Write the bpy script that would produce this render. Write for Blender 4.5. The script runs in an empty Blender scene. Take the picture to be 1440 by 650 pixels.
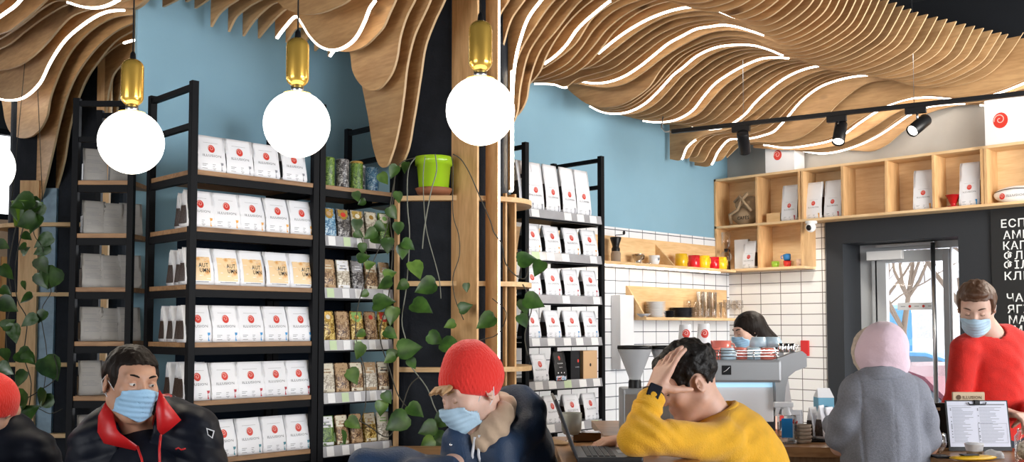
import bpy, bmesh, math, random
import numpy as np
from mathutils import Vector, Matrix
random.seed(7); RNG = np.random.RandomState(7)
sc = bpy.context.scene
COL = sc.collection
# ---------------------------------------------------------------- camera
YAW = math.radians(45.4); PITCH = math.radians(3.0); FPX = 1400.0; CZ = 1.45; CY = 387.0
Fv = Vector((math.cos(YAW), math.sin(YAW), 0)); Rv = Vector((math.sin(YAW), -math.cos(YAW), 0)); Zv = Vector((0, 0, 1))
cam = bpy.data.cameras.new('camera'); cam_o = bpy.data.objects.new('camera', cam); COL.objects.link(cam_o)
cam.lens = 35.0; cam.sensor_width = 36.0; cam.sensor_fit = 'HORIZONTAL'; cam.shift_y = (CY - 325) / 1440.0
cam_o.location = (0, 0, CZ); cam_o.rotation_euler = (math.pi / 2 + PITCH, 0, YAW - math.pi / 2)
cam.clip_start = 0.05; cam.clip_end = 300
sc.camera = cam_o; RZV = YAW - math.pi / 2
# ---------------------------------------------------------------- world, lights, exposure
w = bpy.data.worlds.new('world'); sc.world = w; w.use_nodes = True
bg = w.node_tree.nodes['Background']; bg.inputs[0].default_value = (0.93, 0.96, 1.0, 1); bg.inputs[1].default_value = 2.6
sc.view_settings.view_transform = 'Standard'; sc.view_settings.look = 'None'
sc.view_settings.gamma = 1.0; sc.view_settings.exposure = 0.32; sc.view_settings.use_curve_mapping = False
sun = bpy.data.lights.new('sun', 'SUN'); sun.energy = 5.0; sun.angle = 0.03; sun.color = (1, 0.95, 0.88)
sun_o = bpy.data.objects.new('sun', sun); COL.objects.link(sun_o); sun_o.rotation_euler = (math.radians(50), 0, math.radians(60))
def area(name, loc, target, sx, sy, e, col=(1, 1, 1)):
    l = bpy.data.lights.new(name, 'AREA'); l.shape = 'RECTANGLE'; l.size = sx; l.size_y = sy; l.energy = e; l.color = col
    o = bpy.data.objects.new(name, l); COL.objects.link(o); o.location = loc
    o.rotation_euler = (Vector(target) - Vector(loc)).to_track_quat('-Z', 'Y').to_euler(); return o
# daylight from the tall shop windows in the front wall, behind and right of the camera
area('window_daylight', (5.0, -4.85, 1.9), (4.6, 4, 1.2), 5.4, 2.7, 400, (0.95, 0.97, 1.0))
area('window_daylight', (-3.85, 2.6, 1.9), (4.0, 3.6, 1.4), 3.4, 2.4, 60, (0.95, 0.97, 1.0))
# weak warm fill light added for the coffee bar, no lamp hangs there
area('bar_warm_fill', (6.6, 1.0, 2.7), (7.2, 4.6, 1.1), 1.6, 1.0, 75, (1.0, 0.94, 0.84))

# ---------------------------------------------------------------- projection helpers (a pixel becomes a point at a real distance)
def ray(px, py):
    a = (px - 720) / FPX; b = (CY - py) / FPX
    return Fv * (math.cos(PITCH) - math.sin(PITCH) * b) + Rv * a + Zv * (math.sin(PITCH) + math.cos(PITCH) * b)
def W(px, py, d):
    r = ray(px, py); t = d / r.dot(Fv); return Vector((0, 0, CZ)) + r * t
def onplane(px, py, axis, val):
    r = ray(px, py); o = Vector((0, 0, CZ)); t = (val - o[axis]) / r[axis]; return o + r * t
def V2W(x, d, z): return Rv * x + Fv * d + Zv * z

# ---------------------------------------------------------------- objects
def link(o, parent=None):
    COL.objects.link(o)
    if parent is not None: o.parent = parent
    return o
def tag(o, label=None, cat=None, group=None, kind=None):
    if label: o['label'] = label
    if cat: o['category'] = cat
    if group: o['group'] = group
    if kind: o['kind'] = kind
    return o
def empty(name, loc, rz=0, label=None, cat=None, group=None):
    o = bpy.data.objects.new(name, None); COL.objects.link(o); o.location = loc; o.rotation_euler = (0, 0, rz)
    o.empty_display_size = .05
    return tag(o, label, cat, group)
def mesh_obj(name, verts, faces, mats, parent=None, fm=None, smooth=False, loc=None, rz=0):
    me = bpy.data.meshes.new(name)
    if isinstance(verts, np.ndarray): verts = verts.tolist()
    if isinstance(faces, np.ndarray): faces = faces.tolist()
    me.from_pydata(verts, [], faces); me.update()
    if not isinstance(mats, (list, tuple)): mats = [mats]
    for m in mats: me.materials.append(m)
    if fm is not None: me.polygons.foreach_set('material_index', fm)
    if smooth: me.polygons.foreach_set('use_smooth', [True] * len(me.polygons))
    o = bpy.data.objects.new(name, me); link(o, parent)
    if loc is not None: o.location = loc
    o.rotation_euler = (0, 0, rz)
    return o
class MB:
    """collects shapes, builds ONE mesh object"""
    def __init__(s): s.v = []; s.f = []; s.m = []; s.sm = []
    def add(s, vs, fs, m=0, smooth=False, M=None):
        n = len(s.v)
        for v in vs:
            s.v.append(tuple(M @ Vector(v)) if M is not None else tuple(v))
        for f in fs: s.f.append([i + n for i in f]); s.m.append(m); s.sm.append(smooth)
        return s
    def box(s, x0, x1, y0, y1, z0, z1, m=0, M=None):
        if x0 > x1: x0, x1 = x1, x0
        if y0 > y1: y0, y1 = y1, y0
        if z0 > z1: z0, z1 = z1, z0
        vs = [(x0, y0, z0), (x1, y0, z0), (x1, y1, z0), (x0, y1, z0), (x0, y0, z1), (x1, y0, z1), (x1, y1, z1), (x0, y1, z1)]
        return s.add(vs, [(0, 3, 2, 1), (4, 5, 6, 7), (0, 1, 5, 4), (1, 2, 6, 5), (2, 3, 7, 6), (3, 0, 4, 7)], m, False, M)
    def bbox(s, x0, x1, y0, y1, z0, z1, b=.003, m=0, M=None):
        """bevelled box"""
        if x0 > x1: x0, x1 = x1, x0
        if y0 > y1: y0, y1 = y1, y0
        if z0 > z1: z0, z1 = z1, z0
        bm = bmesh.new(); bmesh.ops.create_cube(bm, size=1)
        for v in bm.verts: v.co = Vector(((x0 + x1) / 2 + v.co.x * (x1 - x0), (y0 + y1) / 2 + v.co.y * (y1 - y0), (z0 + z1) / 2 + v.co.z * (z1 - z0)))
        b = min(b, .45 * min(x1 - x0, y1 - y0, z1 - z0))
        bmesh.ops.bevel(bm, geom=bm.edges[:], offset=b, segments=2, profile=.6, affect='EDGES')
        bm.verts.index_update()
        s.add([v.co[:] for v in bm.verts], [[v.index for v in f.verts] for f in bm.faces], m, False, M); bm.free(); return s
    def lathe(s, prof, n=24, m=0, M=None, cap=True, smooth=True, a0=0, a1=2 * math.pi):
        """prof: list of (r, z)"""
        vs = []; fs = []; full = abs(a1 - a0 - 2 * math.pi) < 1e-6; cnt = n if full else n + 1
        for r, z in prof:
            for i in range(cnt):
                a = a0 + (a1 - a0) * i / n; vs.append((r * math.cos(a), r * math.sin(a), z))
        for j in range(len(prof) - 1):
            for i in range(n):
                k = (i + 1) % cnt; fs.append((j * cnt + i, j * cnt + k, (j + 1) * cnt + k, (j + 1) * cnt + i))
        s.add(vs, fs, m, smooth, M)
        if cap and full:
            for j, rev in ((0, True), (len(prof) - 1, False)):
                if prof[j][0] > 1e-5:
                    ring = [vs[j * cnt + i] for i in range(n)]
                    s.add(ring, [tuple(range(n))[::-1] if rev else tuple(range(n))], m, False, M)
        return s
    def tube(s, pts, r, n=8, m=0, M=None, smooth=True, closed=False):
        pts = [Vector(p) for p in pts]; N = len(pts)
        rs = r if isinstance(r, (list, tuple)) else [r] * N
        vs = []; fs = []; up = None
        for i, p in enumerate(pts):
            if closed: t = pts[(i + 1) % N] - pts[i - 1]
            else: t = pts[min(i + 1, N - 1)] - pts[max(i - 1, 0)]
            t.normalize()
            if up is None: up = t.orthogonal().normalized()
            up = (up - t * up.dot(t));
            up = up.normalized() if up.length > 1e-6 else t.orthogonal().normalized()
            b = t.cross(up)
            for k in range(n):
                a = 2 * math.pi * k / n; vs.append(tuple(p + (up * math.cos(a) + b * math.sin(a)) * rs[i]))
        for i in range(N if closed else N - 1):
            j = (i + 1) % N
            for k in range(n):
                l = (k + 1) % n; fs.append((i * n + k, i * n + l, j * n + l, j * n + k))
        if not closed: fs.append(tuple(range(n))[::-1]); fs.append(tuple((N - 1) * n + k for k in range(n)))
        return s.add(vs, fs, m, smooth, M)
    def prism(s, poly, z0, z1, m=0, M=None, smooth=False):
        """poly in xy (ccw), extruded z0..z1"""
        n = len(poly); vs = [(x, y, z0) for x, y in poly] + [(x, y, z1) for x, y in poly]
        fs = [(i, (i + 1) % n, n + (i + 1) % n, n + i) for i in range(n)]
        s.add(vs, fs, m, smooth, M); s.add(vs, [tuple(range(n))[::-1], tuple(range(n, 2 * n))], m, False, M); return s
    def sphere(s, c, r, n=16, m=0, M=None):
        rx, ry, rz = r if isinstance(r, (tuple, list)) else (r, r, r)
        h = max(n // 2, 4); vs = []; fs = []
        for j in range(h + 1):
            t = math.pi * j / h
            for i in range(n):
                a = 2 * math.pi * i / n; vs.append((c[0] + rx * math.sin(t) * math.cos(a), c[1] + ry * math.sin(t) * math.sin(a), c[2] - rz * math.cos(t)))
        for j in range(h):
            for i in range(n):
                k = (i + 1) % n; fs.append((j * n + i, j * n + k, (j + 1) * n + k, (j + 1) * n + i))
        return s.add(vs, fs, m, True, M)
    def build(s, name, mats, parent=None, loc=None, rz=0):
        o = mesh_obj(name, s.v, s.f, mats, parent, fm=s.m, loc=loc, rz=rz)
        o.data.polygons.foreach_set('use_smooth', s.sm); return o
def dup(root, loc=None, rz=None, label=None, group=None, cat=None):
    r = root.copy(); COL.objects.link(r)
    if loc is not None: r.location = loc
    if rz is not None: r.rotation_euler = (r.rotation_euler[0], r.rotation_euler[1], rz)
    if label: r['label'] = label
    if group: r['group'] = group
    for ch in list(root.children):
        c = ch.copy(); COL.objects.link(c); c.parent = r; c.matrix_parent_inverse = ch.matrix_parent_inverse.copy()
        for g in ch.children:
            d = g.copy(); COL.objects.link(d); d.parent = c
    return r
# ---------------------------------------------------------------- materials
def new_mat(name):
    m = bpy.data.materials.new(name); m.use_nodes = True; nt = m.node_tree; return m, nt, nt.nodes['Principled BSDF']
def mat(name, col, rough=.5, metal=0, bump=0, bscale=60, var=0, vscale=8, emit=0, trans=0, spec=None, sheen=0, stretch=None, ior=None, coat=0):
    m, nt, b = new_mat(name); N = nt.nodes; L = nt.links
    b.inputs['Base Color'].default_value = (*col, 1); b.inputs['Roughness'].default_value = rough; b.inputs['Metallic'].default_value = metal
    if spec is not None: b.inputs['Specular IOR Level'].default_value = spec
    if sheen: b.inputs['Sheen Weight'].default_value = sheen
    if ior: b.inputs['IOR'].default_value = ior
    if coat: b.inputs['Coat Weight'].default_value = coat
    if trans: b.inputs['Transmission Weight'].default_value = trans
    if emit: b.inputs['Emission Color'].default_value = (*col, 1); b.inputs['Emission Strength'].default_value = emit
    if bump or var:
        tc = N.new('ShaderNodeTexCoord'); mp = N.new('ShaderNodeMapping'); L.new(tc.outputs['Object'], mp.inputs[0])
        if stretch: mp.inputs['Scale'].default_value = stretch
    if bump:
        n = N.new('ShaderNodeTexNoise'); n.inputs['Scale'].default_value = bscale; n.inputs['Detail'].default_value = 3; L.new(mp.outputs[0], n.inputs[0])
        bp = N.new('ShaderNodeBump'); bp.inputs['Strength'].default_value = bump; bp.inputs['Distance'].default_value = .004
        L.new(n.outputs['Fac'], bp.inputs['Height']); L.new(bp.outputs[0], b.inputs['Normal'])
    if var:
        n = N.new('ShaderNodeTexNoise'); n.inputs['Scale'].default_value = vscale; n.inputs['Detail'].default_value = 4; L.new(mp.outputs[0], n.inputs[0])
        cr = N.new('ShaderNodeValToRGB'); cr.color_ramp.elements[0].position = .3; cr.color_ramp.elements[1].position = .7
        cr.color_ramp.elements[0].color = (*[max(0, c * (1 - var)) for c in col], 1); cr.color_ramp.elements[1].color = (*[min(1, c * (1 + var)) for c in col], 1)
        L.new(n.outputs['Fac'], cr.inputs[0]); L.new(cr.outputs[0], b.inputs['Base Color'])
    return m
def wood(name, c0, c1, dark, axis='Y', rough=.55, knots=True, scale=1.0, tone=.16):
    """grain runs along axis"""
    m, nt, b = new_mat(name); N = nt.nodes; L = nt.links
    tc = N.new('ShaderNodeTexCoord'); mp = N.new('ShaderNodeMapping'); oi = N.new('ShaderNodeObjectInfo')
    L.new(tc.outputs['Object'], mp.inputs[0])
    cmb = N.new('ShaderNodeCombineXYZ'); mu = N.new('ShaderNodeMath'); mu.operation = 'MULTIPLY'; mu.inputs[1].default_value = 37.0
    L.new(oi.outputs['Random'], mu.inputs[0]); L.new(mu.outputs[0], cmb.inputs[0]); L.new(mu.outputs[0], cmb.inputs[2]); L.new(cmb.outputs[0], mp.inputs['Location'])
    s = {'X': (1.2, 9, 9), 'Y': (9, 1.2, 9), 'Z': (9, 9, 1.2)}[axis]
    mp.inputs['Scale'].default_value = [k * scale for k in s]
    n1 = N.new('ShaderNodeTexNoise'); n1.inputs['Scale'].default_value = 1.1; n1.inputs['Detail'].default_value = 6; n1.inputs['Distortion'].default_value = .8; L.new(mp.outputs[0], n1.inputs[0])
    n2 = N.new('ShaderNodeTexNoise'); n2.inputs['Scale'].default_value = 7; n2.inputs['Detail'].default_value = 5; L.new(mp.outputs[0], n2.inputs[0])
    mx = N.new('ShaderNodeMath'); mx.operation = 'MULTIPLY_ADD'; mx.inputs[1].default_value = .45; L.new(n2.outputs['Fac'], mx.inputs[0])
    mm = N.new('ShaderNodeMath'); mm.operation = 'MULTIPLY'; mm.inputs[1].default_value = .6; L.new(n1.outputs['Fac'], mm.inputs[0]); L.new(mm.outputs[0], mx.inputs[2])
    cr = N.new('ShaderNodeValToRGB'); e = cr.color_ramp.elements; e[0].position = .36; e[0].color = (*c0, 1); e[1].position = .66; e[1].color = (*c1, 1)
    L.new(mx.outputs[0], cr.inputs[0]); out = cr.outputs[0]
    if knots:
        mk = N.new('ShaderNodeMapping'); L.new(tc.outputs['Object'], mk.inputs[0]); L.new(cmb.outputs[0], mk.inputs['Location'])
        mk.inputs['Scale'].default_value = {'X': (1.6, 3, 3), 'Y': (3, 1.6, 3), 'Z': (3, 3, 1.6)}[axis]
        vo = N.new('ShaderNodeTexVoronoi'); vo.inputs['Scale'].default_value = 1.0; L.new(mk.outputs[0], vo.inputs[0])
        kr = N.new('ShaderNodeValToRGB'); kr.color_ramp.elements[0].position = .045; kr.color_ramp.elements[0].color = (.8, .8, .8, 1); kr.color_ramp.elements[1].position = .12; kr.color_ramp.elements[1].color = (0, 0, 0, 1)
        L.new(vo.outputs['Distance'], kr.inputs[0])
        mix = N.new('ShaderNodeMixRGB'); mix.inputs[2].default_value = (*dark, 1); L.new(kr.outputs[0], mix.inputs[0]); L.new(out, mix.inputs[1]); out = mix.outputs[0]
    # each board its own tone
    hv = N.new('ShaderNodeHueSaturation'); mr = N.new('ShaderNodeMapRange'); mr.inputs['To Min'].default_value = 1 - tone; mr.inputs['To Max'].default_value = 1 + tone
    L.new(oi.outputs['Random'], mr.inputs['Value']); L.new(mr.outputs[0], hv.inputs['Value']); L.new(out, hv.inputs['Color']); L.new(hv.outputs[0], b.inputs['Base Color'])
    b.inputs['Roughness'].default_value = rough
    bp = N.new('ShaderNodeBump'); bp.inputs['Strength'].default_value = .15; bp.inputs['Distance'].default_value = .003; L.new(n2.outputs['Fac'], bp.inputs['Height']); L.new(bp.outputs[0], b.inputs['Normal'])
    return m
def glass(name, col=(1, 1, 1), rough=0.0, ior=1.2, alpha=.25):
    """thin glass: mostly see-through with a glossy film"""
    m, nt, b = new_mat(name); N = nt.nodes; L = nt.links
    N.remove(b); tr = N.new('ShaderNodeBsdfTransparent'); tr.inputs[0].default_value = (*col, 1)
    gl = N.new('ShaderNodeBsdfGlossy'); gl.inputs['Roughness'].default_value = max(rough, .03)
    fr = N.new('ShaderNodeLayerWeight'); fr.inputs['Blend'].default_value = alpha
    mix = N.new('ShaderNodeMixShader'); L.new(fr.outputs['Facing'], mix.inputs[0]); L.new(tr.outputs[0], mix.inputs[1]); L.new(gl.outputs[0], mix.inputs[2])
    L.new(mix.outputs[0], N['Material Output'].inputs[0]); return m
def tiles(name, c1, c2, mortar, bw, rh, off, swap):
    m, nt, b = new_mat(name); N = nt.nodes; L = nt.links
    tc = N.new('ShaderNodeTexCoord'); sp = N.new('ShaderNodeSeparateXYZ'); cb = N.new('ShaderNodeCombineXYZ'); L.new(tc.outputs['Object'], sp.inputs[0])
    L.new(sp.outputs['Y' if swap else 'X'], cb.inputs[0]); L.new(sp.outputs['Z'], cb.inputs[1])
    br = N.new('ShaderNodeTexBrick'); br.offset = off; br.squash = 1; L.new(cb.outputs[0], br.inputs[0])
    br.inputs['Color1'].default_value = (*c1, 1); br.inputs['Color2'].default_value = (*c2, 1); br.inputs['Mortar'].default_value = (*mortar, 1)
    br.inputs['Scale'].default_value = 1; br.inputs['Brick Width'].default_value = bw; br.inputs['Row Height'].default_value = rh; br.inputs['Mortar Size'].default_value = .0038; br.inputs['Mortar Smooth'].default_value = .1
    L.new(br.outputs['Color'], b.inputs['Base Color']); b.inputs['Roughness'].default_value = .18
    bp = N.new('ShaderNodeBump'); bp.inputs['Strength'].default_value = .5; bp.inputs['Distance'].default_value = .002; bp.invert = True; L.new(br.outputs['Fac'], bp.inputs['Height']); L.new(bp.outputs[0], b.inputs['Normal'])
    return m
M = {}
M['ply'] = wood('plywood', (.38, .205, .082), (.60, .365, .17), (.07, .03, .012), 'Y', tone=.2)
M['ply_edge'] = mat('plywood_cut_edge', (.56, .39, .22), .6)
M['ply_v'] = wood('plywood_vertical', (.52, .29, .12), (.74, .47, .23), (.12, .05, .02), 'Z')
M['ply_x'] = wood('plywood_shelf', (.62, .38, .17), (.80, .55, .29), (.2, .09, .03), 'X', knots=False, tone=.06)
M['ply_c'] = wood('plywood_cubby', (.68, .44, .22), (.84, .62, .36), (.3, .15, .06), 'Y', tone=.05)
M['oak'] = wood('brown_oak', (.17, .085, .035), (.36, .20, .09), (.05, .02, .01), 'X', knots=True, tone=.1)
M['table'] = wood('table_wood', (.22, .10, .04), (.46, .25, .11), (.06, .02, .01), 'X', knots=True, rough=.35, tone=.08)
M['steel_black'] = mat('black_steel', (.004, .0045, .006), .55, 0.0, bump=.05, bscale=200, spec=.12)
M['blue_wall'] = mat('blue_wall_paint', (.225, .40, .51), .75, bump=.06, bscale=300, var=.04, vscale=2)
M['black_ceiling'] = mat('black_ceiling_paint', (.006, .008, .012), .9)
M['dark_column'] = mat('dark_column_plaster', (.016, .019, .025), .7, spec=.15, bump=.7, bscale=55, var=.15, vscale=12)
M['grey_wall'] = mat('light_grey_plaster', (.50, .48, .45), .8, var=.03)
M['dark_frame'] = mat('dark_grey_portal', (.030, .033, .038), .55, spec=.2, bump=.1, bscale=150)
M['door_grey'] = mat('grey_door_frame', (.42, .44, .46), .4)
M['floor'] = mat('grey_floor', (.20, .18, .16), .5, var=.15, vscale=3)
M['white'] = mat('white_matt', (.80, .80, .82), .55)
M['white_gloss'] = mat('white_gloss', (.82, .82, .82), .2)
M['bag_white'] = mat('white_bag_foil', (.80, .81, .85), .38, bump=.25, bscale=22, spec=.4)
M['bag_grey'] = mat('grey_bag_back', (.33, .325, .32), .45, bump=.35, bscale=22, var=.08)
M['beans'] = mat('coffee_beans_window', (.035, .018, .012), .35, bump=.9, bscale=120)
M['black'] = mat('black_plastic', (.007, .007, .008), .4, spec=.25)
M['red'] = mat('red_print', (.62, .035, .02), .5)
M['print_grey'] = mat('grey_print', (.22, .23, .25), .6)
M['led'] = mat('led_light', (1, .93, .82), .5, emit=7)
M['chrome'] = mat('chrome', (.75, .75, .76), .12, 1)
M['steel'] = mat('brushed_steel', (.52, .53, .55), .3, 1, bump=.05, bscale=80)
M['glass'] = glass('clear_glass')
M['tile_back'] = tiles('square_white_tiles', (.74, .76, .78), (.80, .81, .83), (.10, .11, .13), .187, .1085, 0, False)
M['tile_side'] = tiles('long_white_tiles', (.80, .79, .78), (.84, .83, .81), (.16, .14, .13), .21, .098, 0, True)
# ---------------------------------------------------------------- text
_tx = {}
def text2d(s, bold=False):
    """lettering as 2D outline mesh, cached; returns (verts Nx2, faces), height ~0.7 for size 1"""
    if s in _tx: return _tx[s]
    c = bpy.data.curves.new('t', 'FONT'); c.body = s; c.size = 1; c.resolution_u = 2; c.space_character = 1.12; c.space_line = .9
    c.offset = .012 if bold else 0
    o = bpy.data.objects.new('t', c); COL.objects.link(o); bpy.context.view_layer.update()
    me = bpy.data.meshes.new_from_object(o.evaluated_get(bpy.context.evaluated_depsgraph_get()))
    v = np.array([x.co[:2] for x in me.vertices]) if len(me.vertices) else np.zeros((0, 2)); f = [list(p.vertices) for p in me.polygons]
    bpy.data.objects.remove(o); bpy.data.curves.remove(c); bpy.data.meshes.remove(me); _tx[s] = (v, f); return _tx[s]
def put_text(mb, s, x0, z0, h, width=None, centre=False, fn=None, m=0, bold=False):
    v, f = text2d(s, bold)
    if not len(v): return
    v = v.copy(); k = h / .7; wd = v[:, 0].max() - v[:, 0].min(); kx = k if width is None else width / wd
    v[:, 0] = (v[:, 0] - v[:, 0].min()) * kx; v[:, 1] *= k
    if centre: v[:, 0] -= v[:, 0].max() / 2
    v[:, 0] += x0; v[:, 1] += z0
    mb.add([fn(a, b) for a, b in v], f, m)
def put_rect(mb, x0, x1, z0, z1, fn, m=0, nx=2, nz=3):
    vs = [fn(x0 + (x1 - x0) * i / nx, z0 + (z1 - z0) * j / nz) for j in range(nz + 1) for i in range(nx + 1)]
    fs = [(j * (nx + 1) + i, j * (nx + 1) + i + 1, (j + 1) * (nx + 1) + i + 1, (j + 1) * (nx + 1) + i) for j in range(nz) for i in range(nx)]
    mb.add(vs, fs, m)
def put_disc(mb, x, z, rx, rz, fn, m=0, n=18):
    mb.add([fn(x, z)] + [fn(x + rx * math.cos(2 * math.pi * i / n), z + rz * math.sin(2 * math.pi * i / n)) for i in range(n)], [(0, i + 1, (i + 1) % n + 1) for i in range(n)], m)
def put_spiral(mb, x, z, r, fn, m=1, w=.12):
    n = 26; vs = []
    for i in range(n):
        t = i / (n - 1); a = 1.2 + t * 8.5; rr = r * (.12 + .66 * t)
        for s in (-1, 1): vs.append(fn(x + (rr + s * r * w * .5) * math.cos(a), z + (rr + s * r * w * .5) * math.sin(a) * 1.05))
    mb.add(vs, [(2 * i, 2 * i + 1, 2 * i + 3, 2 * i + 2) for i in range(n - 1)], m)
M['rose_line'] = mat('pale_rose_line', (.85, .55, .50), .5)
def logo(mb, x, z, r, fn, m=0, m2=1):
    put_disc(mb, x, z, r, r * 1.12, fn, m)
    f2 = lambda a, b: fn(a, b, .0006) if fn.__code__.co_argcount > 2 else fn(a, b)
    put_spiral(mb, x - r * .1, z + r * .12, r, f2, m2)
# ================================================================ the setting
YB = 5.4; XR = 8.28
def struct(name, mb, mats, label=None):
    o = mb.build(name, mats); o['kind'] = 'structure'
    if label: o['label'] = label
    return o
struct('floor', MB().box(-4, XR, -5, 8.9, -.1, 0), M['floor'])
struct('ceiling', MB().box(-4, XR + .15, -5, 9.05, 4.2, 4.3), M['black_ceiling'])
struct('wall_front', MB().box(-4, XR, -5.14, -5, 0, .5).box(-4, XR, -5.14, -5, 3.3, 4.2).box(-4, 2.2, -5.14, -5, .5, 3.3).box(7.8, XR, -5.14, -5, .5, 3.3), M['grey_wall'], 'front wall with shop windows')
struct('wall_side', MB().box(-4.14, -4, -5, 9.05, 0, .6).box(-4.14, -4, -5, 9.05, 3.2, 4.2).box(-4.14, -4, -5, .8, .6, 3.2).box(-4.14, -4, 4.4, 9.05, .6, 3.2), M['grey_wall'], 'left side wall with shop window')
struct('wall_back', MB().box(2.372, XR + .15, YB, YB + .03, 0, 4.2), M['blue_wall'], 'blue painted back wall behind the shelving')
struct('wall_back_tiles', MB().box(4.9, XR, YB - .012, YB - .001, 0.0, 2.30), M['tile_back'], 'white square tiles on the lower back wall')
# right wall with the door portal opening
struct('wall_right', MB().box(XR, XR + .14, 4.36, YB, 0, 4.2).box(XR, XR + .14, -5, 3.2, 0, 4.2).box(XR, XR + .14, 3.2, 4.36, 2.36, 4.2), M['grey_wall'], 'light grey wall above the cubbyholes')
struct('wall_right_tiles', MB().box(XR - .012, XR - .001, 4.38, YB - .012, 0, 1.97).box(XR - .012, XR - .001, 4.38, 4.50, 1.97, 2.385), M['tile_side'], 'long white tiles beside the door')
# dark portal round the door
struct('wall_right_upper', MB().box(XR - .02, XR - .001, -5, YB, 3.62, 4.2), M['black_ceiling'], 'black top of the right wall')  # right wall turns black above the fins
P = MB()
P.box(XR - .03, XR + .02, -1.5, 3.20, 0, 2.40).box(XR - .03, XR + .02, 4.20, 4.36, 0, 2.40).box(XR - .03, XR + .02, 3.20, 4.20, 2.19, 2.40)
P.box(XR + .02, XR + .42, 4.20, 4.36, 0, 2.40).box(XR + .02, XR + .42, 3.05, 3.20, 0, 2.40).box(XR + .02, XR + .42, 3.20, 4.20, 2.19, 2.40)
struct('trim_1', P, M['dark_frame'], 'dark grey portal and panelling around the glass door')
# door: frame, leaf, glass
XD = XR + .30
door = empty('door_1', (XD, 0, 0)); door['kind'] = 'structure'
f = MB().box(0, .06, 4.09, 4.20, 0, 2.19).box(0, .06, 3.20, 3.24, 0, 2.19).box(0, .06, 3.24, 4.09, 2.13, 2.19); f.build('door_frame', M['door_grey'], door)
y0 = 3.40; y1 = 4.08
f = MB().bbox(-.03, .03, y1 - .13, y1, 0, 2.12).bbox(-.03, .03, y0, y0 + .05, 0, 2.12).bbox(-.03, .03, y0 + .05, y1 - .13, 2.02, 2.12).bbox(-.03, .03, y0 + .05, y1 - .13, 0, .12)
f.bbox(-.03, .03, y1 - .05, y1 - .03, 0.02, 2.10)
f.build('door_leaf', M['door_grey'], door)
MB().box(-.004, .004, y0 + .05, y1 - .13, .12, 2.02).build('pane', M['glass'], door)
MB().box(-.004, .004, 3.24, 3.39, .02, 2.13).build('side_pane', M['glass'], door)
MB().bbox(.0, .03, 3.385, 3.40, 0, 2.13).build('glazing_bar', M['white'], door)
h = MB().tube([(-.10, y0 + .10, .35), (-.10, y0 + .10, 2.17)], .019, 14).tube([(-.10, y0 + .10, .6), (-.02, y0 + .10, .6)], .01).tube([(-.10, y0 + .10, 1.98), (-.02, y0 + .10, 1.98)], .01)
h.build('handle', M['steel'], door)
f = MB().bbox(-.09, -.03, 3.78, 4.10, 2.045, 2.125, .006).build('door_closer', M['white_gloss'], door)
MB().bbox(-.075, -.045, 3.50, 4.02, 2.155, 2.185, .004).build('closer_arm', M['steel'], door)
M['sticker'] = mat('frosted_strip', (.86, .88, .90), .5)
st = MB(); fn = lambda a, b, e=0: (-.006 - e, a, b)
st.box(-.006, -.005, 3.53, 3.86, 1.60, 1.665)
for yy in (3.63, 3.75): put_disc(st, yy, 1.632, .012, .012, lambda a, b: (-.0075, a, b), 1)
for yy in (3.57, 3.69, 3.81): put_rect(st, yy - .02, yy + .02, 1.629, 1.634, lambda a, b: (-.0075, a, b), 2)
st.build('glass_sticker', [M['sticker'], M['red'], M['print_grey']], door)
# wall on the far left with a big window
M['orange_slat'] = wood('amber_slats', (.45, .20, .05), (.66, .36, .12), (.1, .03, .01), 'Z', tone=.1)
struct('wall_left', MB().box(2.98, 6, 8.9, 9.05, 0, 4.2).box(-4, 2.98, 8.9, 9.05, 3.12, 4.2), M['black_ceiling'], 'dark far wall around the shop window')
struct('wall_left_lower', MB().box(-4, 2.98, 8.9, 9.05, 0, 2.35), mat('tan_panelling', (.42, .28, .17), .6), 'tan panelled wall below the far left window')
wn = empty('window_1', (0, 8.95, 0)); wn['kind'] = 'structure'
f = MB()
for x in (-3.9, -2.6, -1.3, 0, 1.3, 2.95): f.box(x - .03, x + .03, -.03, .03, 2.35, 3.12)
f.box(-3.9, 2.95, -.03, .03, 2.35, 2.40).box(-3.9, 2.95, -.03, .03, 3.07, 3.12); f.build('window_frame', M['steel_black'], wn)
MB().box(-3.9, 2.95, -.004, .004, 2.40, 3.07).build('pane', M['glass'], wn)
M['snow'] = mat('snowy_ground', (.80, .82, .86), .8, var=.1, vscale=.6)
struct('ground_outside', MB().box(-60, 90, -60, 90, -.52, -.42), M['snow'], 'pale snowy ground outside')
# ================================================================ the plywood fin ceiling
S_ = .0145
def prof_px(X, pts):
    q = [onplane(px, py, 0, X) for px, py in pts]; q = [(p.y, p.z) for p in q]; q.sort(); return q
def smooth_prof(q, n=150, k=3):
    y = np.array([a for a, b in q]); z = np.array([b for a, b in q])
    for i in range(1, len(y)):
        if y[i] <= y[i - 1]: y[i] = y[i - 1] + 1e-4
    # parametrise by arc length so steep sides keep their shape; Catmull-Rom through the points
    s = np.r_[0, np.cumsum(np.hypot(np.diff(y), np.diff(z)))]; t = np.linspace(0, s[-1], n)
    def cr(v):
        m = np.gradient(v, s); i = np.clip(np.searchsorted(s, t, 'right') - 1, 0, len(s) - 2); h = s[i + 1] - s[i]; u = (t - s[i]) / h
        return (2 * u**3 - 3 * u**2 + 1) * v[i] + (u**3 - 2 * u**2 + u) * h * m[i] + (-2 * u**3 + 3 * u**2) * v[i + 1] + (u**3 - u**2) * h * m[i + 1]
    yy = np.maximum.accumulate(cr(y)); zz = cr(z)
    return yy, zz
fin_n = [0]
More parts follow.
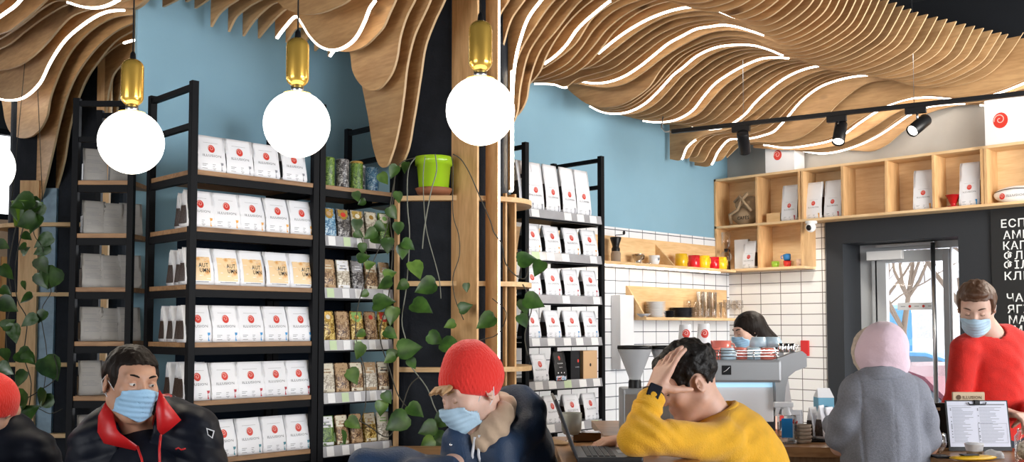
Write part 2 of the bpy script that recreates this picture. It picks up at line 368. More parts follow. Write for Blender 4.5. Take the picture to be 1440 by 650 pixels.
def fin(X, yy, zz, ztop=3.6, led=None, label='', group=None, name='ceiling_fin', minh=.05, mt=None):
    n = len(yy); zt = np.maximum(np.full(n, ztop), zz + 1e-3)
    # ends narrow to a point where the underside reaches the top
    vs = []; 
    for sx in (-S_ / 2, S_ / 2):
        for i in range(n): vs.append((sx, yy[i], zz[i]))
        for i in range(n): vs.append((sx, yy[i], zt[i]))
    fs = []
    for i in range(n - 1):
        fs += [(i, i + 1, n + i + 1, n + i), (2 * n + i, 3 * n + i, 3 * n + i + 1, 2 * n + i + 1), (i, 2 * n + i, 2 * n + i + 1, i + 1), (n + i, n + i + 1, 3 * n + i + 1, 3 * n + i)]
    fs += [(0, n, 3 * n, 2 * n), (n - 1, 3 * n - 1, 4 * n - 1, 2 * n - 1)]
    fm = [0, 0, 1, 1] * (n - 1) + [1, 1]
    o = mesh_obj(name, vs, fs, [mt or M['ply'], M['ply_edge']], loc=(X, 0, 0), fm=fm)
    tag(o, label, 'ceiling fin', group)
    if led:
        for (a, b) in led:
            ya = onplane(a, 100, 0, X).y; yb = onplane(b, 100, 0, X).y
            if ya > yb: ya, yb = yb, ya
            k = [i for i in range(n) if ya <= yy[i] <= yb]
            if len(k) < 2: continue
            m = MB(); pts = []
            vs = []
            for i in k:
                j0 = max(i - 1, 0); j1 = min(i + 1, n - 1); t = Vector((0, yy[j1] - yy[j0], zz[j1] - zz[j0])).normalized(); nn = Vector((0, -t.z, t.y));
                if nn.z > 0: nn = -nn
                if abs(t.y) < 1e-3: nn = Vector((0, -1, 0))
                p = Vector((0, yy[i], zz[i]))
                for dx, dn in ((-.0075, .001), (.0075, .001), (.0075, .012), (-.0075, .012)):
                    q = p + nn * dn; vs.append((dx, q.y, q.z))
            fs = []
            for i in range(len(k) - 1):
                for c in range(4): d = (c + 1) % 4; fs.append((4 * i + c, 4 * i + d, 4 * i + 4 + d, 4 * i + 4 + c))
            fs += [(0, 1, 2, 3), tuple(4 * (len(k) - 1) + c for c in (3, 2, 1, 0))]
            mesh_obj('led_strip', vs, fs, M['led'], o)
    return o
def edgeY(X): return 2.86 - .25 * (X - 6.5) if X > 6.5 else 2.86 - .05 * (6.5 - X)
def hill(X):  # second wave nearest the room, ending in the pointed tips
    yv = np.interp(X, [4.2, 5.37, 6.5, 7.27, 7.75, 8.2], [3.1, 3.2, 3.42, 3.14, 3.14, 3.12])
    e = edgeY(X); zv = np.interp(X, [4.2, 5.37, 6.5, 7.27, 7.75], [3.30, 3.27, 3.295, 3.30, 3.30])
    return [(e, 3.598), (e + (yv - e) * .12, zv + .20), (e + (yv - e) * .24, zv + .115), (e + (yv - e) * .5, zv + .045), (e + (yv - e) * .8, zv + .006), (yv, zv)]
KEY = {  # X of the fin: underside traced as pixels, left to right ; wall end z
 4.27: dict(p=[(715, 215), (720, 185), (722, 130), (726, 88), (734, 68), (752, 38), (780, 0)]),
 4.37: dict(p=[(700, 120), (712, 175), (722, 172), (727, 161), (731, 130), (734, 112), (744, 74), (760, 48), (797, 0)]),
 4.47: dict(p=[(690, 110), (705, 150), (718, 168), (729, 161), (741, 139), (744, 120), (752, 90), (762, 68), (780, 46), (818, 0)]),
 4.57: dict(p=[(690, 110), (715, 128), (735, 126), (748, 115), (760, 100), (768, 80), (780, 58), (808, 22), (834, 0)]),
 4.67: dict(p=[(675, 108), (700, 112), (730, 110), (750, 100), (766, 88), (780, 78), (796, 62), (810, 42), (840, 14), (858, 0)]),
 4.77: dict(p=[(690, 112), (730, 112), (764, 96), (787, 81), (808, 63), (835, 24), (871, 0)]),
 4.87: dict(p=[(700, 112), (740, 113), (780, 100), (798, 89), (817, 68), (835, 42), (857, 20), (900, 0)]),
 4.97: dict(p=[(710, 112), (740, 115), (780, 107), (811, 90), (832, 68), (854, 41), (885, 17), (924, 0), (960, -10)]),
 5.07: dict(p=[(712, 113), (752, 115), (780, 113), (808, 103), (826, 90), (841, 74), (863, 46), (894, 20), (928, 5), (965, 1), (990, 4)]),
 5.17: dict(p=[(722, 112), (760, 112), (795, 104), (820, 92), (840, 75), (878, 45), (920, 22), (960, 10), (980, 8), (1000, 10), (1020, 18), (1036, 24)], led=(840, 1036)),
 5.37: dict(p=[(742, 112), (780, 112), (817, 98), (845, 92), (872, 76), (909, 48), (946, 28), (975, 23), (1000, 22), (1030, 28)]),
 5.47: dict(p=[(750, 117), (765, 117), (780, 118), (796, 122), (810, 112), (835, 104), (863, 95), (891, 74), (928, 48), (965, 33), (1000, 28), (1040, 34)], led=(752, 797)),
 5.67: dict(p=[(775, 108), (800, 109), (820, 114), (835, 116), (860, 113), (880, 105), (900, 92), (920, 76), (940, 60), (960, 49), (978, 40), (1000, 36), (1015, 34), (1034, 36), (1052, 41), (1076, 49)], led=(800, 1076)),
 5.77: dict(p=[(785, 113), (810, 118), (830, 121), (854, 123), (876, 119), (909, 99), (931, 82), (965, 61), (1000, 46), (1030, 43), (1060, 48), (1080, 56)]),
 5.87: dict(p=[(795, 122), (810, 135), (824, 145), (845, 151), (869, 149), (894, 137), (913, 122), (928, 100), (946, 81), (974, 65), (1000, 55), (1030, 51), (1060, 56), (1085, 66)]),
 6.17: dict(p=[(829, 148), (845, 156), (862, 159), (885, 156), (905, 146), (925, 128), (935, 117), (946, 105), (960, 94), (978, 79), (1006, 66), (1034, 62), (1061, 63), (1085, 70), (1102, 77)], led=(829, 1102)),
 6.67: dict(p=[(889, 166), (904, 169), (928, 171), (952, 167), (974, 154), (989, 135), (1004, 118), (1025, 103), (1049, 90), (1074, 81), (1089, 80), (1111, 81)], led=(904, 1111)),
 7.17: dict(p=[(949, 175), (960, 176), (972, 178), (997, 181), (1021, 177), (1046, 161), (1063, 142), (1083, 124), (1107, 107), (1140, 94), (1151, 92)], led=(972, 1151)),
 7.27: dict(p=[(957, 225), (965, 208), (978, 196), (1000, 188), (1025, 182), (1050, 166), (1075, 146), (1100, 125), (1130, 108), (1165, 98), (1200, 100)], led=(957, 978)),
 7.47: dict(p=[(980, 220), (988, 205), (1002, 192), (1020, 188), (1045, 184), (1075, 172), (1095, 155), (1125, 128), (1160, 108), (1200, 101)]),
 7.65: dict(p=[(998, 233), (1010, 212), (1025, 196), (1045, 195), (1072, 190), (1088, 184), (1100, 172), (1129, 139), (1152, 122), (1178, 112), (1200, 107), (1221, 105)], led=(998, 1221)),
 7.75: dict(p=[(1012, 225), (1030, 204), (1060, 200), (1090, 200), (1120, 195), (1147, 178), (1179, 144), (1218, 117), (1252, 112), (1275, 112), (1303, 118), (1322, 122), (1345, 120), (1391, 102), (1420, 72), (1438, 45)], full=1),
}
def zprof(X, d):
    q = prof_px(X, d['p'])
    # right end (small Y): join to the near hill
    if not d.get('full'):
        y0, z0 = q[0]; h = [a for a in hill(X) if a[0] < y0 - .12]
        if z0 > 3.5 and X < 4.9: h = [(edgeY(X), 3.598)]
        q = h + q
    yl, zl = q[-1]
    if yl < YB - .12: q = q + [(YB - .06, zl + (.02 if yl > 4.9 else .05))]
    return q
keys = sorted(KEY)
YG = np.linspace(2.35, YB - .05, 240)
def dense(X):
    yy, zz = smooth_prof(zprof(X, KEY[X]), 300); return yy, zz
DN = {k: dense(k) for k in keys}
xs = [4.27]
while xs[-1] < 7.70: xs.append(round(xs[-1] + .10, 3))
xs = [x if abs(x - 7.67) > .04 else 7.65 for x in xs]
leds_named = {}
PL = 'plywood fins of the wave ceiling over the bar'
nlit = 0; nplain = 0; ORDW = ['first', 'second', 'third', 'fourth', 'fifth', 'sixth', 'seventh', 'eighth', 'ninth', 'tenth', 'eleventh', 'twelfth']
for X in xs:
    k0 = max([k for k in keys if k <= X + 1e-6] or [keys[0]]); k1 = min([k for k in keys if k >= X - 1e-6] or [keys[-1]])
    if k0 == k1: yy, zz = DN[k0]; led = KEY[k0].get('led')
    else:
        t = (X - k0) / (k1 - k0); e = edgeY(X)
        lo = (1 - t) * DN[k0][0][0] + t * DN[k1][0][0]; hi = (1 - t) * DN[k0][0][-1] + t * DN[k1][0][-1]
        u = np.linspace(0, 1, 200); yy = lo + (hi - lo) * u
        z0 = np.interp(DN[k0][0][0] + (DN[k0][0][-1] - DN[k0][0][0]) * u, *DN[k0]); z1 = np.interp(DN[k1][0][0] + (DN[k1][0][-1] - DN[k1][0][0]) * u, *DN[k1]); zz = (1 - t) * z0 + t * z1; led = None
    if X == 4.67: led = (764, 860)
    if led: lb_ = f'glowing strip ceiling fin, {ORDW[nlit]} lit one right of the central column'; nlit += 1; nplain = 0
    else: lb_ = (f'plain ceiling fin, {ORDW[nplain]} behind the {ORDW[nlit - 1]} lit fin right of the column' if nlit else f'plain steep ceiling fin, {ORDW[nplain]} one beside the central column'); nplain += 1
    fin(X, yy, zz, 3.6, [led] if led else None, lb_, PL + (' with light strips' if led else ''))
# last fins near the right wall
for X, p, led in (
 (7.85, [(1022, 222), (1045, 203), (1072, 203), (1105, 206), (1135, 203), (1175, 190), (1208, 168), (1250, 147), (1280, 138), (1306, 134), (1334, 136), (1358, 137), (1383, 133), (1407, 126), (1450, 108)], None),
 (7.95, [(1040, 205), (1072, 203), (1105, 207), (1135, 204), (1180, 192), (1210, 171), (1240, 152), (1270, 140), (1306, 136), (1334, 138), (1358, 140), (1383, 136), (1407, 129), (1440, 116), (1465, 105)], [(1072, 1465)]),
 (8.02, [(1060, 208), (1105, 211), (1145, 210), (1190, 200), (1225, 181), (1262, 158), (1300, 144), (1340, 143), (1380, 140), (1450, 122)], None),
 (8.09, [(1080, 209), (1115, 212), (1150, 214), (1200, 205), (1235, 188), (1272, 162), (1300, 151), (1340, 146), (1380, 144), (1450, 130)], None),
 (8.15, [(1100, 205), (1127, 211), (1155, 215), (1200, 206), (1240, 187), (1262, 172), (1280, 160), (1300, 151), (1330, 146), (1356, 145), (1400, 144), (1450, 136)], [(1127, 1356)]),
 (8.215, [(1180, 210), (1205, 212), (1230, 212), (1245, 205), (1270, 185), (1300, 162), (1330, 152), (1355, 148), (1377, 147), (1400, 148), (1430, 141), (1450, 136)], [(1377, 1430)])):
    yy, zz = smooth_prof(prof_px(X, p), 240)
    fin(X, yy, zz, 3.6, led, {7.85: 'broad plain fin just before the long lit fin over the track light', 7.95: 'long wavy fin with light strip running over the track light to the right edge', 8.02: 'plain fin right behind the long lit fin over the track light', 8.09: 'plain fin between the two lit fins nearest the grey wall', 8.15: 'lit fin sagging lowest against the grey wall', 8.215: 'last fin against the grey wall with a short lit piece at right'}[X], 'plywood fins beside the grey wall' + (' with light strips' if led else ''))
# fins over the shelves, with long drooping lobes
LOBES = [
 (2.48, [(218, 17), (230, 10), (250, 0), (275, -14), (310, -60)], None, 'plain plywood ceiling fin starting at the left end of the blue wall'),
 (2.58, [(234, 18), (244, 13), (262, 3), (290, -14), (330, -60)], None, 'plain plywood ceiling fin left of the bright lamp dot'),
 (2.68, [(256, 20), (262, 16), (275, 12), (293, 0), (315, -15), (350, -60)], [(256, 266)], 'plywood fin at the blue wall ending in a bright lamp dot'),
 (2.77, [(297.5, 38), (302, 30), (307, 22), (317, 12), (335, 0), (360, -18), (395, -60)], None, 'short pointed plywood fin tip, leftmost over the blue wall'),
 (2.87, [(322, 45), (326, 36), (330, 28), (347, 12), (368, 0), (395, -12), (430, -60)], None, 'pointed plywood fin tip over blue wall, second from left'),
 (2.97, [(342.5, 51), (357, 30), (372, 15), (384, 6), (391, 4), (401, 12), (410, 16), (430, 20.5), (450, 19), (470, 12), (492, 0), (520, -40)], None, 'plywood fin whose rounded lobe shows just under the picture top'),
 (3.07, [(364, 54), (377, 38), (392, 22), (403, 13), (425, 15), (450, 11), (475, 0), (500, -40)], None, 'pointed plywood fin tip right beside the lit one'),
 (3.17, [(388, 54), (400, 38), (418, 22), (426, 32), (435, 47), (450, 63), (466, 69), (482, 66), (500, 52), (512, 30), (520, 10), (527, 0), (545, -60)], [(388, 527)], 'plywood fin with glowing strip curling round a rounded lobe'),
 (3.26, [(403, 60), (415, 42), (430, 40), (450, 62), (468, 69.5), (485, 73), (500, 71), (515, 64), (530, 50), (540, 38), (548, 20), (557, 0), (572, -60)], None, 'plain plywood fin following right behind the lit lobe'),
 (3.36, [(424, 66), (438, 50), (460, 44), (482, 56), (493, 74), (497, 100), (508, 119), (520, 127), (530, 127), (544, 115), (554, 98), (558, 85), (564, 50), (573, 22), (584, 0), (600, -60)], None, 'plywood fin with a broad tongue above the jars'),
 (3.45, [(443, 72), (460, 55), (485, 55), (500, 75), (509, 115), (518, 160), (529.6, 221), (534, 232), (540, 236), (546, 232), (551, 220), (563, 172), (569, 130), (573, 95), (582, 55), (606, 0), (622, -50)], None, 'plywood fin with the longest tapering tongue beside the column'),
 (3.55, [(462, 80), (471, 68), (490, 52), (512, 75), (530, 140), (545, 218), (550, 232), (557, 237), (564, 233), (572, 218), (582.6, 168), (592, 110), (600, 62), (612, 30), (626, 0), (642, -50)], [(462, 472)], 'plywood fin hanging directly against the dark column'),
]
for X, p, led, lb in LOBES:
    q = prof_px(X, p); q = [(q[0][0] - .9, 3.585), (q[0][0] - .25, min(3.57, q[0][1] + .2))] + q
    if q[2][1] > 3.5: q = q[0:1] + q[2:]
    yy, zz = smooth_prof([a for a in q if a[0] < YB - .02], 240); fin(X, yy, zz, 3.6, led, lb, None)
FARL = [
 (1.78, [(-60, 20), (0, 5), (15, -10), (40, -40)], None, 'plywood fin in the top left corner, nearest'),
 (1.90, [(-60, 50), (0, 22), (10, 15), (23, 5), (34, -8), (60, -50)], [(-60, 30)], 'plywood fin with a short lit strip in the top left corner'),
 (2.03, [(-60, 62), (0, 48), (14, 43), (35, 28), (60, 6), (85, -20), (120, -60)], None, 'plain plywood fin just right of the top left lit strip'),
 (2.13, [(-60, 70), (0, 55), (35, 32), (60, 12), (78, 2), (96, 2), (112, 7), (129, 9.5), (145, 8), (161, 1.5), (180, -12), (210, -60)], [(92, 166)], 'plywood fin with a lit strip sagging at the picture top'),
 (2.20, [(-60, 82), (0, 69), (14, 62), (35, 45), (55, 30), (75, 17), (97, 6), (120, 4), (150, 4), (190, -5), (230, -50)], None, 'plain plywood fin on the left, first above the broad one'),
 (2.28, [(-60, 104), (0, 99), (14, 97), (35, 88), (52, 75), (69, 58), (84, 40), (99, 25), (115, 17), (135, 12), (160, 10), (195, 8), (240, -50)], None, 'broad plain plywood fin curving above the long lit strip'),
 (2.36, [(-60, 125), (-10, 135), (0, 138), (16, 140), (37, 134), (48, 125), (58, 113), (69, 90), (88, 60), (115, 35), (148, 16), (174, 13), (188, 14)], [(-60, 174)], 'plywood fin carrying the long S shaped lit strip on the left'),
 (2.48, [(-30, 60), (-8, 100), (2, 135), (5, 149), (8, 168), (13, 182), (23, 192), (39, 194), (50, 189), (60, 178), (67, 163), (71, 140), (80, 113), (97, 78), (125, 46), (161, 25), (188, 21)], None, 'plywood fin with the upper broad tongue at the left'),
 (2.58, [(-10, 80), (15, 150), (23, 193), (31, 232), (39, 266), (44, 279), (52, 284), (58, 279), (64, 260), (74, 218), (88, 158), (95, 135), (101, 120), (129, 76), (161, 46), (188, 32)], None, 'plywood fin with the long pointed tongue above the hanging plant'),
 (2.68, [(10, 100), (35, 190), (48, 250), (57, 277), (62, 284), (69, 286), (75, 281), (81, 264), (91, 228), (99, 180), (105, 155), (111, 138), (120, 115), (138, 88), (161, 60), (188, 43)], None, 'plywood fin with the second long tongue next to the left rack'),
 (2.78, [(40, 120), (60, 200), (80, 262), (92, 232), (98, 190), (104, 163), (109, 145), (118, 122), (129, 101), (148, 78), (173, 60), (189, 55)], [(173, 189)], 'plywood fin behind the left rack with short lit tip'),
]
for X, p, led, lb in FARL:
    q = prof_px(X, p)
    if X < 2.37: q = [(q[0][0] - .8, 3.585)] + q
    q = q + [(min(q[-1][0] + .3, 8.85), q[-1][1] + .25)] if q[-1][0] < 8.5 else [a for a in q if a[0] < 8.85]
    if X > 2.37: q = [a for a in q if a[0] > YB + .16]
    yy, zz = smooth_prof(q, 240); fin(X, yy, zz, 3.6, led, lb)
# ================================================================ columns
def column(cx, cd, hw, hd, label, rings, boards):
    c = V2W((cx - 720) / FPX * cd, cd, 0); root = empty('column', c, YAW - math.pi / 2, label, 'column')
    poly = [(hw * math.copysign(abs(math.cos(t)) ** .45, math.cos(t)), hd * math.copysign(abs(math.sin(t)) ** .45, math.sin(t))) for t in [2 * math.pi * i / 40 for i in range(40)]]
    MB().prism(poly, 0, 4.2).build('pillar', M['dark_column'], root)
    for z, a, b in rings:
        out = [(a * math.copysign(abs(math.cos(t)) ** .8, math.cos(t)), b * math.copysign(abs(math.sin(t)) ** .8, math.sin(t))) for t in [2 * math.pi * i / 64 for i in range(64)]]
        m = MB(); m.prism(out, z, z + .028, smooth=False); m.build('ring_shelf', M['ply_x'], root)
    inv = Matrix.Rotation(-(YAW - math.pi / 2), 4, 'Z') @ Matrix.Translation(-c)
    for X, y0, y1, z1, led in boards:
        m = MB().box(X - S_ / 2, X + S_ / 2, y0, y1, 0, z1, M=inv); b = m.build('rib_board', M['ply_v'], root)
        if led: MB().box(X - .004, X + .004, y0 - .009, y0 - .001, 0, z1, M=inv).build('led_strip', M['led'], b)
    return root
RING = 2.19
def yat(px, X): return onplane(px, 300, 0, X).y
col1 = column(633, 6.1, .36, .27, 'dark column ringed with plywood shelves in the picture centre', [(RING, .50, .33), (RING - .50, .50, .33), (RING - 1.0, .50, .33), (RING - 1.5, .50, .33)],
  [(3.83, yat(672, 3.83), yat(636, 3.83), 4.1, False), (3.95, yat(701, 3.95), yat(684, 3.95), 4.1, True), (4.10, yat(712, 4.10), yat(700, 4.10), 2.245, False), (3.56, yat(561, 3.56), yat(556, 3.56), 2.19, False), (4.17, yat(725, 4.17), yat(708, 4.17), 2.245, False)])
for X, p, led, lb in ((4.03, [(694, 60), (699, 45), (703, 22), (716, 0), (730, -40)], None, 'plywood fin rising beside the central column lamp'),
    (4.10, [(700, 266), (707, 265), (708.5, 262), (708, 160), (707.6, 96), (709, 60), (720, 26), (738, 0), (760, -40)], None, 'plain plywood fin bending from the column into the ceiling'),
    (4.17, [(706, 267), (723, 267), (724.3, 262), (724, 180), (723.5, 130), (724, 100), (729, 62), (742, 25), (760, 0), (785, -30)], [(716, 786)], 'brightly lit plywood fin running up the column into the ceiling')):
    q = prof_px(X, p); q = [(q[0][0] - .8, 3.585)] + q; yy, zz = smooth_prof(q, 240); fin(X, yy, zz, 3.6, led, lb, mt=M['ply'])
col2 = column(107, 7.45, .44, .3, 'dark column behind the left rack with trailing plant', [(RING - .02, .56, .38), (RING - .52, .56, .38), (RING - 1.02, .56, .38), (RING - 1.52, .56, .38)], [])
inv2 = col2.matrix_basis.inverted(); 
def colboard(x0, x1, d, z0, z1, m, name='rib_board'):
    o = (107 - 720) / FPX * 7.45; a = (x0 - 720) / FPX * d - o; b = (x1 - 720) / FPX * d - o; return MB().box(a, b, d - 7.45, d - 7.42, z0, z1).build(name, m, col2)
colboard(24, 51, 7.08, 0, 2.5, M['ply_v']); 
M['pale_blue'] = mat('pale_blue_metal', (.22, .33, .42), .45, bump=.3, bscale=30, var=.2, vscale=14)
colboard(54, 76, 7.12, 0, 2.45, M['pale_blue'], 'blue_panel'); b_ = colboard(130, 150, 7.05, 0, 3.6, M['ply_v'])
for X, p in ((2.88, [(151, 250), (152, 180), (153, 145), (155, 122), (159, 108), (171, 92), (188, 78)]), (2.98, [(163, 250), (163.5, 170), (166, 150), (175, 115), (188, 98)])):
    q = prof_px(X, p); q = [a for a in q if YB + .16 < a[0] < 8.8]; q.append((q[-1][0] + .12, q[-1][1] - .02))
    yy, zz = smooth_prof(q, 160); fin(X, yy, zz, 3.6, None, 'plywood fin curving down beside the left column, ' + ('left one' if X < 2.9 else 'right one'))
sl = empty('slat_screen', (2.30, 8.6, 0), 0, 'amber wooden slat screen under the window at far left', 'screen')
for i in range(16): MB().box(-.9 + i * .1, -.9 + i * .1 + .06, 0, .03, 0, 2.02).build('slat', M['orange_slat'], sl)
for zr in (.3, 1.7): MB().box(-.92, .7, .03, .06, zr, zr + .06).build('rail', M['orange_slat'], sl)
# ================================================================ shelving and goods
SH = [2.235, 1.95, 1.662, 1.374, 1.085, .795, .50, .20]     # top of each shelf board
YF = 4.6; YK = 5.10
def rack(x0, x1, label, rails=False, y0=YF, y1=YK, lips=True):
    root = empty('shelving_rack', ((x0 + x1) / 2, (y0 + y1) / 2, 0), 0, label, 'shelving rack')
    W_ = (x1 - x0) / 2; D_ = (y1 - y0) / 2; t = .036
    for sx in (-1, 1):
        for sy in (-1, 1):
            cx = sx * (W_ - t / 2); cy = sy * (D_ - t / 2); MB().bbox(cx - t / 2, cx + t / 2, cy - t / 2, cy + t / 2, 0, 2.68, .002).build('post', M['steel_black'], root)
    for sx in (-1, 1):
        cx = sx * (W_ - t / 2)
        for z in (2.665, 2.47): MB().box(cx - .013, cx + .013, -D_ + t, D_ - t, z - .028, z).build('side_rail', M['steel_black'], root)
        for z in SH: MB().box(cx - .015, cx + .015, -D_ + t, D_ - t, z - .062, z - .026).build('side_rail', M['steel_black'], root)
    for z in SH:
        MB().bbox(-W_ + .01, W_ - .01, -D_ + .006, D_ - .006, z - .024, z, .002).build('shelf_board', M['steel_black'] if rails == 2 else M['oak'], root)
        MB().box(-W_ + t, W_ - t, -D_ + .01, -D_ + .035, z - .062, z - .025).build('board_shadow', M['steel_black'], root)  # black strip modelled in place of the shadow under the board
        if rails and not (rails == 1 and z > 2.2):
            r = MB(); a = .0
            vs = [(-W_ + t, -D_ - .006, z - .052), (W_ - t, -D_ - .006, z - .052), (W_ - t, -D_ + .004, z + .006), (-W_ + t, -D_ + .004, z + .006)]
            r.add(vs + [(x, y + .006, zz) for x, y, zz in vs], [(0, 1, 2, 3), (7, 6, 5, 4), (0, 4, 5, 1), (3, 2, 6, 7)], 0)
            n = 5; wd = 2 * (W_ - t) / n
            for i in range(n):
                xa = -W_ + t + wd * (i + .12 + .25 * random.random()); k = random.random()
                if k > .85: continue
                f = lambda x, s, q=z: (x, -D_ - .0075 + .010 * s, q - .052 + .058 * s)
                vs = [f(xa, .06), f(xa + wd * .5, .06), f(xa + wd * .5, .94), f(xa, .94)]; r.add(vs, [(0, 1, 2, 3)], 1 if k > .12 else 2)
            r.build('price_rail', [M['rail'], M['ticket'], M['ticket_tint']], root)
    return root
M['rail'] = mat('grey_price_rail', (.34, .34, .36), .3, var=.12, vscale=9)
M['ticket'] = mat('paper_ticket', (.78, .78, .78), .6)
M['ticket_tint'] = mat('tinted_ticket', (.50, .62, .38), .6)
M['rack_back'] = mat('dark_blue_back_panel', (.006, .011, .020), .7, spec=.08)
R1 = rack(2.305, 3.055, 'tall black steel rack with brown boards full of white coffee bags')
MB().box(-.20, .372, .236, .244, .1, 2.17).build('back_panel', M['rack_back'], R1)
R1b = rack(3.06, 3.60, 'narrow black rack with price rails full of tea packets left of column', rails=1)
MB().box(-.26, .262, .236, .244, .1, 2.17).build('back_panel', M['rack_back'], R1b)
R2 = rack(4.66, 5.47, 'black steel rack with price rails right of the central column', rails=2)
# left rack, standing askew, seen from its back
c0 = V2W((140 - 720) / FPX * 5.28, 5.28 + .17, 0)
R0 = empty('shelving_rack', c0, YAW - math.pi / 2, 'narrow black rack at the left showing grey backs of bags', 'shelving rack')
for sx in (-1, 1):
    for sy in (-1, 1): MB().bbox(sx * .15 - .017, sx * .15 + .017, sy * .15 - .017, sy * .15 + .017, 0, 2.68, .002).build('post', M['steel_black'], R0)
for z in (2.665, 2.47):
    for sy in (-1, 1): MB().box(-.135, .135, sy * .15 - .012, sy * .15 + .012, z - .028, z).build('side_rail', M['steel_black'], R0)
for z in SH:
    MB().bbox(-.16, .16, -.16, .16, z - .024, z, .002).build('shelf_board', M['oak'], R0)
    MB().box(-.135, .135, -.16, -.135, z - .062, z - .025).build('board_shadow', M['steel_black'], R0)  # same black strip, imitating shadow below the board

# ---- coffee bags
def bag_fn(w, h, dep, lean=0):
    def half(t): return w / 2 * (1 - .055 * math.sin(math.pi * min(1, t * 1.1)) + .0 * t)
    def pr(t): return .94 if t < .06 else max(.05, .94 * (1 - ((t - .06) / .94) ** 1.5) + .05)
    def front(x, z, e=0):
        t = z / h; u = min(1, abs(x) / (w / 2)); return (x, -dep / 2 * pr(t) - .006 * (1 - u * u) * math.sin(math.pi * min(1, t * 1.15 + .05)) - .0008 - e, z)
    return half, pr, front
def bag_body(w, h, dep, m, name='coffee_bag'):
    half, pr, front = bag_fn(w, h, dep); mb = MB(); nx, nz = 8, 12; vs = []; fs = []
    for j in range(nz + 1):
        z = h * j / nz; hw = half(j / nz)
        if j == 0: hw *= .93
        if j == nz: hw *= .96
        ring = []
        for i in range(nx + 1):
            x = -hw + 2 * hw * i / nx; f = front(x, z); ring.append((x, f[1] + (.0015 * math.sin(9 * z / h * 3 + i)), z))
        d = dep / 2 * pr(j / nz)
        ring.append((hw * .93 - .25 * dep * (j / nz) * .5, 0, z))
        for i in range(nx + 1):
            x = hw - 2 * hw * i / nx; ring.append((x, d, z))
        ring.append((-hw * .93 + .25 * dep * (j / nz) * .5, 0, z))
        vs += ring
    n = len(ring)
    side = []
    for j in range(nz):
        for i in range(n):
            k = (i + 1) % n; f_ = (j * n + i, j * n + k, (j + 1) * n + k, (j + 1) * n + i)
            if name == 'coffee_bag' and j < 7 and j > 0 and i in (nx, nx + 1, n - 2, n - 1): side.append(f_)
            else: fs.append(f_)
    fs.append(tuple(range(n))[::-1]); fs.append(tuple(nz * n + i for i in range(n)))
    mb.add(vs, fs, 0, True)
    if side: mb.add(vs, side, 1, True)
    # crimped seals along the front edges
    for s in (-1, 1):
        pts = [(s * (half(j / nz) + .0012) * (.93 if j == 0 else (.97 if j == nz else 1)), front(half(j / nz), h * j / nz)[1] + .001, h * j / nz) for j in range(nz + 1)]
        mb.tube(pts, .0018, 5)
    return mb
def make_bag(kind, w=.155, h=.185, dep=.085, tab=None, label='', group=None):
    half, pr, fr = bag_fn(w, h, dep)
    root = bag_body(w, h, dep, None).build('coffee_bag', [M['bag_white'], M['beans']])
    tag(root, label, 'coffee bag', group)
    if kind == 'std' or kind == 'tall':
        lz = .63 * h if kind == 'std' else .42 * h; lr = .0185
        f1 = lambda a, b, e=0: fr(a, b, .0012 + e)
        m = MB(); logo(m, 0, lz, lr, f1); m.build('logo', [M['red'], M['rose_line']], root)
        m = MB(); put_text(m, 'ILLUSION', 0, lz - lr - .024, .0120, .100, True, f1, bold=True)
        m.build('lettering', M['print_grey'], root); m = MB()
        put_rect(m, -.04, .04, lz + lr + .012, lz + lr + .0132, f1)
        for x, z, q in ((-.055, .045, .028), (-.055, .037, .02), (-.055, .024, .028), (.0, .045, .016), (.0, .036, .012), (.0, .026, .02), (.005, .02, .012)):
            put_rect(m, x, x + q, z - .012, z - .0095, f1, 0, 1, 1)
        m.build('fine_print', M['print_grey'], root)
        if tab:
            m = MB(); x0 = .045; zt = .048
            m.add([f1(x0, zt), f1(x0 + .016, zt), f1(x0 + .015, zt - .02), f1(x0 + .013, .006), f1(x0 + .005, .006), f1(x0 + .005, zt - .02)], [(5, 4, 3, 2, 1, 0)[::-1]], 0); m.build('colour_tab', M[tab], root)
    elif kind == 'autumn':
        f1 = lambda a, b, e=0: fr(a, b, .0012 + e); f2 = lambda a, b, e=0: fr(a, b, .002 + e)
        m = MB(); put_rect(m, -.057, .057, .020, .140, f1, 0, 6, 8); m.build('picture_label', M['autumn'], root)
        m = MB(); put_text(m, 'AUT', -.006, .088, .021, .052, False, f2, bold=True); put_text(m, 'UMN', -.002, .062, .021, .054, False, f2, bold=True); m.build('lettering', M['black'], root)
        m = MB(); put_rect(m, -.045, .045, .012, .016, f1, 0, 3, 1); m.build('fine_print', M['print_grey'], root)
    return root
for n, c in (('tab_grey', (.25, .26, .30)), ('tab_orange', (.75, .36, .06)), ('tab_blue', (.03, .28, .62)), ('tab_red', (.48, .03, .05)), ('tab_teal', (.05, .22, .28)), ('tab_pale', (.45, .66, .75))): M[n] = mat(n, c, .5)
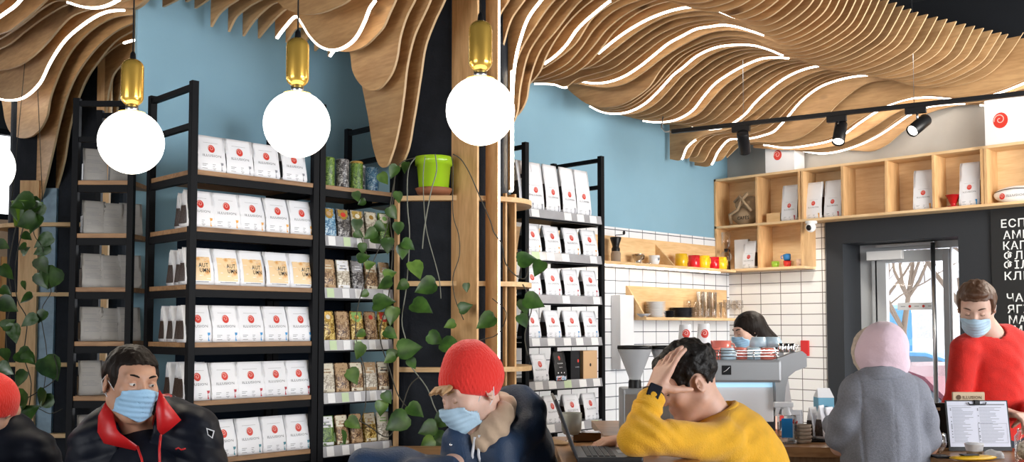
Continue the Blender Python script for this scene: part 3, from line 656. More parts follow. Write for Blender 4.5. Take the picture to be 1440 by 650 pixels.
def autumn_mat():
    m, nt, b = new_mat('autumn_fruit_print'); N = nt.nodes; L = nt.links; tc = N.new('ShaderNodeTexCoord')
    v = N.new('ShaderNodeTexVoronoi'); v.inputs['Scale'].default_value = 28; L.new(tc.outputs['Object'], v.inputs[0])
    n = N.new('ShaderNodeTexNoise'); n.inputs['Scale'].default_value = 30; n.inputs['Detail'].default_value = 4; L.new(tc.outputs['Object'], n.inputs[0])
    a = N.new('ShaderNodeMath'); a.operation = 'ADD'; L.new(v.outputs['Distance'], a.inputs[0]); L.new(n.outputs['Fac'], a.inputs[1])
    cr = N.new('ShaderNodeValToRGB'); e = cr.color_ramp.elements; e[0].position = .45; e[0].color = (.62, .24, .04, 1); e[1].position = 1.15; e[1].color = (.85, .62, .36, 1)
    k = cr.color_ramp.elements.new(.7); k.color = (.75, .42, .16, 1); k = cr.color_ramp.elements.new(.9); k.color = (.80, .58, .34, 1)
    L.new(a.outputs[0], cr.inputs[0]); L.new(cr.outputs[0], b.inputs['Base Color']); b.inputs['Roughness'].default_value = .4; return m
M['autumn'] = autumn_mat()
ORD = ['first', 'second', 'third', 'fourth', 'fifth', 'sixth', 'seventh']
ROW = ['top shelf', 'second shelf', 'third shelf', 'fourth shelf', 'fifth shelf', 'sixth shelf']
def place_row(proto_fn, xs, z, y, desc, shelf, group, rzs=None, where='white coffee bags rack', cat=None):
    proto = proto_fn()
    for i, x in enumerate(xs):
        rz = (rzs[i] if rzs else random.uniform(-.07, .07)); lb = f'{desc}, {ORD[i]} from left on {shelf} of {where}'
        o = proto if i == 0 else dup(proto)
        o.location = (x, y + random.uniform(-.004, .004), z + .001); o.rotation_euler = (0, 0, rz); tag(o, lb, cat or 'coffee bag', group)
WR = 'left main rack'
def bagrow(kind, tab, n, row, x0, x1, desc):
    xs = [x0 + (x1 - x0) * (i + .5) / n + random.uniform(-.003, .003) for i in range(n)]
    place_row(lambda: make_bag(kind, tab=tab), xs, SH[row], YF + .062, desc, ROW[row], f'white bags on the {ROW[row]} of the left main rack', where=WR)
bagrow('std', 'tab_grey', 4, 0, 2.345, 2.99, 'white bag with grey tab')
bagrow('std', 'tab_orange', 5, 1, 2.30, 3.035, 'white bag with orange tab')
bagrow('autumn', None, 5, 2, 2.30, 3.045, 'white bag with brown fruit picture')
bagrow('std', 'tab_blue', 5, 3, 2.30, 3.035, 'white bag with blue tab')
bagrow('std', 'tab_red', 5, 4, 2.30, 3.035, 'white bag with dark red tab')
bagrow('std', 'tab_teal', 5, 5, 2.30, 3.035, 'white bag with teal tab')
# deeper bags seen through the rack's open side
back = make_bag('plain', label='')
back.data.materials[0] = M['bag_white']
first = True
for row, spots in ((1, (4.80,)), (2, (4.79, 4.88)), (3, (4.78, 4.87, 4.96)), (4, (4.79, 4.89)), (5, (4.80, 4.90))):
    for k, y in enumerate(spots):
        o = back if first else dup(back); first = False
        o.location = (2.335 + .08, y, SH[row] + .001); o.rotation_euler = (0, 0, random.uniform(-.1, .1))
        tag(o, f'white bag standing {ORD[k + 1]} row deep at left end of {ROW[row]}, left main rack', 'coffee bag', 'bags behind the front row of the left main rack')
# grey bag backs on the left rack
gb = bag_body(.15, .185, .085, None).build('coffee_bag', [M['bag_grey'], M['beans']]); hf, pr_, fr_ = bag_fn(.15, .185, .085)
m = MB()
for z in (.145, .12, .112, .104, .075, .067, .059, .051): put_rect(m, -.055, .055 - .03 * random.random(), z, z + .002, lambda a, b: fr_(a, b, .001), 0, 3, 1)
m.build('fine_print', M['print_grey'], gb)
m = MB(); m.box(-.0765, -.0745, -.030, .028, .012, .10); m.build('clear_side_window', M['beans'] if 'beans' in M else mat('coffee_beans', (.03, .015, .01), .35, bump=.9, bscale=120), gb)
first = True
for row, n in ((0, 2), (1, 3), (2, 3), (3, 3), (4, 3), (5, 2)):
    for k in range(n):
        o = gb if first else dup(gb); first = False
        lx = -.088 + k * (.078 if n == 3 else .12); p = R0.matrix_basis @ Vector((lx, -.060 + .055 * k, SH[row] + .001))
        o.location = p; o.rotation_euler = (0, 0, YAW - math.pi / 2 + .62 + random.uniform(-.08, .08))
        o.scale = (.8, .8, .97 if k % 2 else 1.0); tag(o, f'grey printed back of a bag, {ORD[k]} from left, {ROW[row]} of narrow left rack', 'coffee bag', 'bags seen from behind on the narrow left rack')
# ---- tea and herb packets on the narrow rack
def content_mat(name, c1, c2, c3, sc_=60, rough=.35):
    m, nt, b = new_mat(name); N = nt.nodes; L = nt.links; tc = N.new('ShaderNodeTexCoord')
    v = N.new('ShaderNodeTexNoise'); v.inputs['Scale'].default_value = sc_; v.inputs['Detail'].default_value = 3; v.inputs['Distortion'].default_value = 1.5; L.new(tc.outputs['Object'], v.inputs[0])
    cr = N.new('ShaderNodeValToRGB'); e = cr.color_ramp.elements; e[0].position = .38; e[0].color = (*c1, 1); e[1].position = .64; e[1].color = (*c3, 1); k = e.new(.5); k.color = (*c2, 1)
    L.new(v.outputs['Fac'], cr.inputs[0]); L.new(cr.outputs[0], b.inputs['Base Color']); b.inputs['Roughness'].default_value = rough
    bp = N.new('ShaderNodeBump'); bp.inputs['Strength'].default_value = .5; bp.inputs['Distance'].default_value = .004; L.new(v.outputs['Fac'], bp.inputs['Height']); L.new(bp.outputs[0], b.inputs['Normal']); return m
M['moss'] = content_mat('green_leaf_filling', (.03, .07, .01), (.10, .20, .03), (.25, .36, .08), 70)
M['darktea'] = content_mat('dark_tea_filling', (.02, .018, .02), (.10, .09, .09), (.45, .44, .43), 55)
M['bluet'] = content_mat('blue_foil_print', (.03, .10, .22), (.12, .30, .45), (.50, .62, .70), 55)
M['goldt'] = content_mat('golden_foil_filling', (.10, .05, .01), (.42, .26, .05), (.80, .62, .22), 50, .25)
M['brownt'] = content_mat('brown_grain_filling', (.07, .03, .015), (.28, .15, .06), (.62, .46, .28), 60)
M['palet'] = content_mat('pale_herb_filling', (.25, .20, .14), (.50, .44, .34), (.75, .70, .60), 55)
M['goldlabel'] = mat('gold_label', (.72, .46, .12), .25, .6)
M['redlabel'] = mat('red_label', (.60, .05, .03), .4)
M['paper'] = mat('kraft_paper', (.46, .30, .16), .7, bump=.2, bscale=50)
M['cream'] = mat('cream_label', (.72, .66, .52), .6)
M['greenlabel'] = mat('green_label', (.22, .42, .10), .5)
def packet(body, top, mark, style, w=.082, h=.165, d=.055):
    o = bag_body(w, h, d, None, 'tea_packet').build('tea_packet', M[body]); hf, pr, fr = bag_fn(w, h, d); f1 = lambda a, b, e=0: fr(a, b, .001 + e)
    m = MB()
    if style == 'arch':
        put_rect(m, -w * .40, w * .40, h * .74, h * .97, f1); put_disc(m, 0, h * .74, w * .28, w * .22, lambda a, b: fr(a, b, .002)); m.build('label', M[top], o)
        m = MB(); put_disc(m, 0, h * .80, w * .2, w * .16, lambda a, b: fr(a, b, .003)); m.build('emblem', M[mark], o)
    elif style == 'window':
        put_rect(m, -w * .46, w * .46, h * .62, h * .98, f1); m.build('label', M[top], o); m = MB(); put_rect(m, -w * .46, w * .46, h * .04, h * .14, f1); m.build('base_label', M[top], o)
        m = MB(); put_rect(m, -w * .3, w * .3, h * .68, h * .72, lambda a, b: fr(a, b, .002)); put_rect(m, -w * .22, w * .22, h * .78, h * .81, lambda a, b: fr(a, b, .002)); m.build('emblem', M[mark], o)
    elif style == 'tin':
        put_rect(m, -w * .25, w * .1, h * .88, h * .96, f1); m.build('label', M[top], o)
    return o
def tin(body, top):
    o = MB().lathe([(.036, 0), (.038, .004), (.038, .150), (.036, .156), (.0, .157)], 20, 0).build('tea_tin', M[body]); MB().lathe([(.0385, .148), (.0385, .158), (.034, .162), (0, .163)], 20).build('lid', M[top], o); return o
rows = [
 (0, 'tin', [('moss', 'moss'), ('darktea', 'darktea'), ('moss', 'goldlabel'), ('darktea', 'white'), ('bluet', 'bluet')], ['mossy green', 'dark speckled', 'green gold marked', 'grey black', 'blue'], 'tea tin'),
 (1, 'arch', [('bluet', 'goldlabel', 'paper'), ('darktea', 'goldlabel', 'red'), ('palet', 'goldlabel', 'cream'), ('palet', 'cream', 'goldlabel'), ('moss', 'cream', 'greenlabel')], ['blue gold topped', 'black gold topped', 'silvery', 'cream', 'leaf green'], 'tea packet'),
 (2, 'window', [('brownt', 'paper', 'cream'), ('palet', 'white', 'print_grey'), ('darktea', 'rail', 'white'), ('brownt', 'cream', 'paper'), ('palet', 'paper', 'white')], ['brown', 'white striped', 'dark grey', 'light brown', 'pale'], 'tea packet'),
 (3, 'arch', [('goldt', 'goldlabel', 'cream'), ('brownt', 'paper', 'brownt'), ('goldt', 'greenlabel', 'goldlabel'), ('brownt', 'paper', 'redlabel'), ('goldt', 'redlabel', 'cream')], ['shiny golden', 'plain brown', 'golden green topped', 'kraft brown', 'golden red topped'], 'tea packet'),
 (4, 'window', [('palet', 'cream', 'brownt'), ('brownt', 'paper', 'brownt'), ('brownt', 'cream', 'paper'), ('palet', 'paper', 'cream'), ('brownt', 'cream', 'black')], ['cream', 'brown', 'tan', 'speckled', 'tan dark marked'], 'tea packet'),
 (5, 'window', [('moss', 'white', 'print_grey'), ('brownt', 'cream', 'brownt'), ('brownt', 'paper', 'brownt'), ('goldt', 'cream', 'paper'), ('palet', 'cream', 'greenlabel')], ['green white topped', 'kraft', 'dark amber', 'yellow windowed', 'cream'], 'tea packet')]
for row, st, items, desc, cat in rows:
    n = len(items)
    for i, it in enumerate(items):
        o = tin(*it) if st == 'tin' else packet(*it, st)
        x = 3.10 + (3.585 - 3.10) * (i + .5) / n; o.location = (x, YF + (.17 if row == 0 and i > 2 else .06), SH[row] + .001); o.rotation_euler = (0, 0, random.uniform(-.15, .15))
        tag(o, f'{desc[i]} {cat}, {ORD[i]} from left on {ROW[row]} of narrow middle rack', cat, f'{cat}s on the {ROW[row]} of the narrow middle rack')
# ---- goods on the rack right of the column
WR2 = 'rack right of column'
place_row(lambda: make_bag('tall', w=.15, h=.33, dep=.09, tab='tab_grey'), [4.62 + .09, 4.80, 4.96, 5.13, 5.29], SH[0], YF + .075, 'tall white kilo bag', ROW[0], 'tall bags on the top shelf right of the column', where=WR2)
for row, tab, n in ((1, 'tab_orange', 4), (2, 'tab_red', 4), (3, 'tab_blue', 4), (5, 'tab_grey', 4)):
    xs = [4.66 + .78 * (i + .5) / n for i in range(n)]
    place_row(lambda: make_bag('std', tab=tab, w=.155, h=.19), xs, SH[row], YF + .06, f'white bag with {tab[4:]} tab', ROW[row], f'white bags on the {ROW[row]} right of the column', where=WR2)
o = make_bag('std', tab='tab_grey', w=.145); o.location = (4.83, YF + .06, SH[4] + .001); tag(o, 'white bag beside the black bags, fifth shelf of rack right of column', 'coffee bag')
o = bag_body(.12, .20, .07, None).build('coffee_bag', [M['black'], M['black']], None, (5.0, YF + .03, SH[4] + .001)); hf, pr, fr = bag_fn(.12, .20, .07); f1 = lambda a, b, e=0: fr(a, b, .001 + e)
tag(o, 'black coffee bag with small red emblem on fifth shelf right of column', 'coffee bag')
m = MB(); put_disc(m, 0, .155, .010, .014, f1); m.build('logo', M['red'], o); m = MB(); put_text(m, 'ILLUSION', 0, .115, .007, .05, True, f1); put_text(m, 'BREW', 0, .09, .005, .03, True, f1)
for x in (-.03, 0, .03): put_disc(m, x, .055, .005, .005, f1)
m.build('lettering', M['white'], o); m = MB(); put_rect(m, -.05, .05, .005, .035, f1, 0, 4, 2); m.build('picture_strip', content_mat('red_blue_print', (.7, .08, .05), (.8, .8, .8), (.1, .35, .6), 40), o)
o = MB().bbox(-.055, .055, -.04, .04, 0, .20, .002).build('gift_box', M['black'], None, (5.17, YF + .06, SH[4] + .001), .1); tag(o, 'plain black upright box between black bag and kraft box', 'box')
m = MB(); fb = lambda a, b, e=0: (a, -.041 - e, b); put_disc(m, .03, .13, .009, .013, fb); m.build('logo', M['red'], o); m = MB(); put_text(m, 'ILLUSION', .02, .085, .006, .045, True, fb); m.build('lettering', M['white'], o)
o = MB().bbox(-.075, .075, -.04, .04, 0, .20, .002).build('gift_box', mat('kraft_card', (.60, .38, .20), .7), None, (5.325, YF + .055, SH[4] + .001), 0); tag(o, 'kraft brown upright box with round black hole, fifth shelf right of column', 'box')
m = MB(); put_disc(m, 0, .10, .009, .012, fb); m.build('hole', M['black'], o)

# ================================================================ plants
def leafmat(name, a, b_, rough=.35):
    m, nt, b = new_mat(name); N = nt.nodes; L = nt.links; tc = N.new('ShaderNodeTexCoord'); n = N.new('ShaderNodeTexNoise'); n.inputs['Scale'].default_value = 14; L.new(tc.outputs['Object'], n.inputs[0])
    cr = N.new('ShaderNodeValToRGB'); e = cr.color_ramp.elements; e[0].position = .35; e[0].color = (*a, 1); e[1].position = .7; e[1].color = (*b_, 1); L.new(n.outputs['Fac'], cr.inputs[0]); L.new(cr.outputs[0], b.inputs['Base Color'])
    b.inputs['Roughness'].default_value = rough; return m
M['leaf'] = leafmat('pothos_leaf', (.016, .050, .008), (.060, .14, .022)); M['leaf2'] = leafmat('pothos_leaf_painted_sheen', (.05, .11, .03), (.30, .38, .28), .2)  # second leaf colour is paler, bright reflections put into it
M['stem'] = mat('vine_stem', (.05, .045, .03), .6); M['stem_pale'] = mat('pale_vine_stem', (.20, .21, .17), .6)
def leaf(mb, c, size, tip, nrm, m=0):
    """heart-shaped leaf folded along its midrib; c = stalk end"""
    t = tip.normalized(); nn = (nrm - t * nrm.dot(t)).normalized(); s = t.cross(nn)
    out = [(-.12, .0), (-.16, .22), (-.05, .42), (.18, .50), (.45, .42), (.72, .22), (.90, .08), (1.0, 0)]
    vs = [c]; mid = []
    for k, (a, b) in enumerate(out):
        droop = -.18 * max(0, a) ** 2
        mid.append(c + t * size * max(a, 0) + nn * size * (droop - .03))
    vs = []
    for sgn in (1, -1):
        for k, (a, b) in enumerate(out):
            droop = -.18 * max(0, a) ** 2; vs.append(c + t * size * a + s * size * b * sgn + nn * size * (droop + b * .22))
    vs += mid; n = len(out); fs = []
    for sg in (0, 1):
        for k in range(n - 1):
            a, b, c_, d = sg * n + k, sg * n + k + 1, 2 * n + k + 1, 2 * n + k
            fs.append((a, b, c_, d) if sg == 0 else (d, c_, b, a))
    mb.add(vs, fs, m, True)
def curve_px(pts, d0, d1=None, jit=.015):
    d1 = d1 if d1 is not None else d0; q = [W(x, y, d0 + (d1 - d0) * i / (len(pts) - 1)) for i, (x, y) in enumerate(pts)]
    out = []
    for i in range(len(q) - 1):
        p0 = q[max(i - 1, 0)]; p1 = q[i]; p2 = q[i + 1]; p3 = q[min(i + 2, len(q) - 1)]
        for k in range(4):
            t = k / 4; out.append(.5 * ((2 * p1) + (p2 - p0) * t + (2 * p0 - 5 * p1 + 4 * p2 - p3) * t * t + (3 * p1 - p0 - 3 * p2 + p3) * t**3))
    return out + [q[-1]]
def plant(name, label, stems, leaves, d, lm, pale):
    root = empty(name, (0, 0, 0), 0, label, 'plant')
    for i, s in enumerate(stems):
        m = MB(); m.tube(curve_px(s, d - .02 * (i % 3)), .0028 if i % 2 else .0035, 5); m.build('stem', M['stem_pale'] if i in pale else M['stem'], root)
    for (x, y, sz, ang) in leaves:
        m = MB(); dd = d - random.uniform(.01, .09); c = W(x, y, dd); a = math.radians(ang)
        t = Rv * math.cos(a) + Zv * math.sin(a) + Fv * random.uniform(-.35, .25); n = -Fv + Zv * random.uniform(.1, .6) + Rv * random.uniform(-.5, .5)
        leaf(m, c - t.normalized() * sz * .45 * d / FPX, sz * d / FPX, t, n); m.build('leaf', random.choice(lm), root)
    return root
DP = 5.62
stems = [[(584, 222), (574, 240), (573, 290), (576, 330), (572, 400), (565, 450), (571, 480), (575, 510), (600, 545), (612, 575), (628, 600)],
 [(598, 220), (595, 250), (597, 300), (601, 330), (612, 370), (618, 395), (620, 420)], [(612, 217), (614, 240), (606, 270), (597, 320), (594, 350)],
 [(634, 218), (637, 235), (637, 300), (645, 330), (646, 360), (637, 390), (640, 420), (652, 450)],
 [(637, 217), (648, 224), (660, 243), (674, 275), (690, 312), (694, 326), (706, 345), (710, 368), (722, 385), (738, 392), (744, 370), (742, 350)],
 [(584, 222), (565, 228), (556, 245), (552, 285), (541, 330), (524, 370), (508, 412), (500, 455), (503, 490), (513, 520), (514, 570), (505, 592)],
 [(556, 245), (548, 300), (552, 350), (546, 420), (534, 470), (548, 520), (562, 560), (585, 585)], [(514, 300), (505, 320), (520, 370), (524, 372)], [(505, 592), (520, 600), (545, 615), (560, 590), (575, 545), (590, 530)],
 [(692, 420), (712, 440), (700, 470), (672, 480), (650, 500)], [(735, 400), (748, 430), (738, 470), (742, 500)]]
L = []
for x, y, s in [(502, 277, 16), (502, 318, 20), (505, 330, 16), (540, 252, 20), (553, 242, 22), (570, 236, 18), (560, 278, 18), (535, 320, 20), (552, 300, 22), (545, 346, 24), (530, 338, 18), (510, 350, 17), (520, 330, 22), (560, 322, 20), (575, 345, 22), (566, 355, 22),
  (586, 380, 30), (597, 404, 34), (594, 432, 34), (540, 425, 34), (551, 445, 28), (550, 470, 22), (577, 490, 36), (505, 495, 26), (497, 530, 26), (555, 498, 22), (547, 505, 20), (536, 575, 24), (557, 595, 38), (585, 578, 28), (600, 604, 30), (618, 592, 32), (600, 624, 24),
  (624, 620, 30), (636, 488, 34), (655, 432, 22), (682, 453, 32), (613, 477, 26), (632, 457, 18), (742, 365, 30), (757, 378, 26), (752, 425, 32), (738, 432, 24), (736, 452, 22), (498, 596, 24), (480, 618, 24), (545, 560, 20), (580, 512, 18), (521, 372, 16), (512, 362, 20), (565, 402, 20), (549, 385, 20), (540, 400, 26), (512, 414, 14), (506, 470, 16), (656, 405, 14), (640, 520, 22), (508, 285, 14)]:
    L.append((x, y, s * .86, random.choice([-60, -90, -120, -150, -30, -75, -105, 200, 20]) if s < 30 else random.choice([200, -150, -20, -60, 10])))
pl1 = plant('trailing_plant', 'long vines with heart-shaped green leaves hanging down the central column', stems, L, DP, [M['leaf']] * 3 + [M['leaf2']] * 0 + [leafmat('pothos_leaf_bright', (.04, .10, .012), (.14, .24, .045))], (1, 2, 0))
M['lime'] = mat('lime_green_plastic', (.36, .62, .02), .25, spec=.6); M['terracotta'] = mat('terracotta', (.30, .11, .05), .7, bump=.2)
pz = RING + .028; pc = W(610, 250, 5.72); pr0 = empty('flower_pot', (pc.x, pc.y, pz), 0, 'lime green flower pot on terracotta saucer on column ring', 'flower pot')
k = 5.72 / FPX
MB().lathe([(0, .012), (.075, .012), (.085, .02), (.098, .165), (.108, .166), (.110, .212), (.104, .214), (.10, .20), (0, .19)], 32, cap=False).build('pot', M['lime'], pr0)
MB().lathe([(0, 0), (.095, 0), (.108, .03), (.103, .032), (.09, .01), (0, .01)], 32, cap=False).build('saucer', M['terracotta'], pr0)
MB().lathe([(0, .199), (.099, .199)], 24, cap=False).build('soil', mat('dark_soil', (.03, .02, .012), .9), pr0)
st2 = [[(30, 290), (20, 330), (12, 380), (16, 420), (8, 470), (14, 530), (10, 580)], [(45, 300), (48, 330), (60, 350), (64, 390), (72, 410), (58, 440), (66, 500), (60, 560)], [(35, 310), (22, 370), (24, 420), (38, 450), (34, 500), (44, 540), (38, 590)], [(62, 345), (56, 370), (74, 395), (80, 412)], [(38, 560), (55, 550), (80, 530), (76, 500)], [(20, 600), (48, 575), (70, 582), (88, 575)]]
L2 = []
for x, y, s in [(30, 285, 30), (40, 292, 30), (50, 300, 28), (25, 300, 26), (36, 312, 28), (48, 316, 26), (38, 333, 14), (30, 348, 14), (60, 340, 26), (58, 352, 24), (36, 352, 14), (60, 374, 22), (10, 384, 22), (60, 395, 24), (72, 393, 32), (8, 410, 16), (12, 430, 26), (34, 402, 12), (40, 452, 22), (58, 446, 18), (20, 470, 26), (12, 455, 18), (36, 502, 26), (42, 505, 20), (72, 520, 34), (8, 520, 22), (28, 534, 24), (14, 560, 22), (30, 566, 30), (58, 562, 26), (64, 566, 22), (40, 580, 30), (22, 585, 26), (36, 420, 18), (5, 345, 16), (8, 500, 18)]:
    L2.append((x, y, s, random.choice([-60, -90, -120, -150, -30, 200, 40])))
pl2 = plant('trailing_plant', 'trailing plant with glossy green leaves at the far left column', st2, L2, 6.55, [M['leaf'], M['leaf'], M['leaf2']], ())
pc = W(38, 300, 6.6); pz2 = pc.z - .09
pr2 = empty('flower_pot', (pc.x, pc.y, pz2), 0, 'green hanging flower pot at far left under the wooden tongues', 'flower pot')
MB().lathe([(0, 0), (.075, 0), (.095, .16), (.10, .165), (.092, .165), (0, .14)], 28, cap=False).build('pot', mat('dark_lime_plastic', (.14, .28, .02), .4), pr2)
m = MB(); m.tube([(0, .1, .16), (-.05, .2, .4), (-.12, .3, .7)], .003, 5).tube([(.09, 0, .16), (.05, .05, .5), (0, .1, .9)], .003, 5)
for s in (-1, 1): m2 = MB().tube([(s * .098, 0, .16), (s * .05, .0, .9), (0, 0, 1.75)], .0025, 5).build('hanging_cord', M['stem'], pr2)
# ================================================================ pendant globe lamps
M['gold'] = mat('polished_gold', (1.0, .62, .12), .16, .72)
M['globe'] = mat('glowing_opal_glass', (1.0, .97, .92), .3, emit=2.2)
def lamp(px, py, d, label):
    c = W(px, py, d); root = empty('pendant_lamp', (c.x, c.y, c.z), 0, label, 'pendant lamp', 'pendant globe lamps hanging in a row'); R_ = .125
    MB().sphere((0, 0, 0), R_, 40).build('globe', M['globe'], root)
    g = MB().lathe([(.03, .118), (.045, .112), (.052, .117)], 28, cap=False); g.build('globe_ring', M['gold'], root)
    MB().lathe([(.0, .145), (.024, .145), (.024, .118), (0, .118)], 24, cap=False).build('collar', M['steel'], root)
    r = .043; z0 = .142; z1 = z0 + .19; pf = []
    for i in range(9): a = math.pi / 2 * i / 8; pf.append((r * math.sin(a) * 1.0, z0 + .036 * (1 - math.cos(a))))
    for i in range(9): a = math.pi / 2 * i / 8; pf.append((r * math.cos(a), z1 - .036 + .036 * math.sin(a)))
    MB().lathe(pf, 36, cap=False).build('gold_capsule', M['gold'], root)
    MB().lathe([(.004, z1 + .03), (.010, z1 + .02), (.012, z1 - .002)], 12).build('cord_grip', M['black'], root)
    MB().tube([(0, 0, z1 + .02), (0, 0, 4.2 - c.z)], .0032, 6).build('cord', M['black'], root)
    l = bpy.data.lights.new('globe_light', 'POINT'); l.energy = 9; l.color = (1, .88, .7); l.shadow_soft_size = .13; lo = bpy.data.objects.new('globe_light', l); COL.objects.link(lo); lo.parent = root; lo.location = (0, 0, -.16)
    return root
lamp(184.5, 200, 3.88, 'glowing white globe lamp in front of the left rack, gold capsule top')
lamp(417.5, 175, 3.72, 'glowing white globe lamp above white bags, middle of the three')
lamp(675.5, 156, 3.57, 'glowing white globe lamp in front of the central column')
lamp(-26, 234, 4.0, 'globe lamp cut by the left picture edge')
# ================================================================ cubbyholes on the right wall
XC = 8.04; zT = 2.865; zM = 2.40; zB = 1.975
def yX(px, X=XC): return onplane(px, 300, 0, X).y
cub = empty('wall_cubby_shelf', (XC, 0, 0), 0, 'plywood cubbyhole shelf running along the right wall', 'wall shelf')
T = .022; D = XR - .003 - XC
yl = YB - .004; yr = 1.0
m = MB().bbox(0, D, yr, yl, zT - T, zT, .0015).build('top_board', M['ply_c'], cub)
MB().bbox(0, D, yr, yl, zM - T / 2, zM + T / 2, .0015).build('middle_board', M['ply_c'], cub)
MB().bbox(0, D, yX(1128), yl, zB, zB + T, .0015).build('bottom_board', M['ply_c'], cub)
MB().box(D - .008, D, yr, yl, zM, zT - T).build('back_panel', M['ply_c'], cub); MB().box(D - .008, D, yX(1128), yl, zB + T, zM).build('back_panel', M['ply_c'], cub)
for px in (1064, 1124, 1128.5, 1185, 1247, 1313.5, 1382, 1387): y = yX(px); MB().bbox(0, D, y - T / 2, y + T / 2, zM + T / 2, zT - T, .0015).build('divider', M['ply_v'], cub)
yy = yX(1387) - .52
while yy > yr: MB().bbox(0, D, yy - T / 2, yy + T / 2, zM + T / 2, zT - T, .0015).build('divider', M['ply_v'], cub); yy -= .52
MB().bbox(0, D, yl - T, yl, zB, zT, .0015).build('end_panel', M['ply_v'], cub)
for px in (1066, 1127): y = yX(px); MB().bbox(0, D, y - T / 2, y + T / 2, zB + T, zM - T / 2, .0015).build('divider' if px < 1100 else 'end_panel', M['ply_v'], cub)
RZR = -math.pi / 2        # front of things on the right wall faces -X
def bag_r(px, z, kind, tab, label, w=.15, h=.33, rz=0):
    o = make_bag(kind, w=w, h=h, dep=.09, tab=tab); o.location = (XC + .09, yX(px, XC + .05), z); o.rotation_euler = (0, 0, RZR + rz); tag(o, label, 'coffee bag', 'tall white bags in the cubbyholes'); return o
bag_r(1110, zM + T / 2 + .001, 'tall', 'tab_red', 'tall white bag in the second cubbyhole beside a little carton', .16)
bag_r(1144, zM + T / 2 + .001, 'tall', 'tab_orange', 'tall white bag, left one of the pair sharing a cubbyhole', .16)
bag_r(1171, zM + T / 2 + .001, 'tall', 'tab_red', 'tall white bag, right one of the pair sharing a cubbyhole', .16)
bag_r(1298, zM + T / 2 + .001, 'tall', 'tab_orange', 'tall white bag left of the red dripper cubbyhole', .16, .33, .1)
bag_r(1364, zM + T / 2 + .001, 'tall', 'tab_blue', 'tall white bag beside the red dripper', .16, .35)
bag_r(1052, zB + T + .001, 'tall', None, 'white paper bag in the lower cubbyhole, right of a white box', .13, .26)
o = MB().bbox(-.075, .075, -.02, .02, 0, .28, .004).build('box', M['white'], None, (XC + .1, yX(1035), zB + T + .001), RZR); tag(o, 'plain flat white box in the lower left cubbyhole', 'box')
o = MB().bbox(-.07, .07, -.05, .05, 0, .085, .003).build('box', M['ply_x'], None, (XC + .1, yX(1083), zM + T / 2 + .001), RZR); tag(o, 'small brown carton in the second upper cubbyhole', 'box')
for px, s, lb in ((1095, .30, 'white box with red rose emblem on cubbyhole top, small left one'), (1420, .36, 'large white box with red rose emblem on cubbyhole top at right')):
    o = MB().bbox(-s / 2, s / 2, -.09, .09, 0, s, .004).build('box', M['white'], None, (XC + .12, yX(px), zT + .001), RZR); tag(o, lb, 'box')
    m = MB(); logo(m, -.02 if s < .33 else -.06, s * .52, .042 if s < .33 else .055, lambda a, b, e=0: (a, -.0915 - e, b)); m.build('logo', [M['red'], M['rose_line']], o)
# jute sack
M['jute'] = mat('jute_cloth', (.36, .25, .15), .9, bump=.6, bscale=150, var=.15, vscale=10)
exec_sack = True
# ================================================================ objects in the cubbyholes and on the right wall
o = MB(); 
sackc = Vector((XC + .11, yX(1042), zM + T / 2 + .001))
sk = empty('jute_sack', sackc, RZR, 'crumpled brown jute coffee sack with dark lettering in first cubbyhole', 'sack')
def blob(name, parent, parts, m, amp=.02, seed=0, res=3, fr=18):
    bm = bmesh.new()
    for c, r in parts:
        b2 = bmesh.new(); bmesh.ops.create_icosphere(b2, subdivisions=res, radius=1)
        for v in b2.verts: v.co = Vector((c[0] + v.co.x * r[0], c[1] + v.co.y * r[1], max(c[2] + v.co.z * r[2], 0)))
        me_ = bpy.data.meshes.new('t'); b2.to_mesh(me_); bm.from_mesh(me_); b2.free(); bpy.data.meshes.remove(me_)
    from mathutils import noise
    for v in bm.verts:
        n = noise.noise(v.co * fr + Vector((seed, 0, 0))); k = noise.noise(v.co * fr * 2.3 + Vector((0, seed, 0))); v.co += v.co.normalized() * (n * amp + k * amp * .5); v.co.z = max(v.co.z, 0)
    me = bpy.data.meshes.new(name); bm.to_mesh(me); bm.free(); me.materials.append(m); me.polygons.foreach_set('use_smooth', [True] * len(me.polygons)); ob = bpy.data.objects.new(name, me); return link(ob, parent)
blob('sack_body', sk, [((-.02, 0, .09), (.135, .09, .10)), ((.04, .0, .17), (.09, .07, .10)), ((-.06, -.01, .20), (.06, .05, .06))], M['jute'], .022, 3)
m = MB().tube([(-.14, -.06, .02), (-.13, -.10, .10), (-.04, -.105, .14), (.0, -.09, .24), (.06, -.085, .29)], .014, 8).tube([(-.09, -.08, .22), (-.02, -.095, .27), (.03, -.10, .20), (.10, -.09, .12)], .013, 8); m.build('strap', M['jute'], sk)
m = MB(); put_text(m, 'CAFÉS', -.045, .045, .030, .125, False, lambda a, b, e=0: (a, -.106 + abs(a) * .05, b), bold=True); m.build('lettering', M['black'], sk)
# red dripper
dr = empty('coffee_dripper', (XC + .07, yX(1336), zM + T / 2 + .001), RZR, 'red plastic coffee dripper in cubbyhole beside tall white bag', 'dripper')
MB().lathe([(.0, .004), (.045, .004), (.047, 0), (.047, .008), (.02, .012), (.025, .03), (.055, .095), (.060, .095), (.058, .10), (.050, .098), (.018, .02)], 28, cap=False).build('cone', mat('red_plastic', (.42, .01, .012), .2), dr)
MB().tube([(.05, 0, .08), (.075, 0, .078), (.075, 0, .05), (.04, 0, .045)], .005, 8).build('handle', mat('red_plastic_handle', (.42, .01, .012), .2), dr)
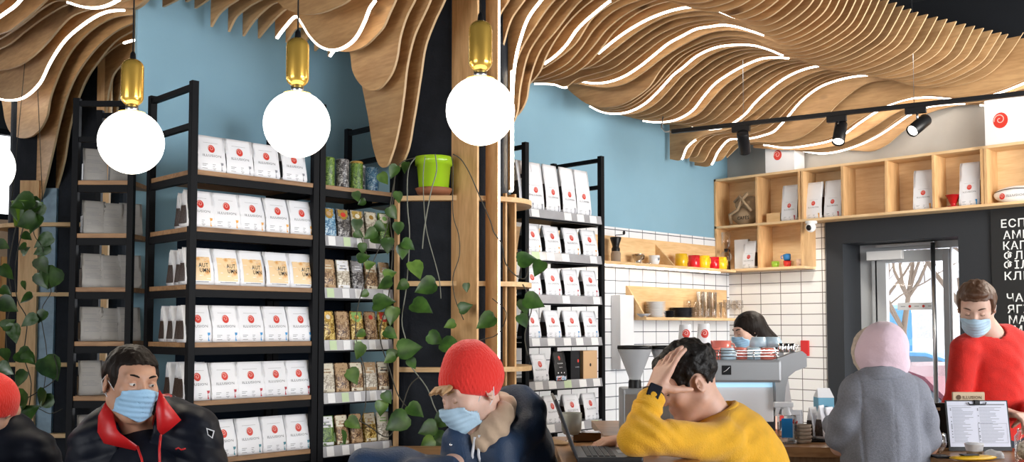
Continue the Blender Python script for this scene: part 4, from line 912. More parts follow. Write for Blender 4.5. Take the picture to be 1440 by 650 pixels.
# waist pouch
wp = empty('waist_pouch', (XC + .10, yX(1424), zM + T / 2 + .001), RZR, 'white zipped waist pouch with rose emblem in rightmost cubbyhole', 'pouch')
blob('pouch_body', wp, [((0, 0, .065), (.17, .055, .068))], M['white_gloss'], .003, 1, 4, 6)
MB().tube([(-.15, -.035, .085), (-.08, -.056, .10), (.0, -.060, .105), (.08, -.056, .10), (.15, -.035, .085)], .003, 6).build('zip', M['black'], wp)
m = MB(); pf = lambda a, b, e=0: (a, -.0615 + 1.3 * a * a - e, b); logo(m, -.09, .05, .022, lambda a, b, e=0: (a, -.063 + 1.3 * a * a - e, b)); m.build('logo', [M['red'], M['rose_line']], wp)
m = MB(); put_text(m, 'ILLUSION', -.055, .043, .018, .14, False, pf); m.build('lettering', M['print_grey'], wp)
# small cups
def cup(name, label, c, rz, m1, h=.05, r=.034, group=None, saucer=None, hm=None, cat='cup', flip=False, r0=None):
    e = empty(name, c, rz, label, cat, group); r0 = r0 or r * .7
    pf = [(0, .003), (r0, .0), (r0 + .003, .003), ((r + r0) / 2 + .004, h * .4), (r, h), (r - .003, h), ((r + r0) / 2, h * .4), (r0 * .9, .006), (0, .006)]
    if flip: pf = [(a, h - b) for a, b in pf][::-1]
    MB().lathe(pf, 24, cap=False).build('body', m1, e)
    MB().tube([(r - .002, 0, h * .82), (r + .016, 0, h * .80), (r + .020, 0, h * .5), (r + .006, 0, h * .25)], .0042, 8).build('handle', hm or m1, e); return e
zL = zB + T + .001
col_ = lambda n, c: M.setdefault(n, mat(n, c, .2, spec=.6))
cup('espresso_cup', 'green dotted cup at left in the lower cubbyhole', (XC + .08, yX(1083), zL), -2.0, col_('green_enamel', (.30, .50, .04)), .055, .036)
cup('espresso_cup', 'red dotted cup under the blue one', (XC + .09, yX(1099), zL), -2.6, col_('red_enamel', (.60, .02, .015)), .055, .036)
e = cup('espresso_cup', 'blue cup tipped on top of the red cup', (XC + .09, yX(1099), zL + .058), 2.4, col_('blue_enamel', (.02, .16, .42)), .055, .036); e.rotation_euler[0] = .25
cup('espresso_cup', 'pale peach cup at right in the lower cubbyhole', (XC + .09, yX(1117), zL), -2.0, col_('peach_enamel', (.72, .50, .36)), .065, .036)
# camera, emergency light, pipe
cc = Vector((XC - .03, yX(1143), zM - T / 2 - .005))
e = empty('security_camera', cc, RZR, 'white dome security camera under the cubbyhole shelf', 'camera')
MB().lathe([(0, 0), (.05, 0), (.052, -.02), (.03, -.03), (0, -.03)], 24, cap=False).build('mount', M['white_gloss'], e); MB().sphere((0, -.01, -.055), .045, 24).build('ball', M['white_gloss'], e); MB().sphere((0, -.035, -.06), .028, 20).build('lens', M['black'], e)
e = empty('emergency_light', (XR - .005, yX(1238, XR), 3.20), RZR, 'white emergency light box on the grey wall under the fins', 'wall light')
MB().bbox(-.12, .12, -.06, 0, -.03, .04, .006).build('housing', M['white_gloss'], e); MB().tube([(.12, -.03, .02), (.16, -.04, -.01), (.19, -.05, -.02)], .008, 8).build('bracket', M['steel'], e); MB().sphere((-.09, -.06, .0), .012, 12).build('lens', M['black'], e)
o = MB().tube([(XR - .02, yX(1126, XR), 3.55), (XR - .02, yX(1126, XR), zT)], .022, 10).build('wall_pipe', M['print_grey']); tag(o, 'dark grey vertical pipe on wall right of the small white box', 'pipe')
# ================================================================ shelves on the back wall
def bx_(px, Y, py=400): return onplane(px, py, 1, Y).x
zu = 1.985; YBs = YB - .014
sh1 = empty('wall_shelf', (6.6, YBs, 0), 0, 'upper plywood wall shelf with mugs and light strip under it', 'wall shelf')
x0, x1 = 4.9 - 6.6, 8.015 - 6.6
MB().bbox(x0, x1, -.24, 0, zu - .024, zu, .002).build('shelf_board', M['ply_x'], sh1); MB().box(x0, x1, -.016, 0, zu, zu + .235).build('back_board', M['ply_x'], sh1)
def bracket(xx, side=1):
    return MB().add([(xx, -.016, zu), (xx, -.22, zu), (xx, -.016, zu + .2), (xx + .016, -.016, zu), (xx + .016, -.22, zu), (xx + .016, -.016, zu + .2)], [(0, 1, 2), (5, 4, 3), (0, 3, 4, 1), (1, 4, 5, 2), (2, 5, 3, 0)])
for px in (918, 1028): bracket(bx_(px, YB) - 6.6).build('bracket', M['ply_x'], sh1)
led = MB().box(x0 + .1, x1 - .2, -.20, -.17, zu - .036, zu - .025).build('led_strip', M['led'], sh1)
zl = 1.535
xa, xb = bx_(878, YB), 8.2
sh2 = empty('wall_shelf', (xa, YBs, 0), 0, 'lower plywood wall shelf carrying plates and glasses', 'wall shelf')
MB().bbox(0, xb - xa, -.22, 0, zl - .024, zl, .002).build('shelf_board', M['ply_x'], sh2); MB().box(0, bx_(1018, YB) - xa, -.016, 0, zl, zl + .27).build('back_board', M['ply_x'], sh2)
MB().add([(0, -.016, zl), (0, -.21, zl), (0, -.016, zl + .27), (.016, -.016, zl), (.016, -.21, zl), (.016, -.016, zl + .27)], [(0, 1, 2), (5, 4, 3), (0, 3, 4, 1), (1, 4, 5, 2), (2, 5, 3, 0)]).build('bracket', M['ply_x'], sh2)
Yi = YBs - .12; zi = zu + .001
def X_(px, Y=Yi, py=370): return bx_(px, Y, py)
e = empty('coffee_grinder', (X_(866), Yi, zi), -.6, 'black hand coffee grinder with crank on upper wall shelf', 'coffee grinder')
MB().lathe([(0, 0), (.045, 0), (.045, .008), (.04, .012), (.042, .075), (.034, .095), (0, .095)], 24, cap=False).build('glass_jar', mat('grinder_glass', (.45, .36, .28), .1, trans=.4), e)
MB().lathe([(.034, .09), (.036, .115), (.028, .13), (.030, .145), (.048, .205), (.044, .212), (0, .215)], 24, cap=False).build('hopper', M['black'], e)
m = MB().tube([(0, 0, .21), (0, 0, .228), (.07, 0, .235)], .004, 8); m.sphere((.072, 0, .25), (.012, .012, .018), 12); m.build('crank', M['black'], e)
e = empty('coffee_dripper', (X_(897), Yi, zi), 0, 'steel coffee dripper with black handle on upper wall shelf', 'dripper')
MB().lathe([(0, .006), (.05, .004), (.05, .0), (.054, .004), (.03, .014), (.032, .03), (.052, .085), (.056, .085), (.05, .08), (.028, .03)], 24, cap=False).build('cone', M['chrome'], e); MB().tube([(.05, 0, .075), (.085, 0, .078), (.08, 0, .05), (.04, 0, .035)], .005, 8).build('handle', M['black'], e)
e = cup('coffee_cup', 'white cup with small emblem beside the steel dripper', (X_(920), Yi, zi), 0, M['white_gloss'], .085, .05); 
MB().add([(-.012, -.0475, .04), (.012, -.0475, .04), (.012, -.051, .065), (-.012, -.051, .065)], [(0, 1, 2, 3)]).build('emblem', M['print_grey'], e)
e = empty('measuring_spoon', (X_(905), Yi - .06, zi), .4, 'steel measuring spoon lying before the steel dripper', 'spoon'); MB().tube([(-.07, 0, .006), (.02, 0, .006)], .004, 6).build('handle', M['chrome'], e); MB().sphere((.035, 0, .009), (.018, .014, .008), 12).build('bowl', M['chrome'], e)
M['mug_y'] = mat('yellow_glaze', (.80, .48, .015), .18, spec=.6); M['mug_r'] = mat('red_glaze', (.60, .012, .02), .18, spec=.6)
for i, (px, c, n_) in enumerate(((958, 'y', 'yellow mug, leftmost on the upper wall shelf'), (976, 'r', 'red mug between two yellow mugs, left of middle'), (990, 'y', 'yellow mug in the middle of the row'), (1004, 'r', 'red mug, second from right'), (1014, 'y', 'yellow mug, rightmost and partly hidden'))):
    cup('mug', n_, (X_(px, Yi - .02 + .04 * (i % 2)), Yi - .02 + .04 * (i % 2), zi), -.35, M['mug_' + c], .118, .052, 'yellow and red mugs on the upper wall shelf', cat='mug', r0=.050)
e = empty('siphon_brewer', (X_(1021, Yi), Yi, zi), 0, 'glass siphon coffee brewer at right end of upper wall shelf', 'coffee brewer')
MB().lathe([(.03, .0), (.05, .0), (.05, .01), (.01, .014), (.01, .04)], 20).build('base', M['black'], e); MB().sphere((0, 0, .13), .055, 24).build('lower_globe', M['glass'], e); MB().lathe([(.012, .18), (.014, .20), (.04, .24), (.045, .36), (.043, .36)], 24, cap=False).build('upper_chamber', M['glass'], e)
MB().tube([(.06, 0, .01), (.06, 0, .2), (.0, 0, .2)], .006, 8).build('stand', M['black'], e); MB().lathe([(.016, .175), (.018, .205), (.0, .205)], 16).build('collar', M['black'], e)
Y2 = YBs - .11; z2 = zl + .001
def plate_proto(name, m, r, label): 
    o = MB().lathe([(0, .002), (r * .6, 0), (r * .62, .002), (r, .011), (r, .0135), (r * .6, .005), (0, .005)], 32, cap=False).build(name, m); return tag(o, label, 'plate')
pp = plate_proto('plate', mat('white_plate', (.70, .70, .70), .2), .088, '')
ORD10 = ['bottom', 'second', 'third', 'fourth', 'fifth', 'sixth', 'seventh', 'eighth', 'ninth', 'tenth', 'top']
for i in range(10):
    o = pp if i == 0 else dup(pp); o.location = (X_(922, Y2, 430), Y2, z2 + .0135 * i); tag(o, f'pale plate in tall stack on lower wall shelf, {ORD10[i] if i < 9 else "top"} one', 'plate', 'tall stack of pale plates')
pb = plate_proto('plate', mat('black_plate', (.015, .017, .022), .25), .115, '')
for i in range(7):
    o = pb if i == 0 else dup(pb); o.location = (X_(960, Y2, 430), Y2, z2 + .0125 * i); tag(o, f'black plate in low wide stack on lower wall shelf, {ORD10[i] if i < 6 else "top"} one', 'plate', 'wide stack of black plates')
pc_ = plate_proto('saucer', M['black'], .05, ''); 
for i in range(5):
    o = pc_ if i == 0 else dup(pc_); o.location = (X_(941, Y2 - .06, 430), Y2 - .06 - .0, z2 + .011 * i); tag(o, f'small black saucer in front of the black plates, {ORD10[i] if i < 4 else "top"} one', 'saucer', 'small stack of black saucers')
o = MB().lathe([(0, .003), (.03, 0), (.062, .028), (.060, .028), (.03, .004), (0, .005)], 28, cap=False).build('bowl', M['rail'], None, (X_(905, Y2 - .06, 430), Y2 - .06, z2)); tag(o, 'low grey bowl in front of the pale plate stack', 'bowl')
def glassware(kind, px, Y, h, r, label, group):
    if kind == 'tumbler': pf = [(0, .004), (r * .78, .0), (r * .80, .004), (r, h), (r - .002, h), (r * .76, .01), (0, .01)]
    else: pf = [(0, .002), (r * .8, .0), (.004, .008), (.004, h * .42), (r * .9, h * .62), (r * .75, h), (r * .73, h), (r * .85, h * .62), (0, h * .46)]
    o = MB().lathe(pf, 20, cap=False).build('drinking_glass' if kind == 'tumbler' else 'stemmed_glass', M['glass2']); o.location = (X_(px, Y, 430), Y, z2); tag(o, label, 'glass', group); return o
M['glass2'] = glass('table_glass', (.98, .97, .96), alpha=.22)
gi = 0
for px, dy, h in ((966, 0, .155), (976, .0, .15)): glassware('tumbler', px, Y2 + .075, h, .035, 'clear tumbler behind the black plates, ' + ('left' if px < 970 else 'right') + ' one', 'tumblers behind the black plates')
for i, px in enumerate((985, 994, 1003)):
    for k in range(2): glassware('tumbler', px, Y2 - .06 + .1 * k, .235, .034, f'tall clear tumbler, {["left", "middle", "right"][i]} of the {["front", "back"][k]} row on the lower wall shelf', 'tall tumblers on the lower wall shelf')
for i, px in enumerate((1010, 1017)): glassware('tumbler', px, Y2 - .06, .145, .036, f'short clear tumbler right of the tall ones, {["left", "right"][i]}', 'short tumblers on the lower wall shelf')
for i, px in enumerate((1022, 1033, 1040)):
    g = glassware('stem', px, Y2 - .05 + .08 * (i % 2), .17, .042, f'stemmed glass at the right end of lower wall shelf, {["left", "middle", "right"][i]}', 'stemmed glasses on the lower wall shelf')
# white panel on the tiles behind the rack
o = MB().bbox(-.09, .09, -.10, 0, 0, .62, .004).build('towel_dispenser', M['white'], None, (bx_(867, YB), YBs, 1.10)); tag(o, 'tall white dispenser on the tiles right of the rack', 'dispenser')
o = MB().bbox(-.04, .04, -.02, 0, 0, .14, .004).build('wall_socket_box', mat('red_box', (.60, .02, .02), .4), None, (XR - .014, yX(1131, XR), 1.19), RZR); tag(o, 'red box on the white tiles above the coffee machine', 'box')
# ================================================================ track light
A0 = W(945, 188, 7.9); zt_ = A0.z; A1 = onplane(1446, 134, 2, zt_); dirt = (A1 - A0).normalized(); Lt = (A1 - A0).length + .4
ang = math.atan2(dirt.y, dirt.x); tl = empty('track_light', A0, ang, 'black ceiling track with three spotlights before the cubbyholes', 'track light')
MB().bbox(0, Lt, -.018, .018, 0, .032, .002).build('track', M['black'], tl)
for f_ in (.2, .62): MB().tube([(Lt * f_, 0, .03), (Lt * f_, 0, 4.2 - zt_)], .002, 5).build('suspension_wire', M['steel'], tl)
MB().tube([(0, 0, .016), (-.06, 0, .02), (-.10, .02, .06), (-.10, .06, .16)], .006, 6).build('cable', M['steel'], tl)
M['lamp_face'] = mat('spot_lens', (1, .95, .85), .3, emit=6)
invt = Matrix.Rotation(-ang, 4, 'Z') @ Matrix.Translation(-A0)
for px, py, tx, tz, k in ((1050, 214, .35, -1.0, 0), (1186, 200, -.35, -1.0, 1), (1298, 188, -1.0, -.75, 2)):
    # position along the track under this pixel
    best = min(range(200), key=lambda i: abs(((A0 + dirt * Lt * i / 200).dot(Rv) / (A0 + dirt * Lt * i / 200).dot(Fv)) * FPX + 720 - px)); s_ = Lt * best / 200; P0 = A0 + dirt * s_
    MB().bbox(s_ - .09, s_ + .05, -.02, .02, -.045, 0, .003).build('adapter', M['black'], tl); MB().tube([(s_ - .01, 0, -.04), (s_ - .01, 0, -.09)], .009, 8).build('stem', M['steel'], tl)
    ax = (Rv * tx + Zv * tz - Fv * (.55 if k else -.9)).normalized(); c = P0 + Vector((0, 0, -.13)); q = ax.to_track_quat('Z', 'Y').to_matrix().to_4x4()
    Mx = invt @ Matrix.Translation(c) @ q
    hd = MB().lathe([(0, -.09), (.043, -.09), (.045, -.085), (.045, .088), (.042, .09), (.040, .075), (0, .075)], 28, M=Mx, cap=False).build('spot_head', M['black'], tl)
    MB().lathe([(0, .077), (.037, .077)], 24, M=Mx, cap=False).build('lens', M['lamp_face'], hd)
    sp = bpy.data.lights.new('spot_light', 'SPOT'); sp.energy = 60; sp.spot_size = 1.0; sp.color = (1, .93, .82); sp.shadow_soft_size = .04; so = bpy.data.objects.new('spot_light', sp); COL.objects.link(so); so.location = c + ax * .1; so.rotation_euler = ax.to_track_quat('-Z', 'Y').to_euler()
# ================================================================ chalk menu board
M['chalkboard'] = mat('chalkboard_black', (.008, .009, .010), .6); M['chalk'] = mat('white_chalk_lettering', (.78, .80, .80), .8)
yb1 = yX(1396, XR); mbd = empty('menu_board', (XR - .03, yb1, 0), RZR, 'black chalk menu board with white Cyrillic drink names', 'menu board')
MB().box(0, 1.6, -.02, 0, .9, 2.37).build('board', M['chalkboard'], mbd)
fb = lambda a, b, e=0: (a, -.0215 - e, b)
lines = [(1408, 315, 'ЕСПРЕСО'), (1411, 331, 'АМЕРИКАНО'), (1411, 346, 'КАПУЧИНО'), (1412, 360, 'ФЛЕТ ВАЙТ'), (1412, 373, 'ФІЛЬТР'), (1413, 388.5, 'КЛЕВЕР'), (1416, 419, 'ЧАЙ'), (1417, 435, 'ЯГІДНИЙ'), (1419, 450, 'МАСАЛА'), (1426, 464, 'МАТЧА')]
lm = MB()
for px, py, t in lines:
    q_ = onplane(px, py + 5.5, 0, XR - .05); kf = q_.dot(Fv) / FPX; put_text(lm, t, (yb1 - q_.y), q_.z, 11.0 * kf, len(t) * 11.2 * kf, False, fb, bold=True)
lm.build('lettering', M['chalk'], mbd)
# ================================================================ bar counters
def vbox(name, label, cat, x0, x1, d0, d1, z0, z1, m, group=None, bev=.004):
    c = V2W((x0 + x1) / 2, (d0 + d1) / 2, z0); o = MB().bbox(-(x1 - x0) / 2, (x1 - x0) / 2, -(d1 - d0) / 2, (d1 - d0) / 2, 0, z1 - z0, bev).build(name, m, None, c, RZV); return tag(o, label, cat, group)
def px2x(px, d): return (px - 720) / FPX * d
ZC = .90
cn = empty('bar_counter', (0, 0, 0), RZV, 'wooden bar counter with live edge where the customer stands', 'counter')
def xd(px, d): return (px2x(px, d), d)
poly = [xd(1088, 4.62), xd(1180, 4.58), xd(1330, 4.18), xd(1520, 3.75), xd(1560, 4.35), xd(1330, 4.72), xd(1240, 4.98), xd(1088, 5.02)]
MB().prism(poly, ZC - .045, ZC).build('counter_top', M['table'], cn)
front = [xd(1092, 4.66), xd(1180, 4.63), xd(1330, 4.24), xd(1518, 3.82), xd(1548, 4.30), xd(1330, 4.66), xd(1238, 4.92), xd(1092, 4.96)]
MB().prism(front, 0, ZC - .046).build('counter_front', wood('knotty_front', (.20, .10, .045), (.40, .23, .11), (.04, .018, .008), 'Z', scale=1.4), cn)
# back bar with machine
zbb = .88; bb = empty('back_counter', V2W(px2x(985, 5.7), 5.7, 0), RZV, 'back counter carrying the coffee grinders and espresso machine', 'counter')
xl, xr_ = px2x(848, 5.3) - px2x(985, 5.7), px2x(1112, 5.3) - px2x(985, 5.7)
MB().bbox(xl, xr_, -.42, .42, zbb - .04, zbb, .003).build('counter_top', M['table'], bb); MB().box(xl + .02, xr_ - .02, -.39, .39, 0, zbb - .04).build('cabinet', M['oak'], bb)
# espresso machine
Dm = 5.42; km = Dm / FPX
em = empty('espresso_machine', V2W(px2x(1050, Dm), Dm + .25, zbb), RZV, 'large steel espresso machine with white back panel and cups on top', 'coffee machine')
def ex(px): return px2x(px, Dm) - px2x(1050, Dm)
def ez(py): return CZ + (460.4 - py) * km - zbb
MB().bbox(ex(956), ex(1094), -.17, .28, .0, ez(578) , .006).build('base', M['dark_frame'], em)
MB().bbox(ex(956), ex(1090), -.19, -.165, ez(594), ez(538), .004).build('back_panel', M['white'], em)
MB().box(ex(956), ex(1088), -.16, .24, ez(578), ez(530)).build('inner_body', M['steel'], em)
MB().bbox(ex(956), ex(1098), -.25, .30, ez(538), ez(506), .014).build('upper_housing', M['steel_matt'] if 'steel_matt' in M else M.setdefault('steel_matt', mat('matt_grey_metal', (.36, .37, .38), .38, .6)), em)
MB().box(ex(956) , ex(1088), -.200, -.192, ez(545), ez(538)).build('light_strip', mat('pale_blue_glow', (.45, .75, .95), .4, emit=.5), em)
o = MB().box(ex(1014), ex(1027), -.2525, -.2515, ez(527), ez(514)).build('name_plate', M['black'], em); MB().tube([(ex(1016), -.2535, ez(523)), (ex(1020), -.2535, ez(521)), (ex(1025), -.2535, ez(516))], .0015, 5).build('script_mark', M['white'], o)
prof = [(1086, 506), (1098, 503), (1112, 497), (1128, 494), (1134, 499), (1134, 516), (1118, 522), (1108, 530), (1104, 545), (1101, 575), (1090, 575), (1090, 545), (1088, 530)]
pm = Matrix.Rotation(math.pi / 2, 4, 'X')
for dd, nm in ((-.24, 'side_wing'), (.22, 'side_wing')):
    MB().prism([(ex(a), ez(b)) for a, b in prof][::-1], -dd - .06, -dd, M=pm).build(nm, M['steel_matt'], em)
MB().add([(ex(1103), -.16, ez(585)), (ex(1112), -.16, ez(525)), (ex(1120), -.16, ez(585)), (ex(1103), .2, ez(585)), (ex(1112), .2, ez(525)), (ex(1120), .2, ez(585))], [(0, 2, 1), (3, 4, 5), (0, 3, 5, 2), (2, 5, 4, 1), (1, 4, 3, 0)]).build('side_panel', M['white'], em)
for zz in (.018, .036, .05): MB().tube([(ex(964), -.24, ez(506) + zz), (ex(1094), -.24, ez(506) + zz), (ex(1094), .26, ez(506) + zz), (ex(964), .26, ez(506) + zz)], .003, 6, closed=True).build('cup_rail', M['chrome'], em)
for px in (962, 985, 1010, 1035, 1060, 1092): MB().tube([(ex(px), -.24, ez(506)), (ex(px), -.24, ez(506) + .05)], .003, 6).build('rail_post', M['chrome'], em)
ztop = zbb + ez(506) + .001
def on_machine(px, d): return V2W(px2x(px, d), d, ztop)
M['pinkcup'] = mat('coral_cup_glaze', (.68, .18, .14), .2, spec=.6); M['bluecup'] = mat('pale_blue_cup_glaze', (.48, .62, .72), .2, spec=.6)
cup('jug', 'large coral jug on top of the espresso machine', on_machine(1012, 5.62), RZV, M['pinkcup'], .10, .062, None, cat='jug', r0=.05)
spots = [(1005, 5.5, 'p', 'coral'), (1022, 5.48, 'b', 'pale blue'), (1040, 5.52, 'p', 'coral'), (1060, 5.50, 'b', 'pale blue'), (1078, 5.48, 'p', 'coral'), (1035, 5.68, 'p', 'coral'), (1058, 5.68, 'b', 'pale blue'), (1080, 5.66, 'b', 'pale blue')]
for i, (px, d, c, n) in enumerate(spots): cup('coffee_cup', f'{n} cup upside down on the machine, {ORD[i % 5]} from left in {"front" if i < 5 else "back"} row', on_machine(px, d), RZV + .5 * i, M['pinkcup'] if c == 'p' else M['bluecup'], .062, .048, 'cups warming on the espresso machine', flip=True)
for i, px in enumerate((1066, 1086)):
    cup('coffee_cup', f'pale blue bowl-like cup piled highest on the machine, {["left", "right"][i]}', on_machine(px, 5.58) + Vector((0, 0, .066)), RZV + 1, M['bluecup'], .055, .052, None, flip=True)
for i, px in enumerate((1100, 1108, 1116)):
    e = empty('portafilter_basket', V2W(px2x(px, 5.42), 5.46, zbb + ez(497) + .004), RZV, f'shiny steel pitcher on right end of machine, {["left", "middle", "right"][i]}', 'pitcher', 'small steel pitchers on the espresso machine'); MB().lathe([(0, 0), (.018, 0), (.021, .006), (.016, .03), (.019, .05), (.017, .05), (.012, .02), (0, .01)], 18, cap=False).build('body', M['chrome'], e); MB().tube([(.017, 0, .045), (.032, 0, .04), (.028, 0, .015), (.018, 0, .012)], .0022, 6).build('handle', M['chrome'], e)
for i, (px, d) in enumerate(((963, 5.55), (989, 5.6))):
    e = empty('paper_cup_stack', on_machine(px, d), RZV, f'stack of white paper cups with red emblem on the machine, {["left", "right"][i]} stack', 'paper cups'); hh = .19 if i == 0 else .195
    m = MB(); pf = [(0, 0)]; 
    for k in range(7): pf += [(.040, k * .012), (.041, k * .012 + .009)]
    pf += [(.040, .085), (.031, hh), (0, hh)]; m.lathe(pf, 28, cap=False).build('cups', M['white'], e)
    m = MB(); logo(m, 0, .14, .022, lambda a, b, e_=0: (a, -math.sqrt(max(.036 ** 2 - a * a * .8, 1e-6)) - .0015 - e_, b)); m.build('logo', [M['red'], M['rose_line']], e)
# coffee grinders
hopm = mat('clear_hopper_plastic', (.55, .56, .58), .2); hopm.node_tree.nodes['Principled BSDF'].inputs['Alpha'].default_value = .62
for i, px in enumerate((892, 938)):
    Dg = 5.42 + .05 * i; kg = Dg / FPX; e = empty('coffee_grinder', V2W(px2x(px, Dg), Dg, zbb), RZV, f'electric coffee grinder with clear bean hopper, {["left", "right"][i]} of the pair', 'coffee grinder', None)
    gz = lambda py: CZ + (460.4 - py) * kg - zbb
    MB().bbox(-.075, .072, -.11, .13, 0, gz(545), .012).build('body', M['steel_matt'], e); MB().bbox(-.07, .0, -.114, -.108, .03, gz(552), .002).build('front_panel', M['steel'], e)
    for zz in (.08, .11): MB().lathe([(0, 0), (.009, 0), (.009, .012), (0, .012)], 12, M=Matrix.Translation((.03, -.11, zz)) @ Matrix.Rotation(math.pi / 2, 4, 'X')).build('button', M['black'], e)
    MB().lathe([(.035, gz(547)), (.035, gz(536)), (.03, gz(533))], 20).build('collar', M['black'], e)
    MB().lathe([(.030, gz(535)), (.034, gz(530)), (.092, gz(492)), (.092, gz(490)), (.089, gz(490)), (.031, gz(530))], 28, cap=False).build('hopper', hopm, e)
    MB().lathe([(0, gz(486)), (.093, gz(486)), (.095, gz(488)), (.095, gz(491)), (0, gz(491))], 28, cap=False).build('lid', M['black'], e)
# milk carton, drip bags, cup tray, spray bottle
def on_c(px, d): return V2W(px2x(px, d), d, ZC + .001)
e = empty('milk_carton', V2W(px2x(1156, 5.0), 5.0, ZC + .001), RZV, 'pale blue gable top milk carton behind the drip bags', 'carton'); M['carton'] = mat('blue_carton', (.16, .42, .58), .5)
MB().bbox(-.04, .04, -.04, .04, 0, .20, .003).build('box', M['carton'], e); MB().add([(-.04, -.04, .20), (.04, -.04, .20), (.04, .04, .20), (-.04, .04, .20), (-.03, 0, .245), (.03, 0, .245)], [(0, 1, 5, 4), (1, 2, 5), (2, 3, 4, 5), (3, 0, 4)]).build('gable', M['white'], e)
MB().tube([(-.02, -.0415, .15), (0, -.0415, .158), (.02, -.0415, .15)], .002, 5).build('print', mat('navy_print', (.02, .06, .16), .5), e)
e = empty('spray_bottle', on_c(1104, 4.74), RZV, 'clear spray bottle with blue label on the bar counter', 'spray bottle')
MB().bbox(-.042, .042, -.025, .025, 0, .135, .012).build('bottle', glass('bottle_plastic', (.85, .87, .88), alpha=.6), e); MB().box(-.032, .020, -.0268, -.0255, .03, .12).build('label', mat('blue_label', (.01, .20, .52), .5), e)
MB().lathe([(.022, .135), (.014, .155), (.014, .175), (0, .178)], 18).bbox(-.062, .03, -.014, .014, .170, .195, .005).add([(-.05, -.01, .17), (-.03, -.01, .17), (-.045, -.01, .13), (-.055, -.01, .13), (-.05, .01, .17), (-.03, .01, .17), (-.045, .01, .13), (-.055, .01, .13)], [(0, 3, 2, 1), (4, 5, 6, 7), (0, 4, 7, 3), (3, 7, 6, 2), (2, 6, 5, 1)]).build('trigger_head', M['white'], e)
for k in range(5):
    o = MB().lathe([(.0, .0), (.036, 0), (.042, .018), (.038, .018), (.032, .004), (0, .004)], 4 * 5, cap=False).build('cup_carrier', M['carrier'] if 'carrier' in M else M.setdefault('carrier', mat('pulp_cardboard', (.38, .30, .23), .9, bump=.5, bscale=90)), None, on_c(1126 + .4 * (k % 2), 4.76) + Vector((0, 0, .0175 * k)), RZV); o.scale = (1.0, .8, 1); tag(o, f'brown pulp cup carrier in stack beside spray bottle, {ORD10[k] if k < 4 else "top"} one', 'cup carrier', 'stack of pulp cup carriers')
for i, px in enumerate((1115, 1140, 1152, 1163)):
    o = make_bag('std' if i == 0 else 'plain', w=.06 if i else .07, h=.15 if i != 2 else .16, dep=.045); o.location = on_c(px, 4.84 + .02 * (i % 2)) + Vector((0, 0, .012 if i else 0)); o.rotation_euler = (0, 0, RZV + (-.2, .75, .9, .7)[i]); tag(o, ['small white drip bag with rose emblem behind the cup carriers', 'slim white drip bag, leftmost in the tray', 'slim white drip bag, middle of the tray, tallest', 'slim white drip bag, rightmost in the tray'][i], 'drip bag', 'drip bags on the counter')
    if i == 0:
        for ch in o.children:
            if ch.name.startswith('lettering'): ch.scale = (.55, 1, .55); ch.location = (0, 0, .02)
            if ch.name.startswith('logo'): ch.scale = (.7, 1, .7); ch.location = (0, 0, .03)
o = vbox('display_tray', 'thin dark tray under the slim drip bags', 'tray', px2x(1130, 4.84), px2x(1172, 4.84), 4.79, 4.92, ZC + .001, ZC + .011, M['black'])
# menu on clipboard, sign, small things by the till
Dk = 4.46; kk = Dk / FPX
cl = empty('menu_clipboard', V2W(px2x(1374, Dk), Dk, ZC + .001), RZV, 'black clipboard with printed menu sheet standing on the counter', 'clipboard'); hz = CZ + (460.4 - 565) * kk - ZC; hw_ = 42 * kk; tilt = .16
def cf_(a, b, e=0): return (a, tilt * b - .004 - e, b)
MB().add([(-hw_ - .006, -.002, 0), (hw_ + .006, -.002, 0), (hw_ + .006, tilt * hz - .002, hz + .004), (-hw_ - .006, tilt * hz - .002, hz + .004), (-hw_ - .006, .004, 0), (hw_ + .006, .004, 0), (hw_ + .006, tilt * hz + .004, hz + .004), (-hw_ - .006, tilt * hz + .004, hz + .004)], [(0, 1, 2, 3), (7, 6, 5, 4), (0, 4, 5, 1), (1, 5, 6, 2), (2, 6, 7, 3), (3, 7, 4, 0)]).build('board', M['black'], cl)
m = MB(); put_rect(m, -hw_, hw_, .018, hz, cf_, 0, 2, 2); sheet = m.build('sheet', mat('menu_paper', (.66, .67, .76), .6), cl)
m = MB(); f2 = lambda a, b, e=0: cf_(a, b, .0012)
for c0_, c1_ in ((-hw_ + .012, -.012), (.0, hw_ - .012)):
    z = hz - .028
    while z > .035:
        L_ = (c1_ - c0_) * random.uniform(.45, .95); put_rect(m, c0_ + .008, c0_ + L_, z, z + .0018, f2, 0, 1, 1)
        if random.random() < .35: put_rect(m, c0_, c0_ + .004, z - .001, z + .004, f2, 0, 1, 1)
        z -= .0062
put_rect(m, -.02, hw_ - .01, hz - .017, hz - .012, f2, 0, 1, 1)
for a, b, c, d in ((-.002, hw_ - .008, .035, .035 + .0012), (-.002, hw_ - .008, hz * .55, hz * .55 + .0012), (-.003, -.002, .035, hz * .55), (hw_ - .009, hw_ - .008, .035, hz * .55), (-hw_ + .005, -.008, .035, .036), (-hw_ + .005, -.008, hz - .02, hz - .019)): put_rect(m, a, b, c, d, f2, 0, 1, 1)
m.build('print', M['print_grey'], sheet)
m = MB().tube([cf_(-.04, hz - .004, .006), cf_(-.035, hz - .014, .008), cf_(.035, hz - .014, .008), cf_(.04, hz - .004, .006)], .003, 6).bbox(-.012, .012, tilt * hz - .014, tilt * hz + .004, hz - .012, hz + .006, .002); m.build('clip', M['black'], cl)
sg = empty('wooden_sign', V2W(px2x(1362, 4.5), 4.52, ZC + .001), RZV, 'small wooden sign reading ILLUSION behind the menu clipboard', 'sign'); zs0 = CZ + (460.4 - 566) * kk - ZC; zs1 = CZ + (460.4 - 551.5) * 4.52 / FPX - ZC
MB().bbox(-.072, .072, 0, .012, 0, zs1, .002).build('board', mat('pale_sign_wood', (.60, .44, .28), .6), sg)
